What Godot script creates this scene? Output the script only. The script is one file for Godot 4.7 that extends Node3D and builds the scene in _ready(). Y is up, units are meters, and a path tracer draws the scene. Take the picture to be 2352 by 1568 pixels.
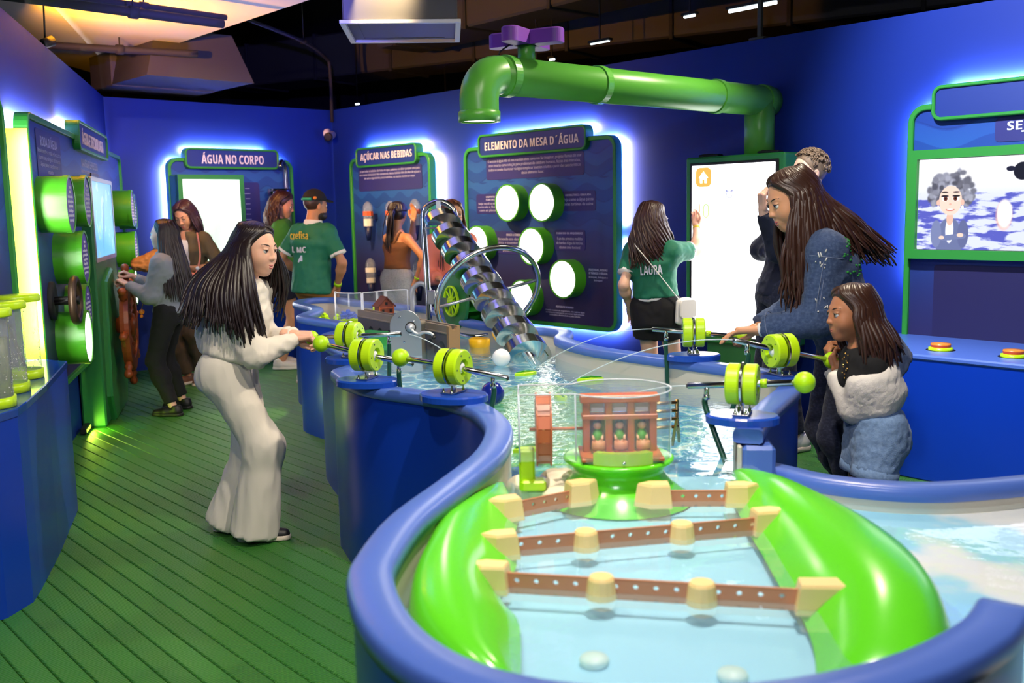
extends Node3D
# An interactive water exhibit: winding blue water table, wall boards with glowing halos, visitors.

var M := {}                      # materials by name
var used := {}                   # names already taken at top level
var noise := FastNoiseLite.new()

# ---------------------------------------------------------------- geometry helpers
class Geo:
	var st := SurfaceTool.new()
	var xf := Transform3D()
	func _init(smooth := false) -> void:
		st.begin(Mesh.PRIMITIVE_TRIANGLES)
		group(smooth)
	func group(smooth: bool) -> void:
		st.set_smooth_group(0 if smooth else 4294967295)
	func tri(a: Vector3, b: Vector3, c: Vector3) -> void:      # counter-clockwise seen from its front
		st.add_vertex(xf * a); st.add_vertex(xf * c); st.add_vertex(xf * b)
	func quad(a: Vector3, b: Vector3, c: Vector3, d: Vector3) -> void:
		tri(a, b, c); tri(a, c, d)
	func done() -> ArrayMesh:
		st.generate_normals()
		return st.commit()

func box(g: Geo, c: Vector3, s: Vector3, b := 0.0) -> void:
	var h := s * 0.5
	b = minf(b, minf(h.x, minf(h.y, h.z)) * 0.98)
	if b <= 0.0:
		var v := []
		for i in 8: v.append(c + Vector3(h.x * (1 if i & 1 else -1), h.y * (1 if i & 2 else -1), h.z * (1 if i & 4 else -1)))
		for f in [[0, 2, 3, 1], [4, 5, 7, 6], [0, 1, 5, 4], [2, 6, 7, 3], [0, 4, 6, 2], [1, 3, 7, 5]]: g.quad(v[f[0]], v[f[1]], v[f[2]], v[f[3]])
		return
	for ax in 3:
		var u := (ax + 1) % 3; var w := (ax + 2) % 3
		for sg in [-1.0, 1.0]:
			var q := []
			for k in [[-1, -1], [1, -1], [1, 1], [-1, 1]]:
				var p := Vector3(); p[ax] = sg * h[ax]; p[u] = k[0] * (h[u] - b); p[w] = k[1] * (h[w] - b); q.append(c + p)
			if sg > 0: g.quad(q[0], q[1], q[2], q[3])
			else: g.quad(q[3], q[2], q[1], q[0])
		for su in [-1.0, 1.0]:
			for sw in [-1.0, 1.0]:
				var a := Vector3(); a[u] = su * h[u]; a[w] = sw * (h[w] - b)
				var d := Vector3(); d[u] = su * (h[u] - b); d[w] = sw * h[w]
				var e := Vector3(); e[ax] = h[ax] - b
				if su * sw > 0: g.quad(c + a - e, c + d - e, c + d + e, c + a + e)
				else: g.quad(c + a + e, c + d + e, c + d - e, c + a - e)
	for i in 8:
		var s3 := Vector3(1 if i & 1 else -1, 1 if i & 2 else -1, 1 if i & 4 else -1)
		var t := []
		for ax in 3:
			var p := (h - Vector3.ONE * b) * s3; p[ax] = h[ax] * s3[ax]; t.append(c + p)
		if s3.x * s3.y * s3.z > 0: g.tri(t[0], t[1], t[2])
		else: g.tri(t[2], t[1], t[0])

func lathe(g: Geo, prof: Array, seg := 32, c := Vector3.ZERO) -> void:   # prof: Vector2(radius, y), bottom to top
	for i in prof.size() - 1:
		var p: Vector2 = prof[i]; var q: Vector2 = prof[i + 1]
		for k in seg:
			var a := TAU * k / seg; var b := TAU * (k + 1) / seg
			var da := Vector3(cos(a), 0, -sin(a)); var db := Vector3(cos(b), 0, -sin(b))
			var A := c + da * p.x + Vector3.UP * p.y; var B := c + db * p.x + Vector3.UP * p.y
			var C := c + db * q.x + Vector3.UP * q.y; var D := c + da * q.x + Vector3.UP * q.y
			if p.x > 1e-5: g.tri(A, B, C)
			if q.x > 1e-5: g.tri(A, C, D)

func frame_at(d: Vector3, up: Vector3) -> Array:
	var s := d.cross(up)
	if s.length() < 1e-3: s = d.cross(Vector3.RIGHT if absf(d.x) < 0.9 else Vector3.UP)
	s = s.normalized()
	return [s, s.cross(d).normalized()]

func tube(g: Geo, pts: Array, r, seg := 10, caps := true, flat := 1.0, closed := false) -> void:   # r: a number, or one per point
	var n := pts.size(); var rings := []; var side := Vector3.ZERO
	for i in n:
		var d: Vector3
		if closed: d = (pts[(i + 1) % n] - pts[(i - 1 + n) % n]).normalized()
		else: d = (pts[mini(i + 1, n - 1)] - pts[maxi(i - 1, 0)]).normalized()
		if side == Vector3.ZERO: side = frame_at(d, Vector3.UP)[0]
		side = (side - d * side.dot(d)).normalized()
		var up := side.cross(d)
		var rr: float = r[i] if r is Array else r
		var ring := []
		for k in seg:
			var a := TAU * k / seg
			ring.append(pts[i] + (side * cos(a) + up * sin(a) * flat) * rr)
		rings.append(ring)
	for i in (n if closed else n - 1):
		var A: Array = rings[i]; var B: Array = rings[(i + 1) % n]
		for k in seg:
			var l := (k + 1) % seg
			g.quad(A[k], B[k], B[l], A[l])
	if caps and not closed:
		for k in range(1, seg - 1):
			g.tri(rings[0][0], rings[0][k], rings[0][k + 1])
			g.tri(rings[n - 1][0], rings[n - 1][k + 1], rings[n - 1][k])

func ball(g: Geo, c: Vector3, r: float, seg := 20, sc := Vector3.ONE) -> void:
	var n := seg / 2
	for i in n:
		for k in seg:
			var q := []
			for e in [[i, k], [i, k + 1], [i + 1, k + 1], [i + 1, k]]:
				var th: float = PI * e[0] / n; var ph: float = TAU * e[1] / seg
				q.append(c + Vector3(sin(th) * cos(ph), cos(th), sin(th) * sin(ph)) * r * sc)
			if i > 0: g.tri(q[0], q[1], q[2])
			if i < n - 1: g.tri(q[0], q[2], q[3])

func circle(r: float, n := 32, c := Vector2.ZERO) -> PackedVector2Array:
	var p := PackedVector2Array()
	for i in n: p.append(c + Vector2.from_angle(TAU * i / n) * r)
	return p

func rrect(x0: float, y0: float, x1: float, y1: float, r: float, n := 6) -> PackedVector2Array:   # counter-clockwise
	var p := PackedVector2Array()
	for q in [[x1 - r, y0 + r, -PI / 2], [x1 - r, y1 - r, 0.0], [x0 + r, y1 - r, PI / 2], [x0 + r, y0 + r, PI]]:
		for i in n + 1: p.append(Vector2(q[0], q[1]) + Vector2.from_angle(q[2] + PI / 2 * i / n) * r)
	return p

func grown(poly: PackedVector2Array, d: float) -> PackedVector2Array:      # same point count, moved along vertex normals
	var n := poly.size(); var o := PackedVector2Array()
	for i in n:
		var t := (poly[(i + 1) % n] - poly[(i - 1 + n) % n]).normalized()
		o.append(poly[i] + Vector2(t.y, -t.x) * d)
	return o

func face2(g: Geo, poly: PackedVector2Array, z: float, up := true, uvr := Rect2()) -> void:
	var t := Geometry2D.triangulate_polygon(poly)
	for i in range(0, t.size(), 3):
		var q := [poly[t[i]], poly[t[i + 1]], poly[t[i + 2]]]
		if ((q[1] - q[0]).cross(q[2] - q[0]) > 0) != up: q.reverse()
		for k in [0, 2, 1]:
			if uvr.size.x > 0: g.st.set_uv((q[k] - uvr.position) / uvr.size)
			g.st.add_vertex(g.xf * Vector3(q[k].x, q[k].y, z))

func prism(g: Geo, poly: PackedVector2Array, z0: float, z1: float, bev := 0.0, uvr := Rect2()) -> void:
	var area := 0.0
	for i in poly.size(): area += poly[i].cross(poly[(i + 1) % poly.size()])
	if area < 0:
		poly = poly.duplicate(); poly.reverse()
	if uvr.size.x > 0: g.st.set_uv(Vector2.ZERO)
	var n := poly.size(); var top := grown(poly, -bev) if bev > 0 else poly
	var zb := z1 - bev
	for i in n:
		var j := (i + 1) % n
		g.quad(V3(poly[i], z0), V3(poly[j], z0), V3(poly[j], zb), V3(poly[i], zb))
		if bev > 0: g.quad(V3(poly[i], zb), V3(poly[j], zb), V3(top[j], z1), V3(top[i], z1))
	face2(g, top, z1, true, uvr)
	face2(g, poly, z0, false)

func ring(g: Geo, o: PackedVector2Array, inn: PackedVector2Array, z0: float, z1: float, bev := 0.0) -> void:
	var n := o.size(); var ot := grown(o, -bev) if bev > 0 else o; var it := grown(inn, bev) if bev > 0 else inn
	for i in n:
		var j := (i + 1) % n
		g.quad(V3(o[i], z0), V3(o[j], z0), V3(o[j], z1 - bev), V3(o[i], z1 - bev))
		g.quad(V3(inn[j], z0), V3(inn[i], z0), V3(inn[i], z1 - bev), V3(inn[j], z1 - bev))
		if bev > 0:
			g.quad(V3(o[i], z1 - bev), V3(o[j], z1 - bev), V3(ot[j], z1), V3(ot[i], z1))
			g.quad(V3(inn[j], z1 - bev), V3(inn[i], z1 - bev), V3(it[i], z1), V3(it[j], z1))
		g.quad(V3(ot[i], z1), V3(ot[j], z1), V3(it[j], z1), V3(it[i], z1))
		g.quad(V3(o[j], z0), V3(o[i], z0), V3(inn[i], z0), V3(inn[j], z0))

func V3(p: Vector2, z: float) -> Vector3: return Vector3(p.x, p.y, z)

func spline(pts: Array, per := 6, closed := false) -> Array:      # Catmull-Rom through points
	var o := []; var n := pts.size()
	for i in (n if closed else n - 1):
		var a = pts[(i - 1 + n) % n] if closed or i > 0 else pts[0]
		var b = pts[i]; var c = pts[(i + 1) % n]
		var d = pts[(i + 2) % n] if closed or i + 2 < n else pts[n - 1]
		for k in per: o.append(b.cubic_interpolate(c, a, d, float(k) / per))
	if not closed: o.append(pts[n - 1])
	return o

# ---------------------------------------------------------------- scene helpers
func numbered(n: String) -> String:
	if not used.has(n):
		used[n] = 0
		return n
	used[n] += 1
	return "%s_%03d" % [n, used[n]]

func tag(o: Node3D, label: String, category: String, group := "") -> Node3D:
	o.set_meta("label", label); o.set_meta("category", category)
	if group: o.set_meta("group", group)
	return o

func thing(called: String, label: String, category: String, at := Transform3D(), group := "") -> Node3D:
	var o := Node3D.new(); o.name = numbered(called); o.transform = at; add_child(o)
	return tag(o, label, category, group)

func obj(called: String, g, m, parent: Node = self) -> MeshInstance3D:
	var o := MeshInstance3D.new()
	o.mesh = g.done() if g is Geo else g
	o.material_override = M[m] if m is String else m
	o.name = numbered(called) if parent == self else called
	parent.add_child(o, true)
	return o

func struct(called: String, g, m, label: String) -> MeshInstance3D:
	var o := obj(called, g, m)
	o.set_meta("kind", "structure"); o.set_meta("label", label)
	return o

func T(x: float, y: float, z: float, yaw := 0.0, pitch := 0.0, roll := 0.0) -> Transform3D:
	return Transform3D(Basis.from_euler(Vector3(pitch, yaw, roll)), Vector3(x, y, z))

func letters(parent: Node, text: String, width: float, height: float, at: Vector3, m: String, bold := true, lines := 1, left := false, called := "lettering") -> MeshInstance3D:
	var t := TextMesh.new(); var f := SystemFont.new()
	f.font_names = PackedStringArray(["Droid Sans"]); f.font_weight = 700 if bold else 400
	t.font = f; t.text = text; t.font_size = 48; t.pixel_size = 0.01; t.depth = 0.02; t.curve_step = 3.0 if lines == 1 else 8.0
	t.horizontal_alignment = HORIZONTAL_ALIGNMENT_LEFT if left else HORIZONTAL_ALIGNMENT_CENTER
	var bb := t.get_aabb()
	var o := MeshInstance3D.new(); o.mesh = t; o.name = called; o.material_override = M[m]
	var sx := width / maxf(bb.size.x, 0.001); var sy := height / maxf(bb.size.y, 0.001)
	o.scale = Vector3(sx, sy, 0.1)
	o.position = at - Vector3(bb.get_center().x * sx, bb.get_center().y * sy, 0)
	parent.add_child(o, true)
	return o

func mat(n: String, c: Color, rough := 0.5, metal := 0.0) -> StandardMaterial3D:
	var m := StandardMaterial3D.new(); m.albedo_color = c; m.roughness = rough; m.metallic = metal; m.resource_name = n
	M[n] = m
	return m

func rgb(r: int, g: int, b: int) -> Color: return Color(r / 255.0, g / 255.0, b / 255.0)

func glow(n: String, c: Color, e: float) -> StandardMaterial3D:
	var m := mat(n, c, 0.4)
	m.emission_enabled = true; m.emission = c; m.emission_energy_multiplier = e
	return m

func noisetex(freq: float, size: int, ramp: Array, normal := 0.0, sd := 1, fractal := true) -> NoiseTexture2D:
	var t := NoiseTexture2D.new(); var n := FastNoiseLite.new()
	n.seed = sd; n.frequency = freq; n.noise_type = FastNoiseLite.TYPE_SIMPLEX_SMOOTH
	n.fractal_type = FastNoiseLite.FRACTAL_FBM if fractal else FastNoiseLite.FRACTAL_NONE
	t.noise = n; t.width = size; t.height = size; t.seamless = true
	if normal > 0: 
		t.as_normal_map = true; t.bump_strength = normal
	elif ramp.size():
		var gr := Gradient.new(); var off := PackedFloat32Array(); var col := PackedColorArray()
		for i in ramp.size():
			off.append(ramp[i][0]); col.append(ramp[i][1])
		gr.offsets = off; gr.colors = col; t.color_ramp = gr
	return t

func tri_map(m: StandardMaterial3D, scale: float) -> StandardMaterial3D:
	m.uv1_triplanar = true; m.uv1_scale = Vector3.ONE * scale
	return m

func cloth(n: String, c: Color, rough := 0.9, bump := 0.5, scale := 14.0) -> StandardMaterial3D:
	var m := mat(n, c, rough)
	m.normal_enabled = true; m.normal_texture = M_tex["cloth"]; m.normal_scale = bump
	tri_map(m, scale)
	m.rim_enabled = true; m.rim = 0.15; m.rim_tint = 0.6
	if "denim" in n:                                               # faded, mottled dye
		m.albedo_color = Color.WHITE; m.albedo_texture = noisetex(0.03, 256, [[0.0, c.darkened(0.16)], [0.45, c], [0.7, c.lightened(0.08)], [1.0, c.lightened(0.18)]], 0.0, 31); m.uv1_scale = Vector3.ONE * 7.0
	return m
var M_tex := {}

# walls: frames with x to the right along the wall, y up, z into the room
const LEFT_CORNER := Vector3(-3.723, 0, -9.406)
const BACK_CORNER := Vector3(-1.908, 0, -11.058)
func wall_frame(w: String) -> Transform3D:
	if w == "left": return Transform3D(Basis(Vector3(-0.259, 0, -0.966), Vector3.UP, Vector3(0.966, 0, -0.259)), LEFT_CORNER)
	if w == "back": return Transform3D(Basis(Vector3(0.74, 0, -0.673), Vector3.UP, Vector3(0.673, 0, 0.74)), LEFT_CORNER)
	return Transform3D(Basis(Vector3(0.66, 0, 0.751), Vector3.UP, Vector3(-0.751, 0, 0.66)), BACK_CORNER)
func on_wall(w: String, s: float, y: float, n := 0.0) -> Transform3D: return wall_frame(w) * T(s, y, n)

func area_light(at: Transform3D, size: Vector2, e: float, c: Color, parent: Node = self) -> AreaLight3D:
	var l := AreaLight3D.new(); l.transform = at; l.area_size = size; l.light_energy = e; l.light_color = c
	l.area_range = 12.0; l.shadow_enabled = true; l.name = "area_light"
	parent.add_child(l, true)
	return l

func spot(p: Vector3, target: Vector3, angle: float, e: float, c: Color, size := 0.06) -> void:
	var d := (target - p).normalized()
	var fr := Transform3D(Basis.looking_at(d, Vector3.UP if absf(d.y) < 0.99 else Vector3.RIGHT), p)
	var l := SpotLight3D.new(); l.transform = fr; l.spot_angle = angle; l.spot_angle_attenuation = 0.6
	l.light_energy = e; l.light_color = c; l.light_size = size; l.spot_range = 20.0; l.spot_attenuation = 2.0; l.shadow_enabled = true; l.name = "spot_light"
	add_child(l, true)
	var o := thing("spotlight", SPOT_LABELS[used.get("spotlight", -1) + 1], "spotlight", fr, "")
	var g := Geo.new(true)
	g.xf = T(0, 0, 0.04, 0, PI / 2)
	lathe(g, [Vector2(0.05, -0.03), Vector2(0.058, -0.03), Vector2(0.058, 0.12), Vector2(0.03, 0.15), Vector2(0, 0.15)], 20)
	obj("can", g, "black", o)
	var h := Geo.new(true); h.xf = T(0, 0, 0.014, 0, -PI / 2)
	lathe(h, [Vector2(0, 0.0), Vector2(0.05, 0.0)], 20)
	obj("lens", h, "lens", o)
	var y := Geo.new(true)
	tube(y, [Vector3(0, 0, 0.18), fr.affine_inverse() * Vector3(p.x, 3.7, p.z)], 0.012, 8)
	obj("stem", y, "black", o)
const SPOT_LABELS := ["black can spotlight hanging above the near basin of the water table", "black can spotlight hanging above the green faucet pipe", "black can spotlight aimed at the back left wall", "black can spotlight aimed at the cartoon television board",
	"black can spotlight above the green walkway", "black can spotlight aimed at the sugar bottle board", "black can spotlight above the steering wheel tower", "black can spotlight behind the photographer aimed at the room"]
func make_materials() -> void:
	M_tex["cloth"] = noisetex(0.12, 256, [], 3.0, 7)
	M_tex["water_n"] = noisetex(0.012, 512, [], 6.0, 3)
	mat("wall", rgb(13, 43, 136), 0.55).metallic_specular = 0.35
	mat("table", rgb(14, 56, 170), 0.3)
	mat("rim", rgb(78, 110, 196), 0.32)
	mat("counter", rgb(10, 56, 172), 0.28)
	mat("pad_blue", rgb(26, 72, 180), 0.22)
	mat("dark", rgb(26, 26, 28), 0.8)
	mat("hall", rgb(16, 16, 18), 0.9)
	mat("black", rgb(14, 14, 16), 0.5)
	mat("duct", rgb(66, 66, 66), 0.6, 0.1)
	mat("duct_dark", rgb(44, 43, 42), 0.7)
	mat("ceiling_white", rgb(214, 208, 196), 0.85)
	mat("grille", rgb(186, 186, 190), 0.6)
	mat("frame_green", rgb(46, 142, 52), 0.45)
	mat("green", rgb(82, 160, 54), 0.34)
	mat("disc_green", rgb(70, 160, 30), 0.35)
	mat("tower_green", rgb(38, 118, 60), 0.5)
	mat("kiosk_green", rgb(40, 128, 62), 0.45)
	mat("purple", rgb(112, 52, 160), 0.5)
	mat("plate_blue", rgb(24, 50, 132), 0.5)
	mat("block_violet", rgb(44, 44, 116), 0.5)
	mat("disc_violet", rgb(88, 76, 160), 0.5)
	mat("ink", rgb(222, 222, 236), 0.6)
	mat("ink_dim", rgb(176, 178, 214), 0.6)
	mat("ink_dark", rgb(24, 28, 60), 0.6)
	mat("lime", rgb(186, 230, 22), 0.3)
	mat("lime_soft", rgb(176, 226, 14), 0.4)
	mat("white_plastic", rgb(236, 236, 240), 0.3)
	mat("navy_plastic", rgb(16, 34, 130), 0.2)
	mat("yellow_plastic", rgb(236, 180, 20), 0.35)
	mat("orange_plastic", rgb(226, 130, 40), 0.35)
	mat("steel", rgb(196, 198, 204), 0.16, 1.0)
	mat("brushed", rgb(190, 194, 200), 0.34, 1.0)
	mat("screw_steel", rgb(230, 228, 224), 0.17, 1.0)
	mat("grey_paint", rgb(176, 180, 186), 0.35, 0.4)
	mat("hose", rgb(14, 66, 52), 0.35)
	mat("sand", rgb(242, 208, 142), 0.45)
	mat("plank", rgb(196, 128, 90), 0.5)
	mat("clay", rgb(188, 98, 52), 0.4)
	mat("house_brown", rgb(128, 62, 42), 0.6)
	mat("helm", rgb(150, 72, 34), 0.35)
	mat("valve", rgb(66, 50, 36), 0.4, 0.6)
	mat("stone", rgb(128, 118, 104), 0.8)
	mat("stone_dark", rgb(84, 84, 90), 0.8)
	mat("terrain", rgb(96, 212, 36), 0.22)
	mat("terrain_dark", rgb(40, 140, 44), 0.3)
	mat("wheel_green", rgb(24, 116, 56), 0.35)
	mat("rock", rgb(226, 214, 190), 0.8)
	mat("inner_wall", rgb(198, 192, 180), 0.6)
	mat("sugar", rgb(240, 236, 226), 0.9)
	mat("cap_orange", rgb(214, 96, 52), 0.5)
	mat("holder", rgb(18, 30, 84), 0.4)
	glow("screen_white", Color(1, 1, 1), 2.2)
	glow("disc_white", Color(1, 1, 0.97), 2.2)
	glow("led", Color(0.93, 0.95, 1), 2.0)
	glow("lens", Color(1, 0.96, 0.9), 3.0)
	glow("mouth", Color(1, 0.97, 0.9), 2.5)
	glow("hall_lamp", Color(0.9, 0.96, 1), 6.0)
	var pane := mat("acrylic", Color(0.88, 0.92, 0.97, 0.15), 0.04)
	pane.transparency = BaseMaterial3D.TRANSPARENCY_ALPHA
	var pane2 := mat("clear_thin", Color(0.95, 0.97, 1.0, 0.05), 0.05)
	pane2.transparency = BaseMaterial3D.TRANSPARENCY_ALPHA
	var wt := mat("water", Color(0.62, 0.9, 0.98, 0.12), 0.04)
	wt.transparency = BaseMaterial3D.TRANSPARENCY_ALPHA
	wt.normal_enabled = true; wt.normal_texture = M_tex["water_n"]; wt.normal_scale = 0.45
	tri_map(wt, 2.6)
	var wc := mat("calm_water", Color(0.8, 0.95, 1.0, 0.1), 0.03)
	wc.transparency = BaseMaterial3D.TRANSPARENCY_ALPHA
	wc.normal_enabled = true; wc.normal_texture = M_tex["water_n"]; wc.normal_scale = 0.05
	tri_map(wc, 1.4)
	var jet := mat("jet", Color(0.9, 0.95, 1.0, 0.5), 0.08)
	jet.transparency = BaseMaterial3D.TRANSPARENCY_ALPHA
	# painted basin bottoms
	var b := mat("basin_paint", Color.WHITE, 0.6)
	b.albedo_texture = noisetex(0.008, 512, [[0.0, rgb(20, 96, 150)], [0.38, rgb(40, 140, 190)], [0.46, rgb(96, 190, 214)], [0.5, rgb(206, 232, 232)], [0.56, rgb(216, 236, 236)], [0.6, rgb(60, 160, 200)], [1.0, rgb(30, 110, 160)]], 0.0, 11)
	tri_map(b, 0.9)
	var gp := mat("green_paint", Color.WHITE, 0.6)
	gp.albedo_texture = noisetex(0.012, 512, [[0.0, rgb(150, 214, 190)], [0.36, rgb(120, 200, 150)], [0.4, rgb(40, 160, 40)], [0.56, rgb(30, 140, 40)], [0.6, rgb(196, 220, 60)], [0.65, rgb(60, 170, 60)], [0.75, rgb(190, 230, 214)], [1.0, rgb(60, 180, 190)]], 0.0, 5)
	tri_map(gp, 1.6)
	mat("basin_pale", rgb(158, 216, 244), 0.6)
	var lp := mat("pool_paint", Color.WHITE, 0.6)
	lp.albedo_texture = noisetex(0.006, 512, [[0.0, rgb(140, 208, 236)], [0.42, rgb(154, 216, 240)], [0.53, rgb(214, 230, 234)], [0.62, rgb(236, 236, 232)], [1.0, rgb(242, 240, 234)]], 0.0, 23)
	tri_map(lp, 0.5)
	# wood with grain
	for w in [["plank", 1.0], ["clay", 1.2]]:
		var m: StandardMaterial3D = M[w[0]]
		m.heightmap_enabled = false
	# ribbed green floor strips: two tones with a woven dimple relief
	var img := Image.create(64, 64, false, Image.FORMAT_RGB8); var nim := Image.create(64, 64, false, Image.FORMAT_RGB8)
	for y in 64:
		for x in 64:
			var h := 0.5 + 0.5 * sin(TAU * (x + y) / 16.0) * sin(TAU * (x - y * 2.0) / 32.0)
			var d := clampf((h - 0.5) * 3.0 + 0.5, 0.0, 1.0)
			img.set_pixel(x, y, rgb(38, 102, 34).lerp(rgb(74, 144, 54), d))
			nim.set_pixel(x, y, Color(h, h, h))
	img.generate_mipmaps()
	nim.bump_map_to_normal_map(5.0)
	for k in 3:
		var f := mat("floor%d" % k, [Color(0.94, 0.94, 0.94), Color.WHITE, Color(0.9, 0.96, 0.9)][k], 0.42)
		f.albedo_texture = ImageTexture.create_from_image(img)
		f.normal_enabled = true; f.normal_texture = ImageTexture.create_from_image(nim); f.normal_scale = 0.55
		tri_map(f, 14.0)
	mat("floor_base", rgb(14, 58, 22), 0.8)
	# board print: blue to indigo with rows of wave bands
	var bi := Image.create(512, 512, false, Image.FORMAT_RGB8)
	for y in 512:
		var v := y / 512.0                                         # 0 at the foot of the board
		var base := rgb(42, 38, 84).lerp(rgb(28, 70, 150), smoothstep(0.15, 0.75, v)).lerp(rgb(26, 60, 146), smoothstep(0.85, 1.0, v))
		for x in 512:
			var u := x / 512.0
			var row := v * 16.0 + 0.32 * sin(u * TAU * 5.0 + floorf(v * 5.0) * 1.3)
			var k := fposmod(row, 2.0)
			var a := smoothstep(0.35, 0.8, v) * (1.0 - 0.5 * smoothstep(0.85, 1.0, v))
			var t := (0.35 if k < 1.0 else 0.0) + (0.3 if absf(k - 1.0) < 0.07 else 0.0) * -1.0
			bi.set_pixel(x, y, base.lerp(rgb(52, 120, 200), maxf(t, 0.0) * a).lerp(rgb(16, 30, 90), maxf(-t, 0.0) * a))
	bi.generate_mipmaps()
	var bm := mat("board_print", Color.WHITE, 0.45)
	bm.albedo_texture = ImageTexture.create_from_image(bi)

func setup() -> void:
	var cam := Camera3D.new(); cam.name = "camera"
	cam.fov = 37.85
	var pitch := 0.131339473; var roll := 0.0199906292
	cam.transform = Transform3D(Basis.from_euler(Vector3(-pitch, 0, 0)) * Basis(Vector3(0, 0, 1), -roll), Vector3(0, 1.47, 0))
	cam.near = 0.05; cam.far = 60.0
	var at := CameraAttributesPhysical.new()
	at.frustum_focal_length = 35.0; at.frustum_focus_distance = 4.9; at.exposure_aperture = 3.2
	cam.attributes = at
	cam.fov = 37.85
	cam.current = true
	add_child(cam)
	var we := WorldEnvironment.new(); we.name = "world"
	var e := Environment.new()
	e.background_mode = Environment.BG_COLOR; e.background_color = Color.BLACK
	e.tonemap_mode = Environment.TONE_MAPPER_LINEAR; e.tonemap_exposure = 1.08
	e.sdfgi_enabled = true; e.ssao_enabled = true; e.ssil_enabled = true
	we.environment = e; add_child(we)

func make_lights() -> void:
	# ceiling spots: where it hangs, what it points at, half angle, energy, colour
	for s in SPOTS: spot(s[0], s[1], s[2], s[3], s[4])
const SPOTS := [
	[Vector3(0.45, 3.45, -2.3), Vector3(0.2, 0.75, -2.9), 62.0, 9.0, Color(1.0, 0.95, 0.88)],
	[Vector3(1.7, 3.45, -5.3), Vector3(-0.3, 0.8, -5.2), 58.0, 7.0, Color(1.0, 0.93, 0.82)],
	[Vector3(-0.6, 3.45, -6.6), Vector3(-2.35, 0.7, -8.6), 36.0, 19.0, Color(1.0, 0.86, 0.66)],
	[Vector3(0.9, 3.45, -4.0), Vector3(3.3, 1.9, -5.0), 44.0, 19.0, Color(0.9, 0.94, 1.0)],
	[Vector3(-0.9, 3.45, -2.0), Vector3(-1.4, 0.0, -3.6), 55.0, 3.2, Color(1.0, 0.94, 0.8)],
	[Vector3(-1.9, 3.45, -7.2), Vector3(-1.0, 0.9, -9.1), 34.0, 20.0, Color(1.0, 0.84, 0.62)],
	[Vector3(-1.2, 3.45, -5.6), Vector3(-2.9, 0.6, -7.0), 42.0, 17.0, Color(1.0, 0.97, 0.66)],
	[Vector3(-0.5, 3.2, 0.9), Vector3(-0.3, 0.9, -4.6), 50.0, 6.0, Color(0.96, 0.96, 1.0)],
]

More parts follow.
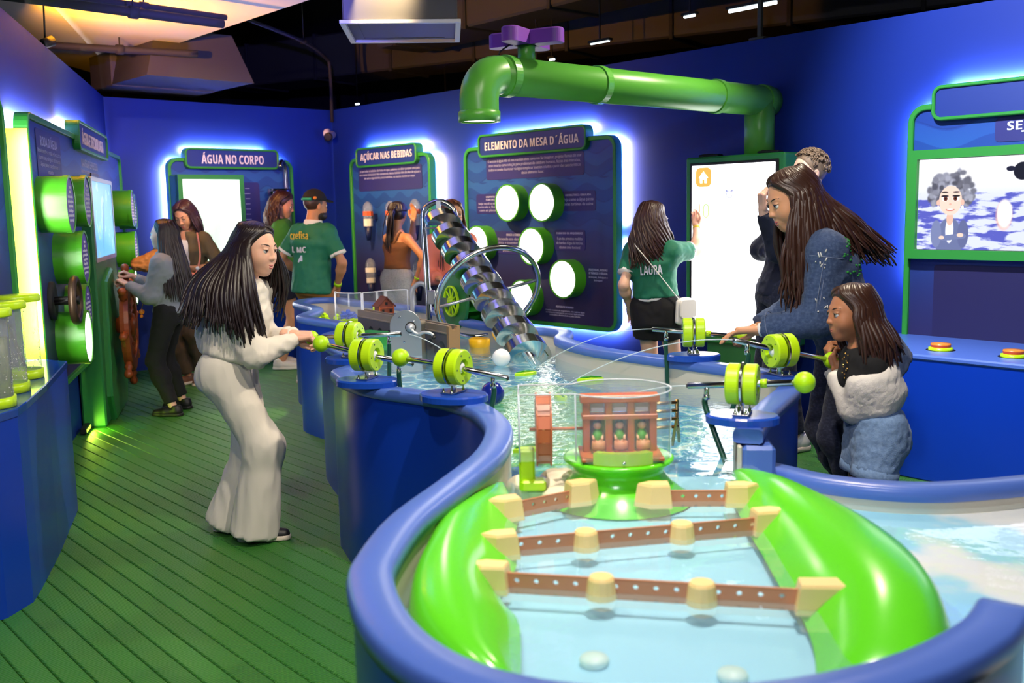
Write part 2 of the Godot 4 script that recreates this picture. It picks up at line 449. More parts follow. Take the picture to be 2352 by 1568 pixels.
# ---------------------------------------------------------------- room
func make_room() -> void:
	var g := Geo.new(); box(g, Vector3(1, -0.08, -6), Vector3(13, 0.13, 19))
	var fl := struct("floor", g, "floor_base", "ribbed green floor of narrow strips")
	var dir := Vector3(0.66, 0, 0.751).normalized()
	var sh := []
	for v in 3:
		var b := Geo.new(); box(b, Vector3(0, 0, 0), Vector3(13.0, 0.016, 0.0808), 0.004); sh.append(b.done())
	for i in 100:                                                   # strips run along the right wall
		var o := MeshInstance3D.new(); o.mesh = sh[i % 3]; o.name = "strip"; o.material_override = M["floor%d" % [(i * 7 + i / 3) % 3]]
		o.transform = Transform3D(Basis(dir, Vector3.UP, dir.cross(Vector3.UP)), Vector3(-dir.z, 0, dir.x) * (0.9 - i * 0.0835) + dir * -4.6 + Vector3(0, -0.008, 0))
		fl.add_child(o, true)
	for w in [["wall_left", "left", -6.6, 0.0, "blue wall on the left behind the technology board"], ["wall_back", "back", 0.0, 2.452, "blue wall at the back left behind the body water board"], ["wall_right", "right", 0.0, 9.6, "long blue wall behind the faucet and the water table board"]]:
		var h := Geo.new(); h.xf = wall_frame(w[1])
		box(h, Vector3((w[2] + w[3]) / 2, 1.29, -0.06), Vector3(w[3] - w[2], 2.58, 0.12))
		struct(w[0], h, "wall", w[4])
	# the dark hall around and above the exhibit
	for w in [["wall_far", Vector3(0.5, 2, -15.6), Vector3(14, 4.2, 0.2)], ["wall_near", Vector3(0.5, 2, 3.6), Vector3(14, 4.2, 0.2)], ["wall_outer_left", Vector3(-6.1, 2, -6), Vector3(0.2, 4.2, 19)], ["wall_outer_right", Vector3(7.1, 2, -6), Vector3(0.2, 4.2, 19)]]:
		var h := Geo.new(); box(h, w[1], w[2]); struct(w[0], h, "hall", "dark wall of the hall outside the exhibit")
	var c := Geo.new(); box(c, Vector3(0.5, 4.1, -6), Vector3(14, 0.2, 19)); struct("ceiling", c, "hall", "black hall ceiling above the exhibit")

	# ceiling fittings
	var p := thing("ceiling_panel", "white suspended ceiling panel lit yellow and violet at upper left", "ceiling panel", T(0, 2.95, 0))
	g = Geo.new()
	prism(g, PackedVector2Array([Vector2(-1.1, 6.9), Vector2(-3.0, 9.05), Vector2(-4.25, 10.5), Vector2(-4.4, 7.0), Vector2(-3.3, 5.2), Vector2(-0.2, 4.8), Vector2(0.6, 5.6)]), 0, 0.04)
	g.xf = Transform3D()
	var pm := obj("panel", g, "ceiling_white", p); pm.rotation.x = -PI / 2
	for d in [["warm", Vector3(-2.98, 2.63, -6.75), Color(1.0, 0.66, 0.1), 16.0, Vector3(-2.6, 2.95, -7.5)], ["violet", Vector3(-1.0, 2.6, -5.0), Color(0.45, 0.4, 1.0), 16.0, Vector3(-1.75, 2.95, -6.9)]]:
		var u := thing("uplight", "small %s uplight washing the white ceiling panel" % d[0], "uplight", Transform3D(Basis.looking_at(d[4] - d[1], Vector3.UP), d[1]))
		g = Geo.new(true); g.xf = T(0, 0, 0, 0, PI / 2); lathe(g, [Vector2(0.03, 0.0), Vector2(0.035, 0.0), Vector2(0.03, 0.08), Vector2(0, 0.08)], 16); obj("can", g, "black", u)
		var gm := glow("uplight_" + d[0], d[2], 0.6)
		g = Geo.new(true); g.xf = T(0, 0, 0.01, 0, -PI / 2); lathe(g, [Vector2(0, 0), Vector2(0.03, 0)], 16); obj("lens", g, gm, u)
		var l := SpotLight3D.new(); l.name = "spot_light"; l.spot_angle = 62 if d[0] == "warm" else 30; l.light_energy = d[3]; l.light_color = d[2]; l.light_size = 0.03; l.shadow_enabled = true; l.spot_range = 12; l.spot_attenuation = 2.0
		u.add_child(l, true)
		g = Geo.new(true); tube(g, [Vector3(0, 0, 0.06), u.transform.affine_inverse() * (d[1] + Vector3(0, 1.3, 0))], 0.006, 6); obj("hanger", g, "black", u)
	# air diffuser
	var a := thing("air_diffuser", "square grey ceiling air diffuser with nested louvre frames", "air diffuser", T(-0.72, 2.72, -7.2, 0.06))
	g = Geo.new(); box(g, Vector3(0, 0.14, 0), Vector3(0.76, 0.26, 0.76), 0.01); obj("box", g, "duct", a)
	for k in 5:
		var w := 0.4 - k * 0.075
		g = Geo.new(); g.xf = Transform3D(Basis(Vector3.RIGHT, PI / 2), Vector3(0, 0.012 + k * 0.006, 0))
		ring(g, rrect(-w, -w, w, w, 0.004, 1), rrect(-w + 0.035, -w + 0.035, w - 0.035, w - 0.035, 0.004, 1), 0.0, 0.012 + (0.01 if k == 0 else 0.0))
		obj("louvre", g, "grille" if k == 0 else "duct", a)
	# ducts
	var d1 := thing("air_duct", "dark sheet metal duct box under the ceiling above the corner", "duct", T(-3.35, 2.86, -9.7, 0.75))
	g = Geo.new(); box(g, Vector3.ZERO, Vector3(1.0, 0.42, 0.5), 0.01)
	obj("box", g, "duct", d1)
	g = Geo.new()
	prism(g, PackedVector2Array([Vector2(-0.5, -0.2), Vector2(0.5, -0.2), Vector2(0.3, 0.2), Vector2(-0.4, 0.2)]), 0.25, 1.0); obj("transition", g, "duct_dark", d1)
	var d2 := thing("air_duct", "long black ventilation duct running across the hall above the blue walls", "duct", T(0.3, 3.35, -11.2, -0.55))
	g = Geo.new(); box(g, Vector3(0, 0, 0), Vector3(9.0, 0.5, 0.7), 0.02); obj("trunk", g, "duct_dark", d2)
	for k in 8:
		g = Geo.new(); box(g, Vector3(-4.0 + k * 1.15, 0, 0), Vector3(0.04, 0.54, 0.74), 0.005); obj("flange", g, "dark", d2)
	var d3 := thing("air_duct", "second black duct nearer the faucet, high under the ceiling", "duct", T(1.0, 3.4, -8.6, -0.85))
	g = Geo.new(); box(g, Vector3.ZERO, Vector3(6.5, 0.42, 0.6), 0.02); obj("trunk", g, "duct_dark", d3)
	for k in 6:
		g = Geo.new(); box(g, Vector3(-2.9 + k * 1.15, 0, 0), Vector3(0.04, 0.46, 0.64), 0.005); obj("flange", g, "dark", d3)
	# conduits and track
	var cd := [["lower dark conduit pipe crossing under the white ceiling panel", [Vector3(-2.98, 2.78, -6.05), Vector3(-2.4, 2.78, -6.65), Vector3(-1.95, 2.78, -7.1)], 0.03],
		["dark conduit pipe beside the lower one under the white ceiling panel", [Vector3(-3.05, 2.86, -6.2), Vector3(-2.4, 2.86, -6.85), Vector3(-1.98, 2.86, -7.3)], 0.02],
		["upper far conduit pipe below the yellow lit end of the panel", [Vector3(-3.7, 2.85, -8.2), Vector3(-3.2, 2.85, -8.5), Vector3(-2.65, 2.85, -8.8)], 0.03],
		["bent steel conduit dropping to the wall corner above the camera", [Vector3(-2.3, 3.2, -9.2), Vector3(-2.05, 3.2, -10.4), Vector3(-1.93, 3.12, -10.92), Vector3(-1.9, 3.0, -11.0), Vector3(-1.9, 2.45, -11.0)], 0.018]]
	for k in cd:
		var o := thing("conduit", k[0], "conduit")
		g = Geo.new(true); tube(g, spline(k[1], 5), k[2], 10); obj("pipe", g, "dark", o)
		g = Geo.new(true); var mid: Vector3 = k[1][1]
		tube(g, [mid + Vector3(0.02, 0, -0.02), mid - Vector3(0.02, 0, -0.02)], k[2] * 1.35, 10); obj("coupling", g, "dark", o)
		g = Geo.new(true); tube(g, [mid, mid + Vector3(0, 0.9, 0)], 0.006, 6); obj("hanger", g, "dark", o)
	# hall lamps glimpsed through gaps
	for k in [[Vector3(1.75, 2.86, -7.3), 0.4, 0.02, "long bright strip lamp in the dark hall at upper right"], [Vector3(1.36, 2.86, -7.6), 0.1, 0.012, "short strip lamp left of the long bright one in the dark hall"], [Vector3(0.75, 2.78, -8.2), 0.2, 0.006, "thin dim strip lamp in the dark hall above the faucet"], [Vector3(0.28, 2.76, -9.4), 0.12, 0.014, "small white lamp in the hall behind the purple faucet handle"], [Vector3(0.42, 2.83, -9.4), 0.06, 0.012, "tiny lamp right of the purple handle in the dark hall"], [Vector3(-0.7, 2.75, -11.6), 0.14, 0.01, "far lamp glint left of the green faucet bend"], [Vector3(-1.75, 2.73, -11.9), 0.06, 0.014, "far lamp glint above the wall corner"]]:
		var o := thing("strip_lamp", k[3], "strip lamp", Transform3D(Basis(Vector3.UP, -0.85), k[0]))
		g = Geo.new(); box(g, Vector3.ZERO, Vector3(k[1], k[2], 0.02), 0.002); obj("tube", g, "hall_lamp", o)
		g = Geo.new(); box(g, Vector3(0, k[2] * 0.5 + 0.012, 0), Vector3(k[1] + 0.03, 0.02, 0.05), 0.002); obj("housing", g, "black", o)
		g = Geo.new(); box(g, Vector3(0, 0.6, 0), Vector3(0.01, 1.2, 0.01)); obj("hanger", g, "black", o)
	var post := thing("hall_post", "thin dark steel post rising from the right wall top into the ceiling", "post", on_wall("right", 5.45, 2.58, -0.06))
	g = Geo.new(); box(g, Vector3(0, 0.75, 0), Vector3(0.03, 1.5, 0.03), 0.004); obj("post", g, "duct", post)
	g = Geo.new(); box(g, Vector3(0, 0.01, 0), Vector3(0.12, 0.02, 0.1), 0.004); obj("foot", g, "duct", post)
	var cm := thing("security_camera", "small white and black security camera on the wall corner", "camera", on_wall("back", 2.38, 2.33, 0.0))
	g = Geo.new(true); g.xf = T(0, 0, 0, 0, PI / 2); lathe(g, [Vector2(0, 0), Vector2(0.05, 0), Vector2(0.05, 0.02), Vector2(0.02, 0.03), Vector2(0.018, 0.08)], 20); obj("base", g, "white_plastic", cm)
	g = Geo.new(true); g.xf = T(-0.02, -0.03, 0.1, -0.9, PI / 2 + 0.25); lathe(g, [Vector2(0, -0.08), Vector2(0.035, -0.08), Vector2(0.042, -0.05), Vector2(0.042, 0.05), Vector2(0.045, 0.06)], 20); obj("barrel", g, "white_plastic", cm)
	g = Geo.new(true); g.xf = T(-0.02, -0.03, 0.1, -0.9, PI / 2 + 0.25); lathe(g, [Vector2(0.045, 0.06), Vector2(0.046, 0.085), Vector2(0.03, 0.088), Vector2(0, 0.08)], 20); obj("lens_hood", g, "black", cm)

# ---------------------------------------------------------------- wall boards
func board(w: String, s0: float, s1: float, y0: float, t0: float, t1: float, title: String, tw: float, label: String, mirror := false) -> Node3D:
	var o := thing("info_board", label, "info board", on_wall(w, 0, 0, 0))
	var y1 := 2.02; var r := 0.09
	var P := rrect(s0, y0, s1, y1, r)
	var g := Geo.new(); prism(g, P, 0.06, 0.1, 0.0, Rect2(s0, y0, s1 - s0, y1 - y0)); obj("board", g, "board_print", o)
	g = Geo.new(); ring(g, grown(P, 0.012), grown(P, -0.022), 0.05, 0.122, 0.005); obj("frame", g, "frame_green", o)
	var Q := rrect(t0, 1.93, t1, 2.13, 0.055)
	g = Geo.new(); prism(g, grown(Q, -0.018), 0.1, 0.135); var tp := obj("title_plate", g, "plate_blue", o)
	g = Geo.new(); ring(g, Q, grown(Q, -0.02), 0.06, 0.15, 0.005); obj("title_frame", g, "frame_green", o)
	if title: letters(tp, title, tw, 0.088 if not "Á" in title.substr(0, 1) and not "Ç" in title else 0.112, Vector3((t0 + t1) / 2, 2.035 if "Á" in title or "Ú" in title else 2.03, 0.137), "ink")
	return o

func halo(w: String, segs: Array, e: float, parent: Node) -> void:       # LED strips on the back of a board, facing the wall
	var fr := wall_frame(w)
	for s in segs:
		var a := Vector2(s[0], s[1]); var b := Vector2(s[2], s[3]); var l := a.distance_to(b); var c := (a + b) / 2
		var horiz := absf(a.y - b.y) < 0.01
		var sz := Vector2(l, 0.02) if horiz else Vector2(0.02, l)
		var g := Geo.new(); box(g, Vector3(c.x, c.y, 0.04), Vector3(sz.x, sz.y, 0.006))
		obj("led_strip", g, "led", parent)
		area_light(Transform3D(Basis(), Vector3(c.x, c.y, 0.034)), sz, e * l * 6.0, Color(1.0, 0.95, 1.0), parent)

func text_block(o: Node, x0: float, y0: float, x1: float, y1: float, head: String, hh: float, body: String, bl: int, z := 0.1, plate := true, m := "ink_dim") -> void:
	var host: Node = o
	if plate:
		var g := Geo.new(); prism(g, rrect(x0, y0, x1, y1, 0.025), z, z + 0.004); host = obj("text_plate", g, "block_violet", o); z += 0.004
	var px := 0.025; var top := y1 - 0.02
	if head:
		var n := head.count("\n") + 1
		letters(host, head, minf(x1 - x0 - 2 * px, 0.0125 * hh / 0.018 * head.length() / n), hh * n, Vector3((x0 + x1) / 2, top - hh * n / 2, z), m, true, 2, true); top -= hh * n + 0.015
	if body: letters(host, body, x1 - x0 - 2 * px, minf(top - y0 - 0.015, bl * 0.034), Vector3((x0 + x1) / 2, top - minf(top - y0 - 0.015, bl * 0.034) / 2, z), m, false, 4, false)

func disc(w: String, s: float, y: float, n: float, lit: bool, label: String, words := "") -> void:
	var o := thing("light_disc" if lit else "text_disc", label, "light disc" if lit else "text disc", on_wall(w, s, y, 0.1), "glowing discs on the water table board" if lit and w == "right" else "")
	var g := Geo.new(true); g.xf = T(0, 0, 0, 0, PI / 2)
	var d := n - 0.1
	lathe(g, [Vector2(0.155, 0), Vector2(0.155, d - 0.03)], 48); g.group(false)
	lathe(g, [Vector2(0.155, d - 0.03), Vector2(0.159, d - 0.03), Vector2(0.159, d), Vector2(0.146, d), Vector2(0.146, d - 0.006)], 48)
	obj("drum", g, "disc_green", o)
	g = Geo.new(true); g.xf = T(0, 0, 0, 0, PI / 2); lathe(g, [Vector2(0.147, d - 0.005), Vector2(0, d - 0.004)], 48)
	var f := obj("diffuser" if lit else "text_face", g, "disc_white" if lit else "disc_violet", o)
	if lit: 
		var l := area_light(Transform3D(Basis(Vector3.UP, PI), Vector3(0, 0, d + 0.006)), Vector2(0.25, 0.25), 0.12, Color(1, 1, 0.97), o)
	elif words: letters(f, words, 0.19, 0.2, Vector3(0, 0, d - 0.003), "ink", false, 6)

func make_boards() -> void:
	# right wall, sugar board
	var o := board("right", 0.5, 1.885, 0.5, 0.66, 1.72, "AÇÚCAR NAS BEBIDAS", 0.9, "tall blue info board about sugar in drinks, left of the bigger board")
	text_block(o, 0.64, 1.69, 1.75, 1.925, "", 0.0, "Já que todas as bebidas são feitas de água, podemos escolher qualquer uma para\nnos manter hidratados? Não exatamente. Muitas bebidas têm alto teor de açúcar e\nde outros ingredientes pouco nutritivos, ou mesmo nocivos ao corpo.", 3)
	halo("right", [[0.68, 2.11, 1.7, 2.11], [1.74, 2.0, 1.84, 2.0], [1.87, 1.35, 1.87, 1.98], [0.54, 2.0, 0.64, 2.0]], 1.0, o)
	# right wall, water table board
	o = board("right", 2.42, 4.265, 0.505, 2.645, 3.985, "ELEMENTO DA MESA D´ÁGUA", 1.16, "wide blue info board with white glowing discs under the faucet pipe")
	text_block(o, 2.71, 1.735, 3.92, 1.928, "", 0.0, "O acesso à água não só nos mantém vivos como nos faz imaginar, projetar formas de usar\nesse recurso como solução para problemas do cotidiano humano. Nessa área interativa,\ntodos o convite é a mexer na água e explorar inventos criados a partir das características\ndesse elemento base:", 4)
	text_block(o, 2.56, 1.44, 3.02, 1.615, "COMPORTAS E\nPLANO INCLINADO", 0.02, "Seja você o engenheiro:\ncontrole o fluxo da água\ncom as placas móveis", 3)
	text_block(o, 3.655, 1.45, 4.045, 1.612, "HIDRELÉTRICA SIMULADA", 0.02, "Veja como a água passa\npelas turbinas da usina", 2)
	text_block(o, 2.79, 1.09, 3.32, 1.285, "BARCO A CORDA", 0.02, "Baseado em desenho do\nartista e inventor Leonardo\nda Vinci, movimente o barco\npuxando a corda", 4)
	text_block(o, 3.57, 1.13, 3.925, 1.3, "PARAFUSO DE ARQUIMEDES", 0.02, "É um dos primeiros modelos\nde bombas d'água da história,\nobserve como funciona!", 3)
	text_block(o, 3.935, 0.87, 4.19, 1.01, "PISTOLAS, RODAS\nE TÚNEIS D'ÁGUA", 0.022, "Brinque, brinque e\nbrinque!", 2, 0.1, false)
	text_block(o, 3.42, 0.565, 3.93, 0.69, "AQUEDUTO ROMANO", 0.02, "Grande modelo de engenharia, ele capta a água\nna fonte e a transporta por canais ligeiramente\ninclinados, distribuindo-a pela cidade.", 3, 0.1, false)
	text_block(o, 2.62, 0.66, 3.17, 0.82, "RODA DA VILA", 0.02, "A força da água em\nmovimento gira o moinho", 2, 0.1, false)
	halo("right", [[2.45, 2.0, 2.63, 2.0], [4.0, 2.0, 4.2, 2.0], [4.25, 0.55, 4.25, 1.22], [4.25, 1.34, 4.25, 1.98], [3.0, 0.52, 4.2, 0.52], [2.44, 1.3, 2.44, 1.95], [2.7, 2.11, 3.95, 2.11]], 0.8, o)
	var k := 0
	for d in [[3.11, 1.53, "upper left glowing white disc in the top row of the wide board"], [3.54, 1.525, "upper right glowing white disc in the top row of the wide board"], [2.69, 1.18, "glowing white disc half hidden behind the steel screw in the middle row"], [3.405, 1.165, "glowing white disc in the middle row next to the Archimedes text"], [3.775, 0.905, "rightmost glowing white disc on the wide board"], [3.27, 0.722, "lowest glowing white disc behind the steel ring"]]:
		disc("right", d[0], d[1], 0.22, true, d[2])
	# right wall, television board
	o = board("right", 6.63, 9.3, 0.3, 6.77, 9.16, "", 0.0, "large blue board with the cartoon television at the right edge")
	text_block(o, 7.12, 1.79, 7.96, 1.925, "", 0.0, "", 1)
	letters(o, "SEJA CONSCIENTE", 0.7, 0.062, Vector3(7.185 + 0.35, 1.868, 0.106), "ink")
	var g := Geo.new(); prism(g, rrect(6.8, 0.4, 9.2, 1.1, 0.02), 0.1, 0.103); obj("dark_panel", g, mat("dark_print", rgb(38, 34, 78), 0.45), o)
	halo("right", [[6.68, 2.0, 6.76, 2.0], [6.82, 2.11, 9.1, 2.11], [6.65, 1.0, 6.65, 1.95]], 0.8, o)
	# back wall
	o = board("back", 0.53, 1.86, 0.5, 0.685, 1.7, "ÁGUA NO CORPO", 0.67, "blue info board about body water on the back left wall")
	g = Geo.new(); prism(g, rrect(1.2, 0.7, 1.48, 1.8, 0.03), 0.1, 0.106)
	var sc := obj("scale_plate", g, "block_violet", o)
	for i in 19:
		var h := Geo.new(); box(h, Vector3(1.345 - (0.015 if i % 5 == 1 else 0.0), 1.74 - i * 0.052, 0.107), Vector3(0.09 if i % 5 == 1 else 0.05, 0.006, 0.002)); obj("tick", h, "ink_dim", sc)
	letters(sc, "70l", 0.05, 0.03, Vector3(1.245, 1.688, 0.107), "ink_dim"); letters(sc, "60l", 0.05, 0.03, Vector3(1.245, 1.428, 0.107), "ink_dim")
	halo("back", [[0.55, 1.1, 0.55, 1.95], [0.58, 2.0, 0.68, 2.0], [0.72, 2.11, 1.2, 2.11], [1.22, 2.11, 1.6, 2.11], [1.72, 2.0, 1.8, 2.0]], 0.8, o)
	# left wall: the technology board and its nearer neighbour
	o = board("left", -4.3, -0.09, 0.5, -2.73, -1.22, "ÁGUA E TECNOLOGIA", 1.1, "long blue technology board on the left wall")
	text_block(o, -4.02, 1.5, -3.25, 1.97, "RODA D'ÁGUA", 0.07, "Movimente a roda e descubra\ncomo tecnologias utilizam a\nágua para transformar o\nmundo", 4)
	text_block(o, -2.45, 1.62, -1.5, 1.925, "NAVEGAR É PRECISO", 0.07, "Experimente pilotar e siga a rota no mapa", 1, 0.1, false)
	halo("left", [[-4.2, 2.0, -2.8, 2.0], [-1.15, 2.0, -0.2, 2.0], [-2.65, 2.11, -1.3, 2.11]], 0.8, o)
	halo("left", [[-4.29, 0.6, -4.29, 1.95]], 1.2, o)
	o = board("left", -6.9, -4.86, 0.5, -6.6, -5.15, "", 0.0, "nearer blue board cut off at the left edge of the view")
	halo("left", [[-4.88, 0.6, -4.88, 1.95]], 1.0, o)
	g = Geo.new(); box(g, Vector3(-4.316, 1.26, 0.06), Vector3(0.008, 1.36, 0.118), 0.002); obj("side_band", g, "lime", o)
	g = Geo.new(); box(g, Vector3(-4.68, 1.26, 0.02), Vector3(0.03, 1.4, 0.03), 0.003); obj("gap_tube", g, "led", o)
	area_light(Transform3D(Basis(Vector3.UP, -PI / 2), Vector3(-4.65, 1.26, 0.06)), Vector2(0.08, 1.36), 2.2, Color(1, 1, 0.92), o)
	var tx := "SAIBA\nMAIS\nA roda é uma das\nprimeiras máquinas\nque aproveitam\na força da água\npara mover moinhos\ne gerar energia"
	disc("left", -4.03, 1.55, 0.26, false, "nearest violet text disc, left of the top pair on the technology board", tx)
	disc("left", -3.38, 1.575, 0.26, false, "violet text disc beside the green tower top", tx)
	disc("left", -3.64, 1.24, 0.26, false, "violet text disc in the second row above the dark valve wheel", tx)
	disc("left", -3.38, 0.91, 0.22, false, "lowest violet text disc beside the tower foot", tx)
	disc("left", -3.75, 0.775, 0.26, true, "glowing disc low on the technology board above the blue counter")
	disc("left", -0.71, 1.55, 0.26, false, "far upper text disc right of the tower screen", tx)
	disc("left", -0.3, 1.52, 0.24, false, "farthest text disc at the end of the technology board", tx)
	disc("left", -0.63, 1.19, 0.26, false, "far lower text disc right of the tower", tx)
	disc("left", -0.66, 0.86, 0.24, true, "far glowing disc above the steering wheel")
	# sugar bottles
	for b in [[0.935, 1.33, 0.3, "left bottle of the top row on the sugar board", true], [1.75, 1.34, 0.35, "right bottle of the top row, by the raised hand", true], [1.34, 1.33, 0.25, "middle top bottle partly hidden by the ponytail", true], [0.945, 0.755, 0.2, "left bottle of the lower row on the sugar board", false], [1.77, 0.76, 0.3, "right bottle of the lower row behind the arm", false]]:
		var t := thing("sugar_bottle", "clear plastic bottle with white sugar, " + b[3], "bottle", on_wall("right", b[0], b[1], 0.2), "")
		g = Geo.new(true); lathe(g, [Vector2(0, 0), Vector2(0.05, 0), Vector2(0.052, 0.01), Vector2(0.052, 0.19), Vector2(0.046, 0.22), Vector2(0.02, 0.25), Vector2(0.0, 0.255)], 8); obj("body", g, "acrylic", t)
		g = Geo.new(); lathe(g, [Vector2(0, 0.004), Vector2(0.047, 0.004), Vector2(0.047, 0.26 * b[2]), Vector2(0, 0.26 * b[2])], 8); obj("sugar", g, "sugar", t)
		g = Geo.new(); lathe(g, [Vector2(0.053, 0.11), Vector2(0.054, 0.11), Vector2(0.054, 0.155), Vector2(0.053, 0.155)], 8); obj("label_band", g, "cap_orange" if b[4] else "sugar", t)
		g = Geo.new(true); lathe(g, [Vector2(0, -0.14), Vector2(0.022, -0.14), Vector2(0.04, -0.002), Vector2(0, -0.002)], 12); obj("neck_holder", g, "holder", t)
		g = Geo.new(); box(g, Vector3(0, 0.1, -0.076), Vector3(0.06, 0.06, 0.05), 0.004); obj("bracket", g, "holder", t)
# ---------------------------------------------------------------- the faucet, kiosks and furniture along the walls
func make_faucet() -> void:
	var fr := on_wall("right", 5.6, 0, 0)
	var o := thing("faucet_pipe", "giant green faucet pipe arching over the water table with a glowing mouth", "faucet", fr)
	var R := 0.098; var yp := 2.155
	var g := Geo.new(true); tube(g, [Vector3(0, 1.8, 0.15), Vector3(0, yp, 0.15)], R, 40); obj("riser", g, "green", o)
	g = Geo.new(true); tube(g, [Vector3(0, yp, 0.03), Vector3(0, yp, 0.1), Vector3(0, yp, 2.44)], R, 40); obj("arm", g, "green", o)
	var pts := []
	for i in 13:
		var a := PI / 2 * i / 12.0
		pts.append(Vector3(0, yp - 0.13 + 0.13 * cos(a), 2.44 + 0.13 * sin(a)))
	pts.append(Vector3(0, yp - 0.19, 2.57))
	g = Geo.new(true); tube(g, pts, R * 1.02, 40, false); obj("elbow", g, "green", o)
	g = Geo.new(true); g.xf = T(0, yp - 0.24, 2.57)
	lathe(g, [Vector2(0.091, 0.0), Vector2(0.107, 0.0), Vector2(0.107, 0.05), Vector2(0.1, 0.056)], 40); obj("mouth_collar", g, "green", o)
	g = Geo.new(true); g.xf = T(0, yp - 0.232, 2.57); lathe(g, [Vector2(0, 0.0), Vector2(0.093, 0.0)], 40); obj("lamp_disc", g, "mouth", o)
	var l := area_light(T(0, yp - 0.245, 2.57, 0, -PI / 2), Vector2(0.17, 0.17), 0.7, Color(1, 0.96, 0.88), o)
	for z in [0.12, 0.62, 1.7, 2.38]:
		g = Geo.new(); g.xf = T(0, yp, z, 0, PI / 2); lathe(g, [Vector2(R, -0.022), Vector2(R + 0.009, -0.022), Vector2(R + 0.009, 0.022), Vector2(R, 0.022)], 40); obj("collar", g, "green", o)
	g = Geo.new(true); tube(g, [Vector3(0, yp + 0.08, 2.24), Vector3(0, yp + 0.18, 2.24)], 0.046, 28); obj("valve_neck", g, "green", o)
	g = Geo.new()
	for k in 4:                                                     # four round-ended arms of the handle
		var a := PI / 2 * k + 0.35
		g.xf = Transform3D(Basis(Vector3.UP, a) * Basis(Vector3.RIGHT, -PI / 2), Vector3(0, yp + 0.165, 2.24))
		prism(g, rrect(-0.05, -0.048, 0.215, 0.048, 0.046, 8), 0, 0.075, 0.008)
	obj("handle", g, "purple", o)
	g = Geo.new(true); tube(g, [Vector3(-0.06, yp + 0.08, 2.4), Vector3(-0.05, yp + 0.13, 2.38), Vector3(-0.02, yp + 0.17, 2.33)], 0.005, 6); obj("cable", g, "black", o)

	# big kiosk under it
	var k := thing("touch_kiosk", "tall green kiosk with a bright white touch screen under the faucet riser", "kiosk", fr)
	g = Geo.new(); box(g, Vector3(-0.1, 1.165, 0.16), Vector3(0.8, 1.275, 0.28), 0.012); obj("cabinet", g, "kiosk_green", k)
	g = Geo.new(); box(g, Vector3(-0.1, 0.28, 0.15), Vector3(0.5, 0.52, 0.2), 0.01); obj("pedestal", g, "tower_green", k)
	g = Geo.new(); box(g, Vector3(-0.1, 1.168, 0.302), Vector3(0.715, 1.19, 0.012), 0.004); obj("bezel", g, "black", k)
	g = Geo.new(); prism(g, rrect(-0.435, 0.585, 0.235, 1.745, 0.005, 1), 0.306, 0.311)
	var sc := obj("screen", g, "screen_white", k)
	area_light(Transform3D(Basis(Vector3.UP, PI), Vector3(-0.1, 1.165, 0.318)), Vector2(0.66, 1.15), 1.0, Color(0.98, 0.99, 1), k)
	g = Geo.new(); prism(g, rrect(-0.4, 1.6, -0.27, 1.73, 0.035), 0.311, 0.3125); obj("home_button", g, glow("icon_orange", rgb(250, 180, 80), 0.9), sc)
	g = Geo.new(); prism(g, PackedVector2Array([Vector2(-0.375, 1.66), Vector2(-0.335, 1.705), Vector2(-0.295, 1.66), Vector2(-0.307, 1.66), Vector2(-0.307, 1.625), Vector2(-0.325, 1.625), Vector2(-0.325, 1.65), Vector2(-0.345, 1.65), Vector2(-0.345, 1.625), Vector2(-0.363, 1.625), Vector2(-0.363, 1.66)]), 0.3125, 0.314); obj("home_icon", g, "screen_white", sc)
	g = Geo.new(); ring(g, rrect(-0.335, 1.39, -0.29, 1.485, 0.022), rrect(-0.327, 1.398, -0.298, 1.477, 0.014), 0.311, 0.3125); obj("slider", g, glow("icon_lime", rgb(150, 230, 110), 0.9), sc)
	var ic := glow("icon_line", rgb(160, 166, 206), 0.8)
	g = Geo.new(); g.xf = T(-0.12, 1.545, 0.311); ring(g, circle(0.026, 24), circle(0.021, 24), 0, 0.0015)
	for s in [-1, 1]: 
		g.xf = T(-0.12, 1.545, 0.311); prism(g, circle(0.008, 12, Vector2(s * 0.022, 0.024)), 0, 0.0015)
	box(g, Vector3(0, 0.006, 0.0008), Vector3(0.002, 0.016, 0.0014)); box(g, Vector3(0.005, 0, 0.0008), Vector3(0.012, 0.002, 0.0014)); obj("clock_icon", g, ic, sc)
	g = Geo.new()
	for b in [[-0.36, 0.66, 0.1, 0.003], [-0.36, 0.62, 0.1, 0.003], [-0.31, 0.64, 0.003, 0.05], [-0.2, 0.66, 0.003, 0.11], [-0.15, 0.66, 0.003, 0.11], [0.0, 0.62, 0.09, 0.003]]: box(g, Vector3(b[0], b[1], 0.3118), Vector3(b[2], b[3], 0.0014))
	obj("line_drawing", g, ic, sc)
	for b in [[-0.36, 0.16, "flat black remote lying on the left end of the kiosk top"], [0.08, 0.24, "flat black device lying on the right end of the kiosk top"]]:
		var d := thing("remote", b[2], "remote", fr * T(b[0], 1.803, 0.2, 0.05))
		g = Geo.new(); box(g, Vector3(0, 0.01, 0), Vector3(b[1], 0.018, 0.07), 0.006); obj("body", g, "black", d)
		g = Geo.new(); box(g, Vector3(-0.02, 0.021, 0), Vector3(b[1] * 0.5, 0.004, 0.04), 0.001); obj("keypad", g, "dark", d)

	# television on the right
	fr = on_wall("right", 0, 0, 0)
	var t := thing("television", "green framed television showing a cartoon woman in a suit", "television", fr)
	g = Geo.new(); var P := rrect(6.657, 1.137, 8.3, 1.767, 0.004, 1)
	ring(g, P, rrect(6.709, 1.189, 8.248, 1.715, 0.004, 1), 0.1, 0.175); obj("frame", g, "frame_green", t)
	g = Geo.new(); box(g, Vector3(7.4785, 1.452, 0.125), Vector3(1.56, 0.545, 0.03)); obj("back", g, "black", t)
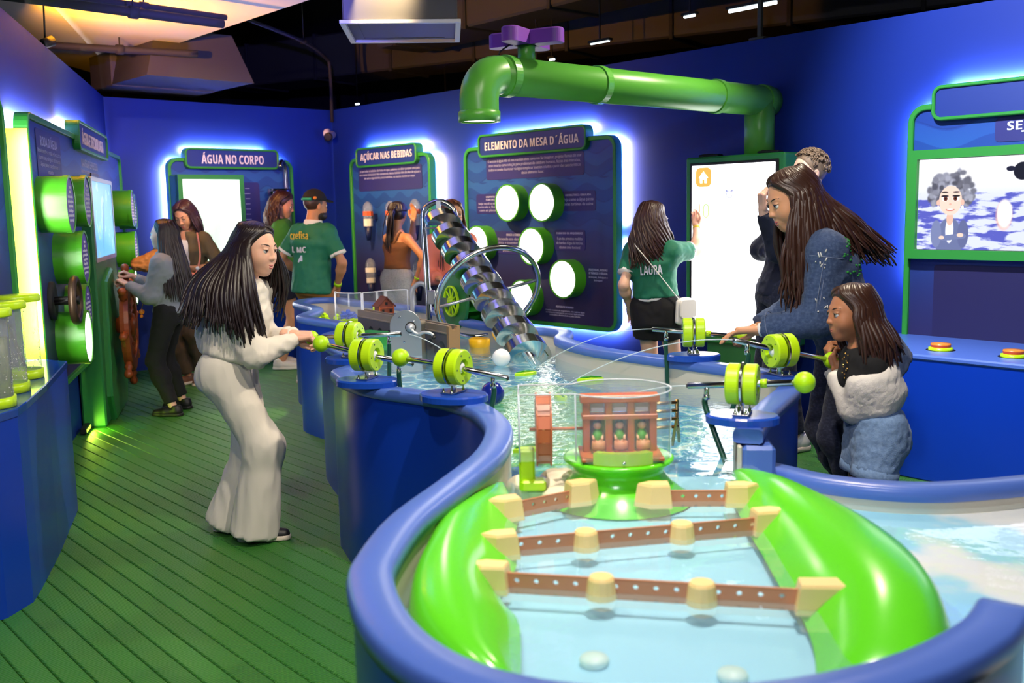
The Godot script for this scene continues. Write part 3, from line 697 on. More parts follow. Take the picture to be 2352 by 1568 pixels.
	g = Geo.new(); prism(g, rrect(6.712, 1.192, 8.246, 1.712, 0.004, 1), 0.14, 0.15, 0.0, Rect2(6.712, 1.192, 1.534, 0.52))
	var m := mat("tv_picture", Color.BLACK, 0.3)
	m.emission_enabled = true; m.emission = Color.BLACK; m.emission_texture = tv_picture(); m.emission_energy_multiplier = 1.05
	var ts := obj("screen", g, m, t)
	area_light(Transform3D(Basis(Vector3.UP, PI), Vector3(7.48, 1.45, 0.16)), Vector2(1.5, 0.5), 0.3, Color(0.85, 0.88, 1), t)
	# bench below it with arcade buttons
	var b := thing("button_bench", "long blue bench counter under the cartoon television", "bench", fr)
	g = Geo.new(); box(g, Vector3(8.05, 0.325, 0.47), Vector3(3.1, 0.65, 0.74), 0.008); obj("body", g, "counter", b)
	g = Geo.new(); box(g, Vector3(8.05, 0.66, 0.47), Vector3(3.12, 0.03, 0.76), 0.008); obj("top", g, "rim", b)
	var n := 0
	for s in [[6.72, "left round yellow and red push button on the bench, beside the girl"], [7.1, "middle round yellow and red push button on the bench"], [7.48, "push button cut off at the right picture edge on the bench"]]:
		var u := thing("push_button", s[1], "button", fr * T(s[0], 0.675, 0.62))
		g = Geo.new(true); lathe(g, [Vector2(0.075, 0.0), Vector2(0.075, 0.001), Vector2(0.0, 0.001)], 32); obj("base_plate", g, "black", u)
		g = Geo.new(true); lathe(g, [Vector2(0.062, 0.001), Vector2(0.062, 0.014), Vector2(0.05, 0.017)], 32); obj("rim", g, "lime", u)
		g = Geo.new(true); lathe(g, [Vector2(0.05, 0.012), Vector2(0.052, 0.03)], 32); obj("skirt", g, mat("button_red", rgb(200, 70, 30), 0.4), u)
		g = Geo.new(true); lathe(g, [Vector2(0.052, 0.03), Vector2(0.05, 0.036), Vector2(0.0, 0.04)], 32); obj("cap", g, "orange_plastic", u)

	# back wall touch screen, steel tap and clear tank
	fr = on_wall("back", 0, 0, 0)
	k = thing("touch_kiosk", "green framed kiosk with a blank white screen on the back left wall", "kiosk", fr)
	g = Geo.new(); box(g, Vector3(0.865, 1.22, 0.2), Vector3(0.68, 1.29, 0.2), 0.01); obj("cabinet", g, "tower_green", k)
	P = rrect(0.525, 0.6, 1.205, 1.865, 0.004, 1)
	g = Geo.new(); ring(g, P, rrect(0.57, 0.645, 1.16, 1.82, 0.004, 1), 0.25, 0.31); obj("frame", g, "kiosk_green", k)
	g = Geo.new(); prism(g, rrect(0.57, 0.645, 1.16, 1.82, 0.004, 1), 0.29, 0.3); obj("screen", g, "screen_white", k)
	area_light(Transform3D(Basis(Vector3.UP, PI), Vector3(0.865, 1.25, 0.312)), Vector2(0.58, 1.15), 0.7, Color(0.97, 0.98, 1), k)
	t = thing("plinth", "low blue plinth under the back wall kiosk", "plinth", fr)
	g = Geo.new(); box(g, Vector3(1.55, 0.3, 0.24), Vector3(1.6, 0.6, 0.46), 0.01); obj("body", g, "counter", t)
	g = Geo.new(); box(g, Vector3(1.55, 0.615, 0.24), Vector3(1.64, 0.03, 0.5), 0.008); obj("top", g, "counter", t)
	t = thing("clear_tank", "clear standing cylinder tank with chrome rim and curved chrome spout", "tank", fr * T(1.62, 0.63, 0.26))
	g = Geo.new(true); lathe(g, [Vector2(0.11, 0), Vector2(0.11, 1.03)], 40); obj("tube", g, "acrylic", t)
	g = Geo.new(true); lathe(g, [Vector2(0.105, 1.03), Vector2(0.12, 1.03), Vector2(0.12, 1.1), Vector2(0.105, 1.1)], 40); obj("rim", g, "steel", t)
	g = Geo.new(true); lathe(g, [Vector2(0.0, 0), Vector2(0.12, 0), Vector2(0.12, 0.05), Vector2(0, 0.05)], 40); obj("base", g, "steel", t)
	g = Geo.new(true); tube(g, spline([Vector3(0.14, 0, -0.1), Vector3(0.14, 0.8, -0.1), Vector3(0.14, 1.22, -0.1), Vector3(0.12, 1.34, -0.08), Vector3(0.06, 1.38, -0.03), Vector3(0.02, 1.32, 0.0)], 5), 0.024, 16); obj("spout", g, "steel", t)

func tv_picture() -> ImageTexture:
	var w := 1024; var h := 348; var im := Image.create(w, h, false, Image.FORMAT_RGB8)
	var n := FastNoiseLite.new(); n.seed = 4; n.frequency = 0.012
	for y in h:                                                     # row 0 is the foot of the screen
		for x in w:
			var v := float(y) / h
			var k := n.get_noise_2d(x * 0.6, y * 2.2)
			var c := rgb(226, 232, 255).lerp(rgb(255, 255, 255), smoothstep(0.55, 0.8, v))
			if v < 0.62: c = c.lerp(rgb(70, 76, 190), clampf(k * 3.0 + 0.1 + (0.3 if v > 0.3 and v < 0.4 else 0.0), 0.0, 0.85))
			im.set_pixel(x, y, c)
	var S := func(cx: float, cy: float, rx: float, ry: float, c: Color, soft := 0.0) -> void:
		for y in range(maxi(0, int(cy - ry)), mini(h, int(cy + ry) + 1)):
			for x in range(maxi(0, int(cx - rx)), mini(w, int(cx + rx) + 1)):
				var d := Vector2((x - cx) / rx, (y - cy) / ry).length()
				if d < 1.0: im.set_pixel(x, y, im.get_pixel(x, y).lerp(c, 1.0 if d < 1.0 - soft else (1.0 - d) / maxf(soft, 0.001)))
	var rng := RandomNumberGenerator.new(); rng.seed = 9
	for i in 120:                                                   # curly grey hair around the head
		var a := rng.randf_range(-0.75, PI + 0.75); var r := rng.randf_range(30, 78)
		S.call(128 + cos(a) * r * 1.15, 222 + sin(a) * r * 1.05, rng.randf_range(11, 19), rng.randf_range(11, 19), rgb(84, 84, 96).lerp(rgb(176, 178, 196), rng.randf()), 0.5)
	S.call(128, 30, 54, 96, rgb(112, 122, 166), 0.06)
	S.call(76, 60, 22, 56, rgb(128, 138, 182), 0.1); S.call(180, 60, 22, 56, rgb(104, 112, 158), 0.1)
	S.call(128, 74, 17, 52, rgb(244, 244, 252), 0.1)
	S.call(128, 118, 14, 26, rgb(244, 196, 176), 0.1)
	S.call(128, 188, 46, 58, rgb(255, 222, 204), 0.06)
	for s in [-1, 1]:
		S.call(128 + s * 47, 180, 8, 13, rgb(244, 196, 178), 0.2); S.call(128 + s * 47, 162, 6, 7, rgb(250, 250, 250), 0.1)
		S.call(128 + s * 21, 196, 14, 12, rgb(255, 255, 255), 0.1); S.call(128 + s * 19, 195, 8, 9, rgb(120, 60, 40), 0.1); S.call(128 + s * 19, 195, 4, 4, rgb(20, 12, 10), 0.1)
		S.call(128 + s * 22, 205, 16, 4, rgb(40, 30, 34), 0.2); S.call(128 + s * 22, 220, 15, 3.5, rgb(60, 50, 52), 0.3)
	S.call(128, 174, 6, 5, rgb(240, 186, 168), 0.4)
	S.call(128, 153, 19, 6, rgb(214, 120, 110), 0.2); S.call(128, 157, 19, 5, rgb(255, 222, 204), 0.2); S.call(128, 154, 13, 2.5, rgb(255, 255, 255), 0.2)
	for i in 5: S.call(110 + i * 16, 44 + i * 2, 20, 11, rgb(120, 130, 174), 0.1)
	S.call(170, 56, 14, 9, rgb(255, 218, 200), 0.2); S.call(98, 46, 12, 8, rgb(255, 218, 200), 0.2)
	for i in 6: S.call(390 + i * 30, 290 - i * 6, 34, 34, rgb(24, 24, 40), 0.1)
	S.call(348, 300, 18, 10, rgb(30, 30, 54), 0.2)
	for i in 5:                                                      # blurred pale block letters
		S.call(330 + i * 120, 130, 34, 62, rgb(255, 190, 170), 0.3); S.call(332 + i * 120, 136, 30, 58, rgb(255, 255, 255), 0.2)
	im.generate_mipmaps()
	return ImageTexture.create_from_image(im)

func make_left() -> void:
	var fr := wall_frame("left")
	# green tower with a map screen
	var o := thing("screen_tower", "green tower with an upright map screen behind the steering wheel", "kiosk", fr)
	var g := Geo.new(); box(g, Vector3(-2.0, 0.88, 0.09), Vector3(1.2, 1.76, 0.16), 0.012); obj("body", g, "tower_green", o)
	g = Geo.new(); var P := rrect(-2.53, 1.19, -1.44, 1.73, 0.01, 1); ring(g, rrect(-2.56, 1.16, -1.41, 1.76, 0.01, 1), P, 0.16, 0.178); obj("bezel", g, "grey_paint", o)
	g = Geo.new(); prism(g, P, 0.16, 0.172, 0.0, Rect2(-2.53, 1.19, 1.09, 0.54))
	var im := Image.create(256, 128, false, Image.FORMAT_RGB8); var nz := FastNoiseLite.new(); nz.frequency = 0.018; nz.seed = 12
	for y in 128:
		for x in 256:
			var k := nz.get_noise_2d(x, y)
			var c := rgb(110, 200, 240).lerp(rgb(70, 160, 226), clampf(y / 128.0, 0, 1))
			if k > 0.3: c = rgb(150, 214, 150)
			var d := absf((x - 130) - (y - 70) * 0.5) 
			if d < 9 - absf(y - 60) * 0.16: c = rgb(40, 120, 206)
			im.set_pixel(x, y, c)
	var m := mat("map_picture", Color.BLACK, 0.3); m.emission_enabled = true; m.emission_texture = ImageTexture.create_from_image(im); m.emission = Color.BLACK; m.emission_energy_multiplier = 0.95
	obj("screen", g, m, o)
	area_light(Transform3D(Basis(Vector3.UP, PI), Vector3(-2.0, 1.46, 0.19)), Vector2(1.0, 0.5), 0.3, Color(0.5, 0.8, 1.0), o)
	g = Geo.new(); prism(g, PackedVector2Array([Vector2(-2.35, 0), Vector2(-1.62, 0), Vector2(-1.5, 0.2), Vector2(-1.62, 1.02), Vector2(-2.0, 1.1), Vector2(-2.38, 1.02), Vector2(-2.5, 0.2)]), 0.165, 0.21, 0.015); obj("hull_front", g, "kiosk_green", o)
	g = Geo.new(); box(g, Vector3(-2.0, 1.78, 0.1), Vector3(0.02, 0.05, 0.02)); obj("antenna", g, "black", o)
	o = thing("floor_lamp", "low lime glowing strip lamp on the floor beside the green tower", "strip lamp", fr * T(-2.76, 0, 0.08))
	g = Geo.new(); box(g, Vector3(0, 0.03, -0.03), Vector3(0.2, 0.04, 0.04), 0.004); obj("housing", g, "black", o)
	g = Geo.new(); box(g, Vector3(0, 0.03, -0.008), Vector3(0.18, 0.02, 0.004)); obj("diffuser", g, glow("lime_glow", Color(0.85, 1.0, 0.35), 1.2), o)
	area_light(Transform3D(Basis(Vector3.UP, PI), Vector3(0, 0.03, 0.0)), Vector2(0.18, 0.02), 0.2, Color(0.8, 1.0, 0.3), o)
	# ship's wheel
	o = thing("steering_wheel", "reddish brown wooden ship steering wheel on the green tower", "steering wheel", fr * T(-2.0, 0.66, 0.3))
	g = Geo.new(); g.xf = T(0, 0, 0, 0, PI / 2); lathe(g, [Vector2(0.25, -0.03), Vector2(0.34, -0.03), Vector2(0.345, 0.0), Vector2(0.34, 0.03), Vector2(0.25, 0.03), Vector2(0.245, 0.0), Vector2(0.25, -0.03)], 48); obj("rim", g, "helm", o)
	g = Geo.new(true); g.xf = T(0, 0, 0, 0, PI / 2); lathe(g, [Vector2(0, -0.1), Vector2(0.05, -0.1), Vector2(0.085, -0.035), Vector2(0.085, 0.035), Vector2(0.03, 0.05), Vector2(0, 0.06)], 32); obj("hub", g, "helm", o)
	for i in 8:
		g = Geo.new(true); g.xf = Transform3D(Basis(Vector3(0, 0, 1), PI / 4 * i + 0.1), Vector3.ZERO)
		lathe(g, [Vector2(0.02, 0.06), Vector2(0.02, 0.12), Vector2(0.03, 0.14), Vector2(0.018, 0.17), Vector2(0.03, 0.2), Vector2(0.02, 0.24), Vector2(0.024, 0.34), Vector2(0.024, 0.36), Vector2(0.032, 0.38), Vector2(0.02, 0.4), Vector2(0.03, 0.43), Vector2(0.03, 0.45), Vector2(0.018, 0.465), Vector2(0, 0.47)], 14)
		obj("spoke", g, "helm", o)
	g = Geo.new(true); g.xf = T(0, 0, -0.1, 0, PI / 2); lathe(g, [Vector2(0.03, -0.02), Vector2(0.03, 0.02)], 16); obj("axle", g, "steel", o)
	# dark valve wheel
	o = thing("valve_wheel", "dark brown iron valve wheel between the text discs", "valve wheel", fr * T(-3.94, 1.01, 0.1))
	g = Geo.new(true); g.xf = T(0, 0, 0.13); var cp := []
	for i in 32: cp.append(Vector3(cos(TAU * i / 32), sin(TAU * i / 32), 0) * 0.12)
	tube(g, cp, 0.022, 12, false, 1.0, true); obj("rim", g, "valve", o)
	for i in 3:
		g = Geo.new(true); tube(g, [Vector3(0, 0, 0.13), Vector3(cos(i * TAU / 3), sin(i * TAU / 3), 1.08) * 0.12], 0.012, 8); obj("spoke", g, "valve", o)
	g = Geo.new(true); tube(g, [Vector3(0, 0, 0), Vector3(0, 0, 0.15)], 0.025, 14); obj("stem", g, "black", o)
	g = Geo.new(true); g.xf = T(0, 0, 0, 0, PI / 2); lathe(g, [Vector2(0.11, 0), Vector2(0.11, 0.02), Vector2(0, 0.02)], 28); obj("flange", g, "dark", o)
	# blue counter at the left edge
	o = thing("counter", "glossy blue counter with faceted front at the left edge", "counter")
	var Q := PackedVector2Array([Vector2(-2.231, 4.93), Vector2(-2.02, 4.25), Vector2(-1.905, 3.83), Vector2(-1.875, 3.7), Vector2(-1.9, 3.55), Vector2(-1.98, 3.45), Vector2(-2.1, 3.3), Vector2(-2.3, 3.3), Vector2(-2.6, 4.6), Vector2(-2.52, 4.98), Vector2(-2.4, 5.02)])
	g = Geo.new(); prism(g, Q, 0, 0.735); var cm := obj("body", g, "counter", o); cm.rotation.x = -PI / 2
	g = Geo.new(); prism(g, grown(Q, 0.004 if not Geometry2D.is_polygon_clockwise(Q) else -0.004), 0.735, 0.765, 0.004); cm = obj("top", g, mat("counter_top", rgb(16, 62, 150), 0.12), o); cm.rotation.x = -PI / 2
	for c in [[-1.985, -3.73, 0.22, "nearest clear cylinder, half full of cloudy water, on the blue counter"], [-2.09, -4.06, 0.0, "middle clear cylinder with condensation on the blue counter"], [-2.2, -4.42, 0.0, "farthest clear cylinder with condensation on the blue counter"]]:
		var t := thing("water_cylinder", c[3], "cylinder", T(c[0], 0.765, c[1]), "")
		g = Geo.new(true); lathe(g, [Vector2(0, 0.002), Vector2(0.088, 0.002), Vector2(0.088, 0.04), Vector2(0.08, 0.04)], 40); obj("base_ring", g, "lime", t)
		g = Geo.new(true); lathe(g, [Vector2(0.08, 0.035), Vector2(0.08, 0.345)], 40); obj("tube", g, "acrylic", t)
		g = Geo.new(true); lathe(g, [Vector2(0.0, 0.345), Vector2(0.094, 0.345), Vector2(0.096, 0.35), Vector2(0.096, 0.368), Vector2(0.092, 0.374), Vector2(0.0, 0.374)], 40); obj("lid", g, "lime", t)
		if c[2] > 0:
			g = Geo.new(true); lathe(g, [Vector2(0, 0.042), Vector2(0.076, 0.042), Vector2(0.076, 0.042 + c[2]), Vector2(0, 0.042 + c[2])], 40)
			var cw := mat("cloudy_water", Color(0.5, 0.55, 0.42, 0.55), 0.4); cw.transparency = BaseMaterial3D.TRANSPARENCY_ALPHA; obj("water", g, cw, t)
		var rng := RandomNumberGenerator.new(); rng.seed = int(c[1] * -100); g = Geo.new(true)
		for i in 130:
			var a := rng.randf() * TAU; var yy := 0.05 + 0.28 * rng.randf() * rng.randf()
			ball(g, Vector3(cos(a) * 0.079, yy, sin(a) * 0.079), rng.randf_range(0.0012, 0.003), 6)
		var dr := obj("droplets", g, "white_plastic", t); dr.set_meta("kind", "stuff")
	g = Geo.new(true); o = thing("black_cable", "black cable curling behind the cylinder lids at the left edge", "cable")
	tube(g, spline([Vector3(-2.42, 0.77, -4.5), Vector3(-2.4, 1.1, -4.45), Vector3(-2.33, 1.18, -4.4), Vector3(-2.27, 1.14, -4.38), Vector3(-2.28, 0.8, -4.6), Vector3(-2.3, 0.77, -4.7)], 6), 0.008, 8); obj("cable", g, "black", o)
# ---------------------------------------------------------------- the water table
const RIM := [[0.76, -2.97], [0.85, -3.2], [0.97, -3.45], [1.09, -3.7], [1.135, -3.93], [1.09, -4.11], [0.97, -4.265], [0.68, -4.61], [0.474, -4.86], [0.36, -5.1], [0.315, -5.3], [0.345, -5.5], [0.33, -5.63], [0.24, -5.77], [0.08, -5.86], [-0.2, -6.2], [-0.4, -6.8], [-0.57, -7.185], [-0.735, -7.34], [-0.885, -7.53], [-1.145, -7.77], [-1.3, -8.02], [-1.464, -8.17], [-1.64, -8.13], [-1.72, -7.98], [-1.71, -7.75], [-1.6, -7.5], [-1.48, -7.28], [-1.445, -7.1], [-1.465, -6.87], [-1.45, -6.68], [-1.31, -6.465], [-1.15, -6.28], [-1.04, -6.1], [-1.02, -5.88], [-1.09, -5.68], [-1.07, -5.45], [-0.95, -5.1], [-0.8, -4.75], [-0.735, -4.6], [-0.76, -4.45], [-0.8, -4.33], [-0.77, -4.22], [-0.68, -4.0], [-0.54, -3.83], [-0.33, -3.66], [-0.175, -3.45], [-0.105, -3.2], [-0.095, -3.0], [-0.125, -2.755], [-0.203, -2.485], [-0.29, -2.2], [-0.325, -1.95], [-0.322, -1.8], [-0.262, -1.59], [-0.165, -1.427], [-0.03, -1.32], [0.15, -1.27], [0.38, -1.28], [0.6, -1.36], [0.78, -1.49], [0.87, -1.6]]
const LOW_RIM := [[0.98, -1.42], [1.4, -1.22], [1.9, -1.25], [2.4, -1.6], [2.6, -2.2], [2.4, -2.75], [2.0, -3.0], [1.75, -3.0], [1.54, -2.93], [1.32, -2.88], [1.19, -2.875], [1.07, -2.91], [0.96, -2.98], [0.88, -3.08], [0.82, -3.16]]

func plan(a: Array, per := 5) -> Array:
	var p := []
	for q in a: p.append(Vector2(q[0], q[1]))
	return spline(p, per)

func inward(p: Array, d: float) -> PackedVector2Array:             # travelling the rim, the basin lies to the left
	var o := PackedVector2Array(); var n := p.size()
	for i in n:
		var t: Vector2 = (p[mini(i + 1, n - 1)] - p[maxi(i - 1, 0)]).normalized()
		o.append(p[i] + Vector2(t.y, -t.x) * d)
	return o

func rim_strip(o: Node, p: Array, H: float, foot: float, inner: float) -> void:
	var prof := [[0.0, foot], [0.0, H - 0.03]]
	var band := func(called: String, cs: Array, m: String, smooth: bool) -> void:
		var g := Geo.new(smooth)
		var rows := []
		for c in cs: rows.append([inward(p, c[0]), c[1]])
		for r in rows.size() - 1:
			var A: PackedVector2Array = rows[r][0]; var B: PackedVector2Array = rows[r + 1][0]
			for i in p.size() - 1:
				g.quad(Vector3(A[i + 1].x, rows[r][1], A[i + 1].y), Vector3(A[i].x, rows[r][1], A[i].y), Vector3(B[i].x, rows[r + 1][1], B[i].y), Vector3(B[i + 1].x, rows[r + 1][1], B[i + 1].y))
		for e in [0, p.size() - 1]:                                  # end caps
			if cs.size() > 3:
				var q := []
				for r in rows: q.append(Vector3(r[0][e].x, r[1], r[0][e].y))
				for k in range(1, q.size() - 1): g.tri(q[0], q[k], q[k + 1])
		obj(called, g, m, o)
	band.call("side_wall", [[0.012, foot], [0.012, H - 0.03]], "table", true)
	band.call("rim", [[0.012, H - 0.045], [0.002, H - 0.04], [0.0, H - 0.02], [0.004, H - 0.006], [0.012, H], [0.08, H], [0.088, H - 0.006], [0.092, H - 0.02], [0.09, H - 0.04], [0.08, H - 0.045]], "rim", true)
	band.call("inner_wall", [[0.082, H - 0.04], [0.085, inner]], "inner_wall", true)

func poly_face(called: String, o: Node, poly: PackedVector2Array, y: float, m) -> MeshInstance3D:
	var g := Geo.new(true)
	var q := PackedVector2Array()
	for v in poly: q.append(Vector2(v.x, -v.y))
	g.xf = Transform3D(Basis(Vector3.RIGHT, -PI / 2), Vector3(0, y, 0))
	face2(g, q, 0, true)
	return obj(called, g, m, o)

func make_table() -> void:
	var p := plan(RIM); var lp := plan(LOW_RIM, 6)
	var o := thing("water_table", "long winding royal blue water table with rounded lobes through the room", "water table")
	rim_strip(o, p, 0.79, 0.0, 0.58)
	# basin bottom: the far stream is painted, the near lobe is pale
	var inn := inward(p, 0.084)
	var far := PackedVector2Array(); var near := PackedVector2Array()
	for v in inn:
		if v.y < -3.02: far.append(v)
		else: near.append(v)
	far.append(Vector2(0.03, -3.02)); far.append(Vector2(0.7, -3.02))
	var near2 := PackedVector2Array([Vector2(0.03, -3.02)])
	for v in near:
		if v.x < 0.6 or v.y > -2.0: near2.append(v)
	near2.append(Vector2(0.86, -1.68)); near2.append(Vector2(0.84, -2.3)); near2.append(Vector2(0.72, -3.02))
	poly_face("basin_floor", o, far, 0.59, "basin_paint")
	poly_face("basin_floor", o, near2, 0.635, "basin_pale")
	var g := Geo.new(true)                                          # step between the two levels
	g.quad(Vector3(0.0, 0.58, -3.02), Vector3(0.75, 0.58, -3.02), Vector3(0.75, 0.635, -3.02), Vector3(0.0, 0.635, -3.02)); obj("step", g, "basin_pale", o)
	var w := thing("stream_water", "rippled clear water filling the winding table behind the wooden mill", "water"); w.set_meta("kind", "stuff")
	poly_face("surface", w, far, 0.685, "water")
	w = thing("basin_water", "calm pale water in the near basin around the brown perforated barriers", "water"); w.set_meta("kind", "stuff")
	poly_face("surface", w, near2, 0.682, "calm_water")
	# lower pool to the right
	var l := thing("side_pool", "lower side pool with a blue rim and white and pale blue painted floor at right", "water table")
	rim_strip(l, lp, 0.65, 0.0, 0.55)
	var li := inward(lp, 0.084); li.append(Vector2(0.75, -3.0)); li.append(Vector2(0.84, -2.3)); li.append(Vector2(0.9, -1.6))
	poly_face("pool_floor", l, li, 0.572, "pool_paint")
	g = Geo.new(); g.quad(Vector3(0.75, 0.57, -3.02), Vector3(0.84, 0.57, -2.3), Vector3(0.84, 0.64, -2.3), Vector3(0.72, 0.64, -3.02)); g.quad(Vector3(0.84, 0.57, -2.3), Vector3(0.86, 0.57, -1.6), Vector3(0.86, 0.64, -1.6), Vector3(0.84, 0.64, -2.3)); obj("step", g, "basin_pale", l)
	w = thing("pool_water", "shallow clear water over the white painted side pool", "water"); w.set_meta("kind", "stuff")
	poly_face("surface", w, li, 0.588, "calm_water")
	# blue end post of the rim, with its grey inner face
	var b := thing("end_post", "square blue post closing the table rim below the right front water cannon", "post", T(0.745, 0, -3.03, -0.1))
	g = Geo.new(); box(g, Vector3(0.01, 0.365, 0), Vector3(0.1, 0.75, 0.13), 0.012); obj("post", g, "rim", b)
	g = Geo.new(); box(g, Vector3(-0.048, 0.62, 0.0), Vector3(0.014, 0.24, 0.12), 0.004); obj("grey_face", g, "inner_wall", b)

	# green patch of painted shallows
	var gs := thing("green_shallow", "green painted shallow with yellow spots under the white ball", "shallow")
	g = Geo.new(true)
	var gp := PackedVector2Array()
	for i in 28:
		var a := TAU * i / 28.0; var r := 1.0 + 0.12 * sin(a * 3.0) + 0.08 * sin(a * 5.0 + 1.0)
		gp.append(Vector2(0.08 + cos(a) * 0.26 * r, 4.05 + sin(a) * 0.85 * r))
	prism(g, gp, 0.0, 0.035, 0.01); var gm := obj("plate", g, "green_paint", gs); gm.rotation.x = -PI / 2; gm.position.y = 0.59
	for f in [[0.06, -4.72, "lime leaf float by the white ball"], [0.36, -4.52, "lime leaf float right of the steel screw foot"], [-0.1, -4.3, "lime leaf float behind the blue ball"], [0.05, -3.2, "lime float touching the clear mill box"], [0.2, -4.1, "lime leaf float in the middle of the green shallow"]]:
		var t := thing("leaf_float", f[2], "float", T(f[0], 0.69, f[1], f[0] * 9.0))
		g = Geo.new(); prism(g, PackedVector2Array([Vector2(-0.06, 0), Vector2(-0.02, -0.022), Vector2(0.03, -0.022), Vector2(0.065, 0), Vector2(0.03, 0.022), Vector2(-0.02, 0.022)]), -0.008, 0.008, 0.004); var lm := obj("leaf", g, "lime_soft", t); lm.rotation.x = -PI / 2
		g = Geo.new(true); tube(g, [Vector3(-0.05, 0.008, 0), Vector3(0, 0.014, 0), Vector3(0.05, 0.008, 0)], 0.004, 6); obj("rib", g, "terrain_dark", t)
	var bl := thing("water_ball", "white plastic ball floating in front of the steel screw", "ball", T(-0.056, 0.705, -5.02)); g = Geo.new(true); ball(g, Vector3(0, 0.02, 0), 0.046, 28); obj("shell", g, "white_plastic", bl)
	bl = thing("water_ball", "glossy dark blue ball floating behind the left front cannon nozzle", "ball", T(-0.085, 0.7, -4.05)); g = Geo.new(true); ball(g, Vector3(0, 0.02, 0), 0.05, 28); obj("shell", g, "navy_plastic", bl)
	bl = thing("yellow_buoy", "yellow buoy bowl floating beyond the aqueduct end", "buoy", T(-0.19, 0.68, -5.75)); g = Geo.new(true); lathe(g, [Vector2(0, -0.04), Vector2(0.05, -0.03), Vector2(0.062, 0.02), Vector2(0.064, 0.05), Vector2(0.055, 0.055), Vector2(0.0, 0.045)], 24); obj("bowl", g, "yellow_plastic", bl)

# lofted green bank: outer foot, outer crest, inner crest, water line
func bank(called: String, label: String, cols: Array, hs: Array) -> void:
	var o := thing(called, label, "bank")
	var g := Geo.new(true); var rows := []
	for c in cols: rows.append(spline(c, 5))
	var n: int = rows[0].size()
	# smooth across the section
	var grid := []
	for i in n:
		var sec := []
		for k in rows.size(): 
			var e: float = sin(PI * clampf(i / float(n - 1), 0.0, 1.0)) ** 0.35
			var h: float = lerpf(hs[0], hs[k], e)
			sec.append(Vector3(rows[k][i].x, h, rows[k][i].y))
		grid.append(spline(sec, 4))
	for i in n - 1:
		for k in grid[0].size() - 1: g.quad(grid[i][k], grid[i + 1][k], grid[i + 1][k + 1], grid[i][k + 1])
	obj("bank", g, "terrain", o)

func plank_bar(label: String, a: Vector3, b: Vector3, holes: int) -> void:
	var d := b - a; var L := d.length()
	var o := thing("perforated_barrier", label, "barrier", Transform3D(Basis(d / L, Vector3.UP, (d / L).cross(Vector3.UP)), a))
	# slats with real round holes: pairs of half frames round every hole
	var g := Geo.new(); var H := 0.042; var th := 0.007; var w := L / holes
	for i in holes:
		var c := Vector2((i + 0.5) * w, H * 0.62); var hole := circle(0.0055, 16, c)
		var outer := PackedVector2Array()
		for v in hole:
			var q := v - c; var sx := (w / 2) / maxf(absf(q.x), 1e-6); var sy := ((H - c.y) if q.y > 0 else c.y) / maxf(absf(q.y), 1e-6)
			outer.append(c + q * minf(sx, sy))
		g.xf = T(0, 0, -th / 2)
		for k in 16:
			var j := (k + 1) % 16
			g.quad(V3(outer[k], th), V3(outer[j], th), V3(hole[j], th), V3(hole[k], th))
			g.quad(V3(outer[j], 0), V3(outer[k], 0), V3(hole[k], 0), V3(hole[j], 0))
			g.quad(V3(hole[k], 0), V3(hole[k], th), V3(hole[j], th), V3(hole[j], 0))
		for k in 16:                                                 # corners the fan leaves open
			var A := outer[k]; var B := outer[(k + 1) % 16]
			if absf(A.x - B.x) > 1e-5 and absf(A.y - B.y) > 1e-5:
				var C := Vector2(A.x if absf(absf(A.x - c.x) - w / 2) < 1e-5 else B.x, A.y if absf(absf(A.x - c.x) - w / 2) > 1e-5 else B.y)
				for z in [0.0, th]: g.tri(V3(A, z), V3(C, z), V3(B, z))
	g.xf = Transform3D(); box(g, Vector3(L / 2, H - 0.0015, 0), Vector3(L, 0.004, th), 0.001); box(g, Vector3(L / 2, 0.004, 0), Vector3(L, 0.014, th * 0.96), 0.001)
	obj("slat", g, "plank", o)

func barrier_block(label: String, c: Vector3, poly: Array, h := 0.075, yaw := 0.0) -> void:
	var o := thing("barrier_block", label, "block", T(c.x, c.y, c.z, yaw))
	var P := PackedVector2Array()
	for q in poly: P.append(Vector2(q[0], q[1]))
	var g := Geo.new(); var n := P.size(); var B := PackedVector2Array()
	for v in P: B.append(v * 1.18)
	var rows := [[B, 0.0], [P, h - 0.006], [grown(P, -0.004), h]]
	for r in 2:
		for i in n:
			var j := (i + 1) % n
			var q := [rows[r][0][i], rows[r][0][j], rows[r + 1][0][j], rows[r + 1][0][i]]
			g.quad(Vector3(q[0].x, rows[r][1], -q[0].y), Vector3(q[1].x, rows[r][1], -q[1].y), Vector3(q[2].x, rows[r + 1][1], -q[2].y), Vector3(q[3].x, rows[r + 1][1], -q[3].y))
	g.xf = Transform3D(Basis(Vector3.RIGHT, -PI / 2), Vector3(0, h, 0)); face2(g, rows[2][0], 0, true)
	obj("block", g, "sand", o)

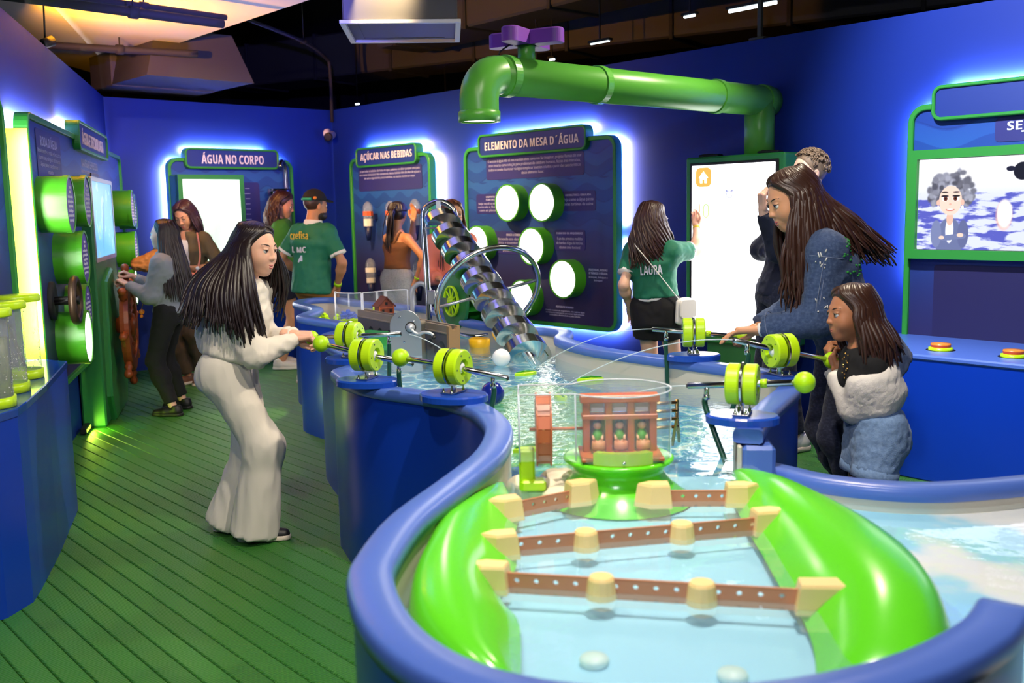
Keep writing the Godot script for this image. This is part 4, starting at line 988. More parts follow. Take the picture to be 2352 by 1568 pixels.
func make_near_basin() -> void:
	var v := func(a: Array) -> Array:
		var r := []
		for q in a: r.append(Vector2(q[0], q[1]))
		return r
	bank("green_bank", "curved glossy green bank along the left rim of the near basin", [
		v.call([[-0.04, -2.9], [-0.12, -2.62], [-0.18, -2.4], [-0.21, -2.15], [-0.225, -1.95], [-0.2, -1.75], [-0.12, -1.6], [-0.02, -1.52]]),
		v.call([[-0.035, -2.88], [-0.1, -2.62], [-0.16, -2.4], [-0.19, -2.15], [-0.2, -1.95], [-0.175, -1.77], [-0.1, -1.63], [-0.01, -1.56]]),
		v.call([[-0.03, -2.86], [-0.05, -2.62], [-0.09, -2.4], [-0.105, -2.15], [-0.1, -1.95], [-0.08, -1.8], [-0.05, -1.68], [0.0, -1.58]]),
		v.call([[-0.02, -2.84], [0.012, -2.62], [-0.005, -2.4], [0.0, -2.2], [-0.035, -2.02], [0.0, -1.9], [0.005, -1.75], [0.0, -1.6]])], [0.64, 0.75, 0.745, 0.66])
	bank("green_bank", "broad glossy green bank dividing the near basin from the side pool", [
		v.call([[0.66, -2.98], [0.76, -2.72], [0.82, -2.45], [0.85, -2.2], [0.86, -2.0], [0.84, -1.82], [0.78, -1.66], [0.66, -1.52]]),
		v.call([[0.66, -2.96], [0.74, -2.72], [0.79, -2.45], [0.82, -2.2], [0.825, -2.0], [0.8, -1.84], [0.74, -1.7], [0.65, -1.55]]),
		v.call([[0.655, -2.95], [0.67, -2.72], [0.67, -2.45], [0.68, -2.2], [0.67, -2.0], [0.66, -1.85], [0.63, -1.72], [0.58, -1.58]]),
		v.call([[0.645, -2.93], [0.61, -2.7], [0.585, -2.45], [0.575, -2.25], [0.56, -2.0], [0.56, -1.85], [0.54, -1.72], [0.5, -1.58]])], [0.62, 0.745, 0.75, 0.66])
	# central green mound carrying the mill
	var o := thing("mill_mound", "flared glossy green mound carrying the clear mill housing", "mound", T(0.3, 0.64, -2.8))
	var g := Geo.new(true); lathe(g, [Vector2(0.215, 0), Vector2(0.185, 0.02), Vector2(0.15, 0.05), Vector2(0.128, 0.08), Vector2(0.132, 0.095), Vector2(0.148, 0.108), Vector2(0.158, 0.115), Vector2(0.158, 0.122), Vector2(0.15, 0.125), Vector2(0, 0.125)], 48); obj("mound", g, "terrain", o)
	o = thing("mill_sand", "pale sandy rock bed under the little water wheel", "rock bed")
	g = Geo.new(true); var rng := RandomNumberGenerator.new(); rng.seed = 6
	for i in 9:
		ball(g, Vector3(0.02 + rng.randf() * 0.14, 0.66, -2.72 - rng.randf() * 0.2), 0.05, 12, Vector3(1, 0.75, 1))
	obj("bed", g, "rock", o)
	# clear housing: tube joined with a box
	o = thing("mill_housing", "clear acrylic tube and box housing round the wooden mill", "housing", T(0.3, 0.77, -2.8))
	g = Geo.new(true); var H := 0.19
	var ring_pts := []
	for i in 33:
		var a := deg_to_rad(-148.0 + 296.0 * i / 32.0)
		ring_pts.append(Vector3(cos(a) * 0.15, 0, -sin(a) * 0.15))
	ring_pts.append(Vector3(-0.285, 0, -0.0795)); ring_pts.append(Vector3(-0.285, 0, 0.0795))
	var pn := ring_pts.size()
	for i in pn:
		var A: Vector3 = ring_pts[i]; var B: Vector3 = ring_pts[(i + 1) % pn]
		g.group(i < 31)
		g.quad(A, B, B + Vector3(0, H, 0), A + Vector3(0, H, 0))
	obj("shell", g, "acrylic", o)
	var top := []
	for q in ring_pts: top.append(q + Vector3(0, H, 0))
	g = Geo.new(true); tube(g, top, 0.0022, 6, false, 1.0, true); obj("edge", g, "clear_edge", o)
	for e in [33, 34, 0]:
		g = Geo.new(true); tube(g, [ring_pts[e], top[e]], 0.0025, 6); obj("edge", g, "clear_edge", o)
	# lime lip in front
	o = thing("mill_lip", "curved lime front lip of the mill stage with a small bolt", "lip", T(0.3, 0.765, -2.8))
	g = Geo.new(); var a0 := deg_to_rad(235.0); var a1 := deg_to_rad(305.0)
	for i in 16:
		var a := lerpf(a0, a1, i / 16.0); var b := lerpf(a0, a1, (i + 1) / 16.0)
		var P := []
		for e in [[a, 0.118], [b, 0.118], [b, 0.144], [a, 0.144]]: P.append(Vector3(cos(e[0]) * e[1], 0, -sin(e[0]) * e[1]))
		var up := Vector3(0, 0.036, 0)
		g.quad(P[3], P[2], P[2] + up, P[3] + up); g.quad(P[1], P[0], P[0] + up, P[1] + up); g.quad(P[3] + up, P[2] + up, P[1] + up, P[0] + up)
	obj("lip", g, "lime", o)
	g = Geo.new(true); ball(g, Vector3(0, 0.012, 0.145), 0.006, 10); obj("bolt", g, "steel", o)
	# wooden mill with three bays, each with a figurine behind a barrel
	o = thing("toy_mill", "little wooden mill front with three windows and three barrel bays", "toy mill", T(0.302, 0.772, -2.79))
	g = Geo.new(); box(g, Vector3(0, 0.005, 0.02), Vector3(0.23, 0.01, 0.16), 0.002); obj("floor", g, "clay", o)
	g = Geo.new(); box(g, Vector3(0, 0.162, 0), Vector3(0.225, 0.022, 0.05), 0.003); obj("roof_beam", g, "clay", o)
	g = Geo.new(); box(g, Vector3(0, 0.11, 0), Vector3(0.215, 0.014, 0.046), 0.002); obj("middle_beam", g, "clay", o)
	for k in 4:
		g = Geo.new(); box(g, Vector3(-0.095 + k * 0.0633, 0.082, 0), Vector3(0.02, 0.144, 0.04), 0.002); obj("post", g, "clay", o)
	g = Geo.new(); box(g, Vector3(0, 0.06, -0.018), Vector3(0.2, 0.1, 0.006)); obj("back_wall", g, "house_brown", o)
	for k in 3:
		g = Geo.new(); box(g, Vector3(-0.0633 + k * 0.0633, 0.136, -0.01), Vector3(0.04, 0.03, 0.003)); obj("window", g, "white_plastic", o)
		var x := -0.0633 + k * 0.0633
		var f := thing("figurine", "tiny %s figurine in a green shirt in the mill" % ["left", "middle", "right"][k], "figurine", T(0.302 + x, 0.782, -2.785))
		g = Geo.new(true); lathe(g, [Vector2(0, 0.02), Vector2(0.014, 0.022), Vector2(0.016, 0.05), Vector2(0.008, 0.062), Vector2(0, 0.064)], 16); obj("shirt", g, "green", f)
		g = Geo.new(true); ball(g, Vector3(0, 0.074, 0.001), 0.012, 14); obj("head", g, "skin_a", f)
		g = Geo.new(true); ball(g, Vector3(0, 0.079, -0.003), 0.0125, 14); obj("hair", g, "hair_black", f)
		for s in [-1, 1]:
			g = Geo.new(true); tube(g, [Vector3(s * 0.014, 0.05, 0), Vector3(s * 0.012, 0.036, 0.018)], 0.004, 8); obj("arm", g, "skin_a", f)
		f = thing("barrel", "tiny wooden barrel in front of the %s mill figurine" % ["left", "middle", "right"][k], "barrel", T(0.302 + x, 0.782, -2.755))
		g = Geo.new(true); lathe(g, [Vector2(0, 0), Vector2(0.016, 0), Vector2(0.02, 0.017), Vector2(0.019, 0.034), Vector2(0.016, 0.034), Vector2(0.015, 0.028), Vector2(0, 0.028)], 20); obj("staves", g, "plank", f)
		g = Geo.new(true); lathe(g, [Vector2(0.0195, 0.01), Vector2(0.0205, 0.012), Vector2(0.0195, 0.014)], 20); obj("hoop", g, "house_brown", f)
	# its wheel
	o = thing("waterwheel", "little orange brown wooden water wheel inside the clear box", "water wheel", T(0.085, 0.845, -2.8, PI / 2))
	g = Geo.new(); g.xf = T(0, 0, 0, 0, PI / 2)
	for s in [-0.022, 0.018]:
		g = Geo.new(); g.xf = T(0, 0, 0, 0, PI / 2); lathe(g, [Vector2(0.085, s), Vector2(0.106, s), Vector2(0.106, s + 0.004), Vector2(0.085, s + 0.004), Vector2(0.085, s)], 40); obj("rim", g, "clay", o)
	for i in 16:
		g = Geo.new(); g.xf = Transform3D(Basis(Vector3(0, 0, 1), TAU * i / 16), Vector3.ZERO); box(g, Vector3(0, 0.096, 0), Vector3(0.036, 0.003, 0.036)); obj("paddle", g, "clay", o)
	for i in 4:
		g = Geo.new(); g.xf = Transform3D(Basis(Vector3(0, 0, 1), PI * i / 4), Vector3.ZERO); box(g, Vector3.ZERO, Vector3(0.006, 0.18, 0.006)); obj("spoke", g, "sand", o)
	g = Geo.new(true); tube(g, [Vector3(0, 0, -0.04), Vector3(0, 0, 0.12)], 0.005, 10); obj("axle", g, "clay", o)
	o = thing("lime_chute", "small lime chute beside the little wooden water wheel", "chute", T(0.035, 0.68, -2.76))
	g = Geo.new(); box(g, Vector3(0, 0.06, 0), Vector3(0.045, 0.12, 0.05), 0.006); box(g, Vector3(0.018, 0.02, 0.02), Vector3(0.07, 0.03, 0.05), 0.006); obj("body", g, "lime", o)
	# perforated slats and their sandy end blocks
	var y := 0.67
	var hexl := [[-0.055, 0.0], [-0.02, -0.028], [0.03, -0.026], [0.032, 0.02], [-0.02, 0.024]]
	var hexr := [[0.055, 0.0], [0.02, 0.028], [-0.03, 0.026], [-0.032, -0.02], [0.02, -0.024]]
	var drum := []
	for i in 14: drum.append([cos(TAU * i / 14) * 0.028, sin(TAU * i / 14) * 0.028])
	plank_bar("short brown perforated barrier left of the green mound", Vector3(0.0, y, -2.53), Vector3(0.155, y, -2.63), 5)
	barrier_block("sandy block at the outer end of the short left barrier", Vector3(-0.02, y, -2.52), hexl, 0.06, 0.4)
	barrier_block("sandy block between the short left barrier and the mound", Vector3(0.175, y, -2.64), hexr, 0.064, 0.4)
	plank_bar("short brown perforated barrier right of the green mound", Vector3(0.4, y, -2.61), Vector3(0.575, y, -2.6), 5)
	barrier_block("sandy block between the mound and the short right barrier", Vector3(0.385, y, -2.61), hexl, 0.064)
	barrier_block("sandy block at the outer end of the short right barrier", Vector3(0.6, y, -2.6), hexr, 0.06)
	plank_bar("middle long brown perforated barrier across the near basin", Vector3(-0.01, y, -2.24), Vector3(0.6, y, -2.36), 14)
	barrier_block("left end sandy block of the middle barrier", Vector3(-0.03, y, -2.235), hexl, 0.06, 0.2)
	barrier_block("left round sandy post on the middle barrier", Vector3(0.165, y, -2.275), drum, 0.046)
	barrier_block("right round sandy post on the middle barrier", Vector3(0.4, y, -2.32), drum, 0.046)
	barrier_block("right end sandy block of the middle barrier", Vector3(0.615, y, -2.365), hexr, 0.06, 0.2)
	plank_bar("nearest long brown perforated barrier across the near basin", Vector3(-0.02, y, -2.02), Vector3(0.59, y, -1.89), 15)
	barrier_block("left end sandy block of the nearest barrier", Vector3(-0.05, y, -2.03), hexl, 0.06, -0.2)
	barrier_block("left round sandy post on the nearest barrier", Vector3(0.175, y, -1.978), drum, 0.046)
	barrier_block("right round sandy post on the nearest barrier", Vector3(0.375, y, -1.935), drum, 0.046)
	var big := [[0.075, 0.012], [0.04, 0.03], [-0.05, 0.026], [-0.052, -0.024], [0.05, -0.024]]
	barrier_block("large sandy end block of the nearest barrier by the green bank", Vector3(0.61, y, -1.885), big, 0.06, -0.1)
	for q in [[0.14, -1.745, "left pale round peg under the water in front of the nearest barrier"], [0.38, -1.675, "right pale round peg under the water in front of the nearest barrier"]]:
		o = thing("round_peg", q[2], "peg", T(q[0], 0.636, q[1])); g = Geo.new(true); lathe(g, [Vector2(0.026, 0), Vector2(0.028, 0.008), Vector2(0.024, 0.014), Vector2(0, 0.015)], 28); obj("peg", g, mat("peg_white", rgb(214, 240, 236), 0.4), o)
	# little metal weir behind the mill
	o = thing("metal_weir", "small brassy steel weir frame standing in the stream right of the mill", "weir", T(0.5, 0.67, -3.3, 0.2))
	for s in [-0.045, 0.055]:
		g = Geo.new(true); tube(g, [Vector3(s - 0.025, 0, 0.02), Vector3(s, 0.09, 0), Vector3(s, 0.155, 0)], 0.006, 8); tube(g, [Vector3(s + 0.02, 0, -0.03), Vector3(s, 0.09, 0)], 0.006, 8); obj("post", g, "brass", o)
	for k in 4:
		g = Geo.new(true); tube(g, [Vector3(-0.08, 0.06 + k * 0.028, 0), Vector3(0.06, 0.06 + k * 0.028, 0)], 0.006, 8); obj("bar", g, "brass", o)
# ---------------------------------------------------------------- exhibits on the table
# a water cannon: lime roller pair on a steel fork, a barrel through it, a ball handle behind and a hose at the nozzle
func cannon(label: String, mount: Vector3, handle: Vector3, nozzle: Vector3, pad: Vector2, hose_end: Vector3, with_ball := true) -> void:
	var c := Vector3(mount.x, 0.912, mount.z)
	var o := thing("water_cannon", label, "water cannon", T(mount.x, 0.79, mount.z))
	var inv := Transform3D(Basis(), -Vector3(mount.x, 0.79, mount.z))
	var d := (nozzle - handle).normalized(); var flat := Vector3(d.x, 0, d.z).normalized(); var yaw := atan2(-flat.z, flat.x)
	var cl := c - Vector3(mount.x, 0.79, mount.z)
	var R := Transform3D(Basis(Vector3.UP, yaw), Vector3.ZERO)
	var g := Geo.new(true)                                           # oval pad on the rim
	var P := PackedVector2Array()
	for q in circle(1.0, 40): P.append(q * pad)
	g.xf = Transform3D(Basis(Vector3.UP, yaw + 0.1) * Basis(Vector3.RIGHT, -PI / 2), Vector3.ZERO); g.group(false)
	prism(g, P, 0.0, 0.026, 0.006); obj("pad", g, "pad_blue", o)
	g = Geo.new(); g.xf = R; box(g, Vector3(0, 0.03, 0), Vector3(0.05, 0.006, 0.1), 0.001); obj("mount_plate", g, "steel", o)
	for q in [[-0.017, -0.04], [0.017, -0.04], [-0.017, 0.04], [0.017, 0.04]]:
		g = Geo.new(true); g.xf = R; lathe(g, [Vector2(0.006, 0.03), Vector2(0.006, 0.04), Vector2(0.003, 0.04), Vector2(0.003, 0.048), Vector2(0, 0.048)], 6, Vector3(q[0], 0, q[1])); obj("bolt", g, "steel", o)
	g = Geo.new(); g.xf = R; box(g, Vector3(0, 0.06, 0), Vector3(0.008, 0.06, 0.02), 0.001); obj("stem", g, "steel", o)
	g = Geo.new(); g.xf = R * T(0, cl.y, 0, PI / 2); ring(g, circle(0.069, 48), circle(0.03, 48), -0.003, 0.003); obj("fork_ring", g, "steel", o)
	for s in [-1, 1]:
		g = Geo.new(); g.xf = R * Transform3D(Basis(Vector3(0, 0, 1), -PI / 2), Vector3(s * 0.027, cl.y, 0))
		lathe(g, [Vector2(0.03, -0.021), Vector2(0.06, -0.021), Vector2(0.065, -0.016), Vector2(0.065, 0.016), Vector2(0.06, 0.021), Vector2(0.03, 0.021), Vector2(0.026, 0.0), Vector2(0.03, -0.021)], 48); obj("roller", g, "lime", o)
		for k in 5:
			g = Geo.new(true); var a := TAU * k / 5.0 + 0.4
			g.xf = R; tube(g, [Vector3(s * 0.047, cl.y + cos(a) * 0.048, sin(a) * 0.048), Vector3(s * 0.0495, cl.y + cos(a) * 0.048, sin(a) * 0.048)], 0.003, 8); obj("screw", g, "hose", o)
	g = Geo.new(true); g.xf = R; ball(g, cl, 0.033, 24, Vector3(1.45, 1, 1)); obj("ball_joint", g, "white_plastic", o)
	g = Geo.new(true); g.xf = inv; tube(g, [handle, c, nozzle], 0.0105, 14); obj("barrel", g, "steel", o)
	g = Geo.new(true); g.xf = inv; tube(g, [nozzle - d * 0.005, nozzle + d * 0.004], 0.0065, 12); obj("nozzle", g, "black", o)
	g = Geo.new(true); g.xf = inv; tube(g, [c - d * 0.055, c - d * 0.075], 0.014, 14); obj("collar", g, "lime", o)
	if with_ball:
		g = Geo.new(true); ball(g, handle + inv.origin, 0.0335, 28); obj("handle_ball", g, "lime_soft", o)
	var t := nozzle - d * 0.06
	g = Geo.new(true); g.xf = inv; tube(g, [t, t + Vector3(0, -0.035, 0)], 0.0085, 12); tube(g, [t + Vector3(0, -0.03, 0), t + Vector3(0, -0.045, 0)], 0.0105, 12); obj("hose_tail", g, "steel", o)
	g = Geo.new(true); g.xf = inv; tube(g, spline([t + Vector3(0, -0.038, 0), t + Vector3(0, -0.09, 0) * 0.9, hose_end], 6), 0.0095, 12); obj("hose", g, "hose", o)

func make_cannons() -> void:
	cannon("water cannon held by the girl in cream, far left on the table rim", Vector3(-0.743, 0, -4.53), Vector3(-0.93, 0.9, -4.59), Vector3(-0.5, 0.926, -4.45), Vector2(0.12, 0.085), Vector3(-0.57, 0.62, -4.5))
	cannon("water cannon with a free lime ball handle in front of the girl in cream", Vector3(-0.579, 0, -3.91), Vector3(-0.77, 0.951, -3.98), Vector3(-0.39, 0.882, -3.84), Vector2(0.13, 0.09), Vector3(-0.44, 0.62, -3.95))
	cannon("left front water cannon whose nozzle crosses the dark blue ball", Vector3(-0.216, 0, -3.56), Vector3(-0.416, 0.933, -3.67), Vector3(-0.018, 0.884, -3.45), Vector2(0.13, 0.1), Vector3(-0.115, 0.62, -3.46))
	cannon("far right water cannon under the hand of the woman in denim", Vector3(0.811, 0, -4.41), Vector3(1.03, 0.89, -4.38), Vector3(0.629, 0.929, -4.42), Vector2(0.12, 0.085), Vector3(0.7, 0.62, -4.42))
	cannon("right water cannon held by the small girl in white", Vector3(1.034, 0, -3.8), Vector3(1.255, 0.86, -3.865), Vector3(0.837, 0.967, -3.72), Vector2(0.13, 0.09), Vector3(0.83, 0.62, -3.8))
	cannon("right front water cannon with a free lime ball beside the small girl", Vector3(0.724, 0, -3.09), Vector3(0.898, 0.926, -3.02), Vector3(0.562, 0.899, -3.15), Vector2(0.115, 0.085), Vector3(0.68, 0.62, -3.03))
	for j in [[Vector3(0.629, 0.93, -4.42), Vector3(0.36, 0.92, -4.55), Vector3(0.1, 0.7, -4.75), "thin water jet from the far right cannon arching left"], [Vector3(0.835, 0.968, -3.72), Vector3(0.5, 0.98, -3.85), Vector3(0.12, 0.7, -4.0), "thin water jet from the small girl's cannon arching left"], [Vector3(-0.46, 0.925, -4.44), Vector3(-0.33, 0.9, -4.4), Vector3(-0.16, 0.74, -4.34), "thin water jet crossing in front of the steel crank plate"], [Vector3(0.56, 0.899, -3.15), Vector3(0.47, 0.895, -3.2), Vector3(0.34, 0.84, -3.26), "short thin water jet from the right front cannon"]]:
		var o := thing("water_jet", j[3], "water jet"); o.set_meta("kind", "stuff")
		var g := Geo.new(true); var pts := []
		for i in 15:
			var t := i / 14.0; pts.append(j[0] * (1 - t) * (1 - t) + j[1] * 2.0 * t * (1 - t) + j[2] * t * t)
		tube(g, pts, 0.0022, 6); obj("stream", g, "jet", o)

func make_screw() -> void:
	# Archimedes screw
	var A := Vector3(0.125, 0.64, -5.3); var B := Vector3(-0.44, 1.405, -6.42); var d := (B - A).normalized(); var L := A.distance_to(B)
	var sd := d.cross(Vector3.UP).normalized(); var up := sd.cross(d)
	var o := thing("archimedes_screw", "big shiny steel Archimedes screw rising out of the water", "screw", Transform3D(Basis(sd, d, sd.cross(d)), A))
	var g := Geo.new(true); tube(g, [Vector3(0, -0.02, 0), Vector3(0, L, 0)], 0.03, 20); obj("shaft", g, "screw_steel", o)
	g = Geo.new(true); var turns := 8.5; var n := int(turns * 36); var R := 0.112; var pitch := L * 0.95 / turns
	for s in 2:                                                     # each side of the thick flight, and its outer land
		pass
	var th := pitch * 0.4
	for i in n:
		var q := []
		for k in [i, i + 1]:
			var a: float = TAU * k / 36.0; var y: float = 0.03 + pitch * k / 36.0
			var c := Vector3(cos(a), 0, sin(a))
			q.append([c * 0.028 + Vector3(0, y, 0), c * R + Vector3(0, y, 0), c * R + Vector3(0, y + th, 0), c * 0.028 + Vector3(0, y + th * 0.96, 0)])
		g.quad(q[0][0], q[0][1], q[1][1], q[1][0])
	obj("flight", g, "screw_steel", o)
	g = Geo.new(true)
	for i in n:
		var q := []
		for k in [i, i + 1]:
			var a: float = TAU * k / 36.0; var y: float = 0.03 + pitch * k / 36.0
			var c := Vector3(cos(a), 0, sin(a)); q.append([c * R + Vector3(0, y, 0), c * R + Vector3(0, y + th, 0), c * (R - 0.004) + Vector3(0, y + th, 0), c * (R - 0.004) + Vector3(0, y, 0)])
		g.quad(q[1][0], q[0][0], q[0][1], q[1][1]); g.quad(q[0][3], q[1][3], q[1][2], q[0][2])
	obj("band", g, "screw_steel", o)
	g = Geo.new(true)
	for i in n:
		var q := []
		for k in [i, i + 1]:
			var a: float = TAU * k / 36.0; var y: float = 0.03 + pitch * k / 36.0
			var c := Vector3(cos(a), 0, sin(a)); q.append([c * 0.028 + Vector3(0, y + th * 0.2, 0), c * R + Vector3(0, y + th, 0)])
		g.quad(q[1][0], q[1][1], q[0][1], q[0][0])
	obj("flight_back", g, "screw_steel", o)
	# ring hand wheel round it
	g = Geo.new(true); var cp := []
	for i in 72: cp.append(Vector3(cos(TAU * i / 72) * 0.32, L * 0.455, sin(TAU * i / 72) * 0.32))
	tube(g, cp, 0.017, 16, false, 1.0, true); obj("hand_ring", g, "screw_steel", o)
	var e1 := Vector3(cos(0.25), 0, sin(0.25))
	for s in [-1, 1]:
		g = Geo.new(true); tube(g, [e1 * s * 0.03 + Vector3(0, L * 0.455, 0), e1 * s * 0.315 + Vector3(0, L * 0.455, 0)], 0.009, 12); obj("ring_spoke", g, "brushed", o)
	# drip fin at the foot
	g = Geo.new(); box(g, Vector3(0.03, -0.02, 0.05), Vector3(0.006, 0.05, 0.09)); obj("foot_fin", g, "screw_steel", o)
	# U frame carrying its upper end
	var f := thing("tube_frame", "polished U shaped tube frame carrying the screw's upper end", "frame")
	g = Geo.new(true); tube(g, spline([Vector3(-0.552, 0.6, -6.7), Vector3(-0.565, 1.1, -6.7), Vector3(-0.575, 1.42, -6.7), Vector3(-0.55, 1.5, -6.69), Vector3(-0.47, 1.535, -6.68), Vector3(-0.39, 1.5, -6.67), Vector3(-0.36, 1.42, -6.66), Vector3(-0.35, 1.2, -6.66), Vector3(-0.34, 0.6, -6.66)], 6), 0.02, 16); obj("tube", g, "steel", f)
	g = Geo.new(); box(g, Vector3(-0.475, 1.45, -6.58), Vector3(0.07, 0.07, 0.12), 0.004); obj("bearing_block", g, "steel", f)
	g = Geo.new(); box(g, Vector3(-0.49, 1.36, -6.62), Vector3(0.14, 0.012, 0.04), 0.002); obj("bracket", g, "brushed", f)
	g = Geo.new(); box(g, Vector3(-0.47, 1.5, -6.66), Vector3(0.03, 0.08, 0.02), 0.002); obj("bracket", g, "brushed", f)
	g = Geo.new(); box(g, Vector3(-0.535, 0.9, -6.66), Vector3(0.05, 0.09, 0.05), 0.004); obj("clamp", g, "brushed", f)

	# green water wheel with a lime hub wheel
	o = thing("waterwheel", "big green paddle wheel with a lime spoked hub behind the screw", "water wheel", T(-0.36, 0.9, -6.35, -1.05))
	g = Geo.new(true); g.xf = T(0, 0, 0, 0, PI / 2); g.group(false)
	lathe(g, [Vector2(0, -0.01), Vector2(0.18, -0.01), Vector2(0.185, 0.0), Vector2(0.18, 0.01), Vector2(0, 0.012)], 48); obj("disc", g, "wheel_green", o)
	g = Geo.new(); g.xf = T(0, 0, -0.16, 0, PI / 2); lathe(g, [Vector2(0, -0.01), Vector2(0.18, -0.01), Vector2(0.18, 0.01), Vector2(0, 0.01)], 48); obj("disc", g, "wheel_green", o)
	for i in 10:
		g = Geo.new(); g.xf = Transform3D(Basis(Vector3(0, 0, 1), TAU * i / 10), Vector3.ZERO)
		box(g, Vector3(0, 0.12, -0.08), Vector3(0.006, 0.12, 0.15)); obj("paddle", g, "terrain_dark", o)
	g = Geo.new(); g.xf = T(0, 0, 0.02); ring(g, circle(0.1, 40), circle(0.088, 40), 0, 0.016, 0.003); obj("hub_rim", g, "lime", o)
	for i in 10:
		g = Geo.new(); g.xf = Transform3D(Basis(Vector3(0, 0, 1), TAU * i / 10 + 0.2), Vector3(0, 0, 0.026)); box(g, Vector3(0, 0.058, 0), Vector3(0.009, 0.068, 0.01), 0.002); obj("hub_spoke", g, "lime", o)
	g = Geo.new(true); g.xf = T(0, 0, 0, 0, PI / 2); lathe(g, [Vector2(0.03, 0.01), Vector2(0.03, 0.04), Vector2(0.02, 0.05), Vector2(0.02, 0.075), Vector2(0, 0.075)], 20); obj("hub", g, "lime", o)
	g = Geo.new(); box(g, Vector3(0.0, 0, 0.1), Vector3(0.045, 0.05, 0.07), 0.004); box(g, Vector3(0.0, -0.12, 0.12), Vector3(0.03, 0.24, 0.012), 0.002); obj("axle_bracket", g, "brushed", o)

	# aqueduct
	var P := Vector3(-0.33, 0.582, -5.46); var Q := Vector3(-0.98, 0.582, -6.5); var ad := (Q - P).normalized(); var al := P.distance_to(Q)
	o = thing("aqueduct", "grey brown model aqueduct with arches and an open channel", "aqueduct", Transform3D(Basis(ad, Vector3.UP, ad.cross(Vector3.UP)), P))
	g = Geo.new(); var na := 9; var aw := al / na
	var tw := 0.062
	for i in na:                                                     # each bay: pier, arch and spandrel
		var hole := PackedVector2Array()
		var x0 := i * aw; var pier := aw * 0.2
		var poly := PackedVector2Array([Vector2(x0, 0), Vector2(x0 + pier, 0), Vector2(x0 + pier, 0.13)])
		for k in 9:
			var a := PI - PI * k / 8.0; poly.append(Vector2(x0 + aw * 0.5 + cos(a) * (aw * 0.3), 0.13 + sin(a) * aw * 0.3))
		poly.append_array(PackedVector2Array([Vector2(x0 + aw - pier, 0.13), Vector2(x0 + aw - pier, 0), Vector2(x0 + aw, 0), Vector2(x0 + aw, 0.215), Vector2(x0, 0.215)]))
		g = Geo.new(); g.xf = T(0, 0, -tw / 2); prism(g, poly, 0, tw, 0.002); obj("arch_bay", g, "stone_dark", o)
	g = Geo.new(); box(g, Vector3(al / 2, 0.22, 0), Vector3(al, 0.01, tw + 0.01), 0.002)
	for s in [-1, 1]: box(g, Vector3(al / 2, 0.243, s * (tw / 2 - 0.007)), Vector3(al, 0.04, 0.016), 0.002)
	obj("channel", g, "stone", o)
	var ep := PackedVector2Array([Vector2(-tw / 2 - 0.004, 0), Vector2(tw / 2 + 0.004, 0), Vector2(tw / 2 + 0.004, 0.262), Vector2(0.02, 0.262)])
	for k in 9: ep.append(Vector2(cos(PI * k / 8.0) * 0.018, 0.262 - sin(PI * k / 8.0) * 0.024))
	ep.append_array(PackedVector2Array([Vector2(-0.02, 0.262), Vector2(-tw / 2 - 0.004, 0.262)]))
	g = Geo.new(); g.xf = T(-0.012, 0, 0, PI / 2); prism(g, ep, -0.014, 0.014, 0.002); obj("end_wall", g, mat("stone_tan", rgb(142, 112, 78), 0.8), o)
	g = Geo.new(true); g.xf = T(0.2, 0, -0.12); lathe(g, [Vector2(0.05, 0), Vector2(0.05, 0.26), Vector2(0.054, 0.262), Vector2(0.054, 0.28), Vector2(0, 0.285)], 24); obj("round_tower", g, "stone", o)
	# steel crank plate
	o = thing("crank_plate", "upright galvanised steel plate with rounded top and a crank handle", "plate", T(-0.58, 0.6, -5.41, 0.0))
	var pl := PackedVector2Array([Vector2(-0.085, 0), Vector2(0.085, 0), Vector2(0.085, 0.255)])
	for k in range(1, 17): pl.append(Vector2(cos(PI * k / 17.0) * 0.085, 0.255 + sin(PI * k / 17.0) * 0.085))
	pl.append(Vector2(-0.085, 0.255))
	g = Geo.new(); prism(g, pl, 0, 0.005, 0.001); obj("plate", g, "galvanised", o)
	for q in [[-0.06, 0.21], [-0.03, 0.3], [0.045, 0.275], [-0.01, 0.165]]:
		g = Geo.new(true); g.xf = T(q[0], q[1], 0.004, 0, PI / 2); lathe(g, [Vector2(0.007, 0), Vector2(0.006, 0.003), Vector2(0.0, 0.003)], 12); obj("bolt", g, "steel", o)
	g = Geo.new(true); g.xf = T(0.028, 0.245, 0.005, 0, PI / 2); g.group(false); lathe(g, [Vector2(0.03, 0), Vector2(0.03, 0.006), Vector2(0.024, 0.008)], 28); obj("socket", g, "dark", o)
	g = Geo.new(true); g.xf = T(0.028, 0.245, 0.005, 0, PI / 2); lathe(g, [Vector2(0.024, 0.002), Vector2(0.024, 0.022), Vector2(0.016, 0.03), Vector2(0.012, 0.042), Vector2(0, 0.043)], 24); obj("boss", g, "grey_paint", o)
	g = Geo.new(true); tube(g, spline([Vector3(0.028, 0.245, 0.04), Vector3(0.05, 0.222, 0.043), Vector3(0.075, 0.212, 0.046), Vector3(0.105, 0.222, 0.05), Vector3(0.14, 0.216, 0.055), Vector3(0.158, 0.2, 0.058)], 5), 0.0085, 12); obj("crank_arm", g, "grey_paint", o)
	g = Geo.new(true); tube(g, [Vector3(0.158, 0.203, 0.04), Vector3(0.16, 0.196, 0.1)], 0.009, 12); obj("crank_grip", g, "black", o)
	# candy cane spout
	o = thing("water_spout", "grey candy cane shaped water spout behind the crank plate", "spout")
	g = Geo.new(true); tube(g, spline([Vector3(-0.705, 0.6, -7.0), Vector3(-0.7, 0.8, -7.0), Vector3(-0.7, 0.88, -7.0), Vector3(-0.685, 0.94, -7.0), Vector3(-0.64, 0.97, -7.0), Vector3(-0.595, 0.95, -7.0), Vector3(-0.56, 0.9, -7.0)], 6), 0.017, 16); obj("pipe", g, "grey_paint", o)
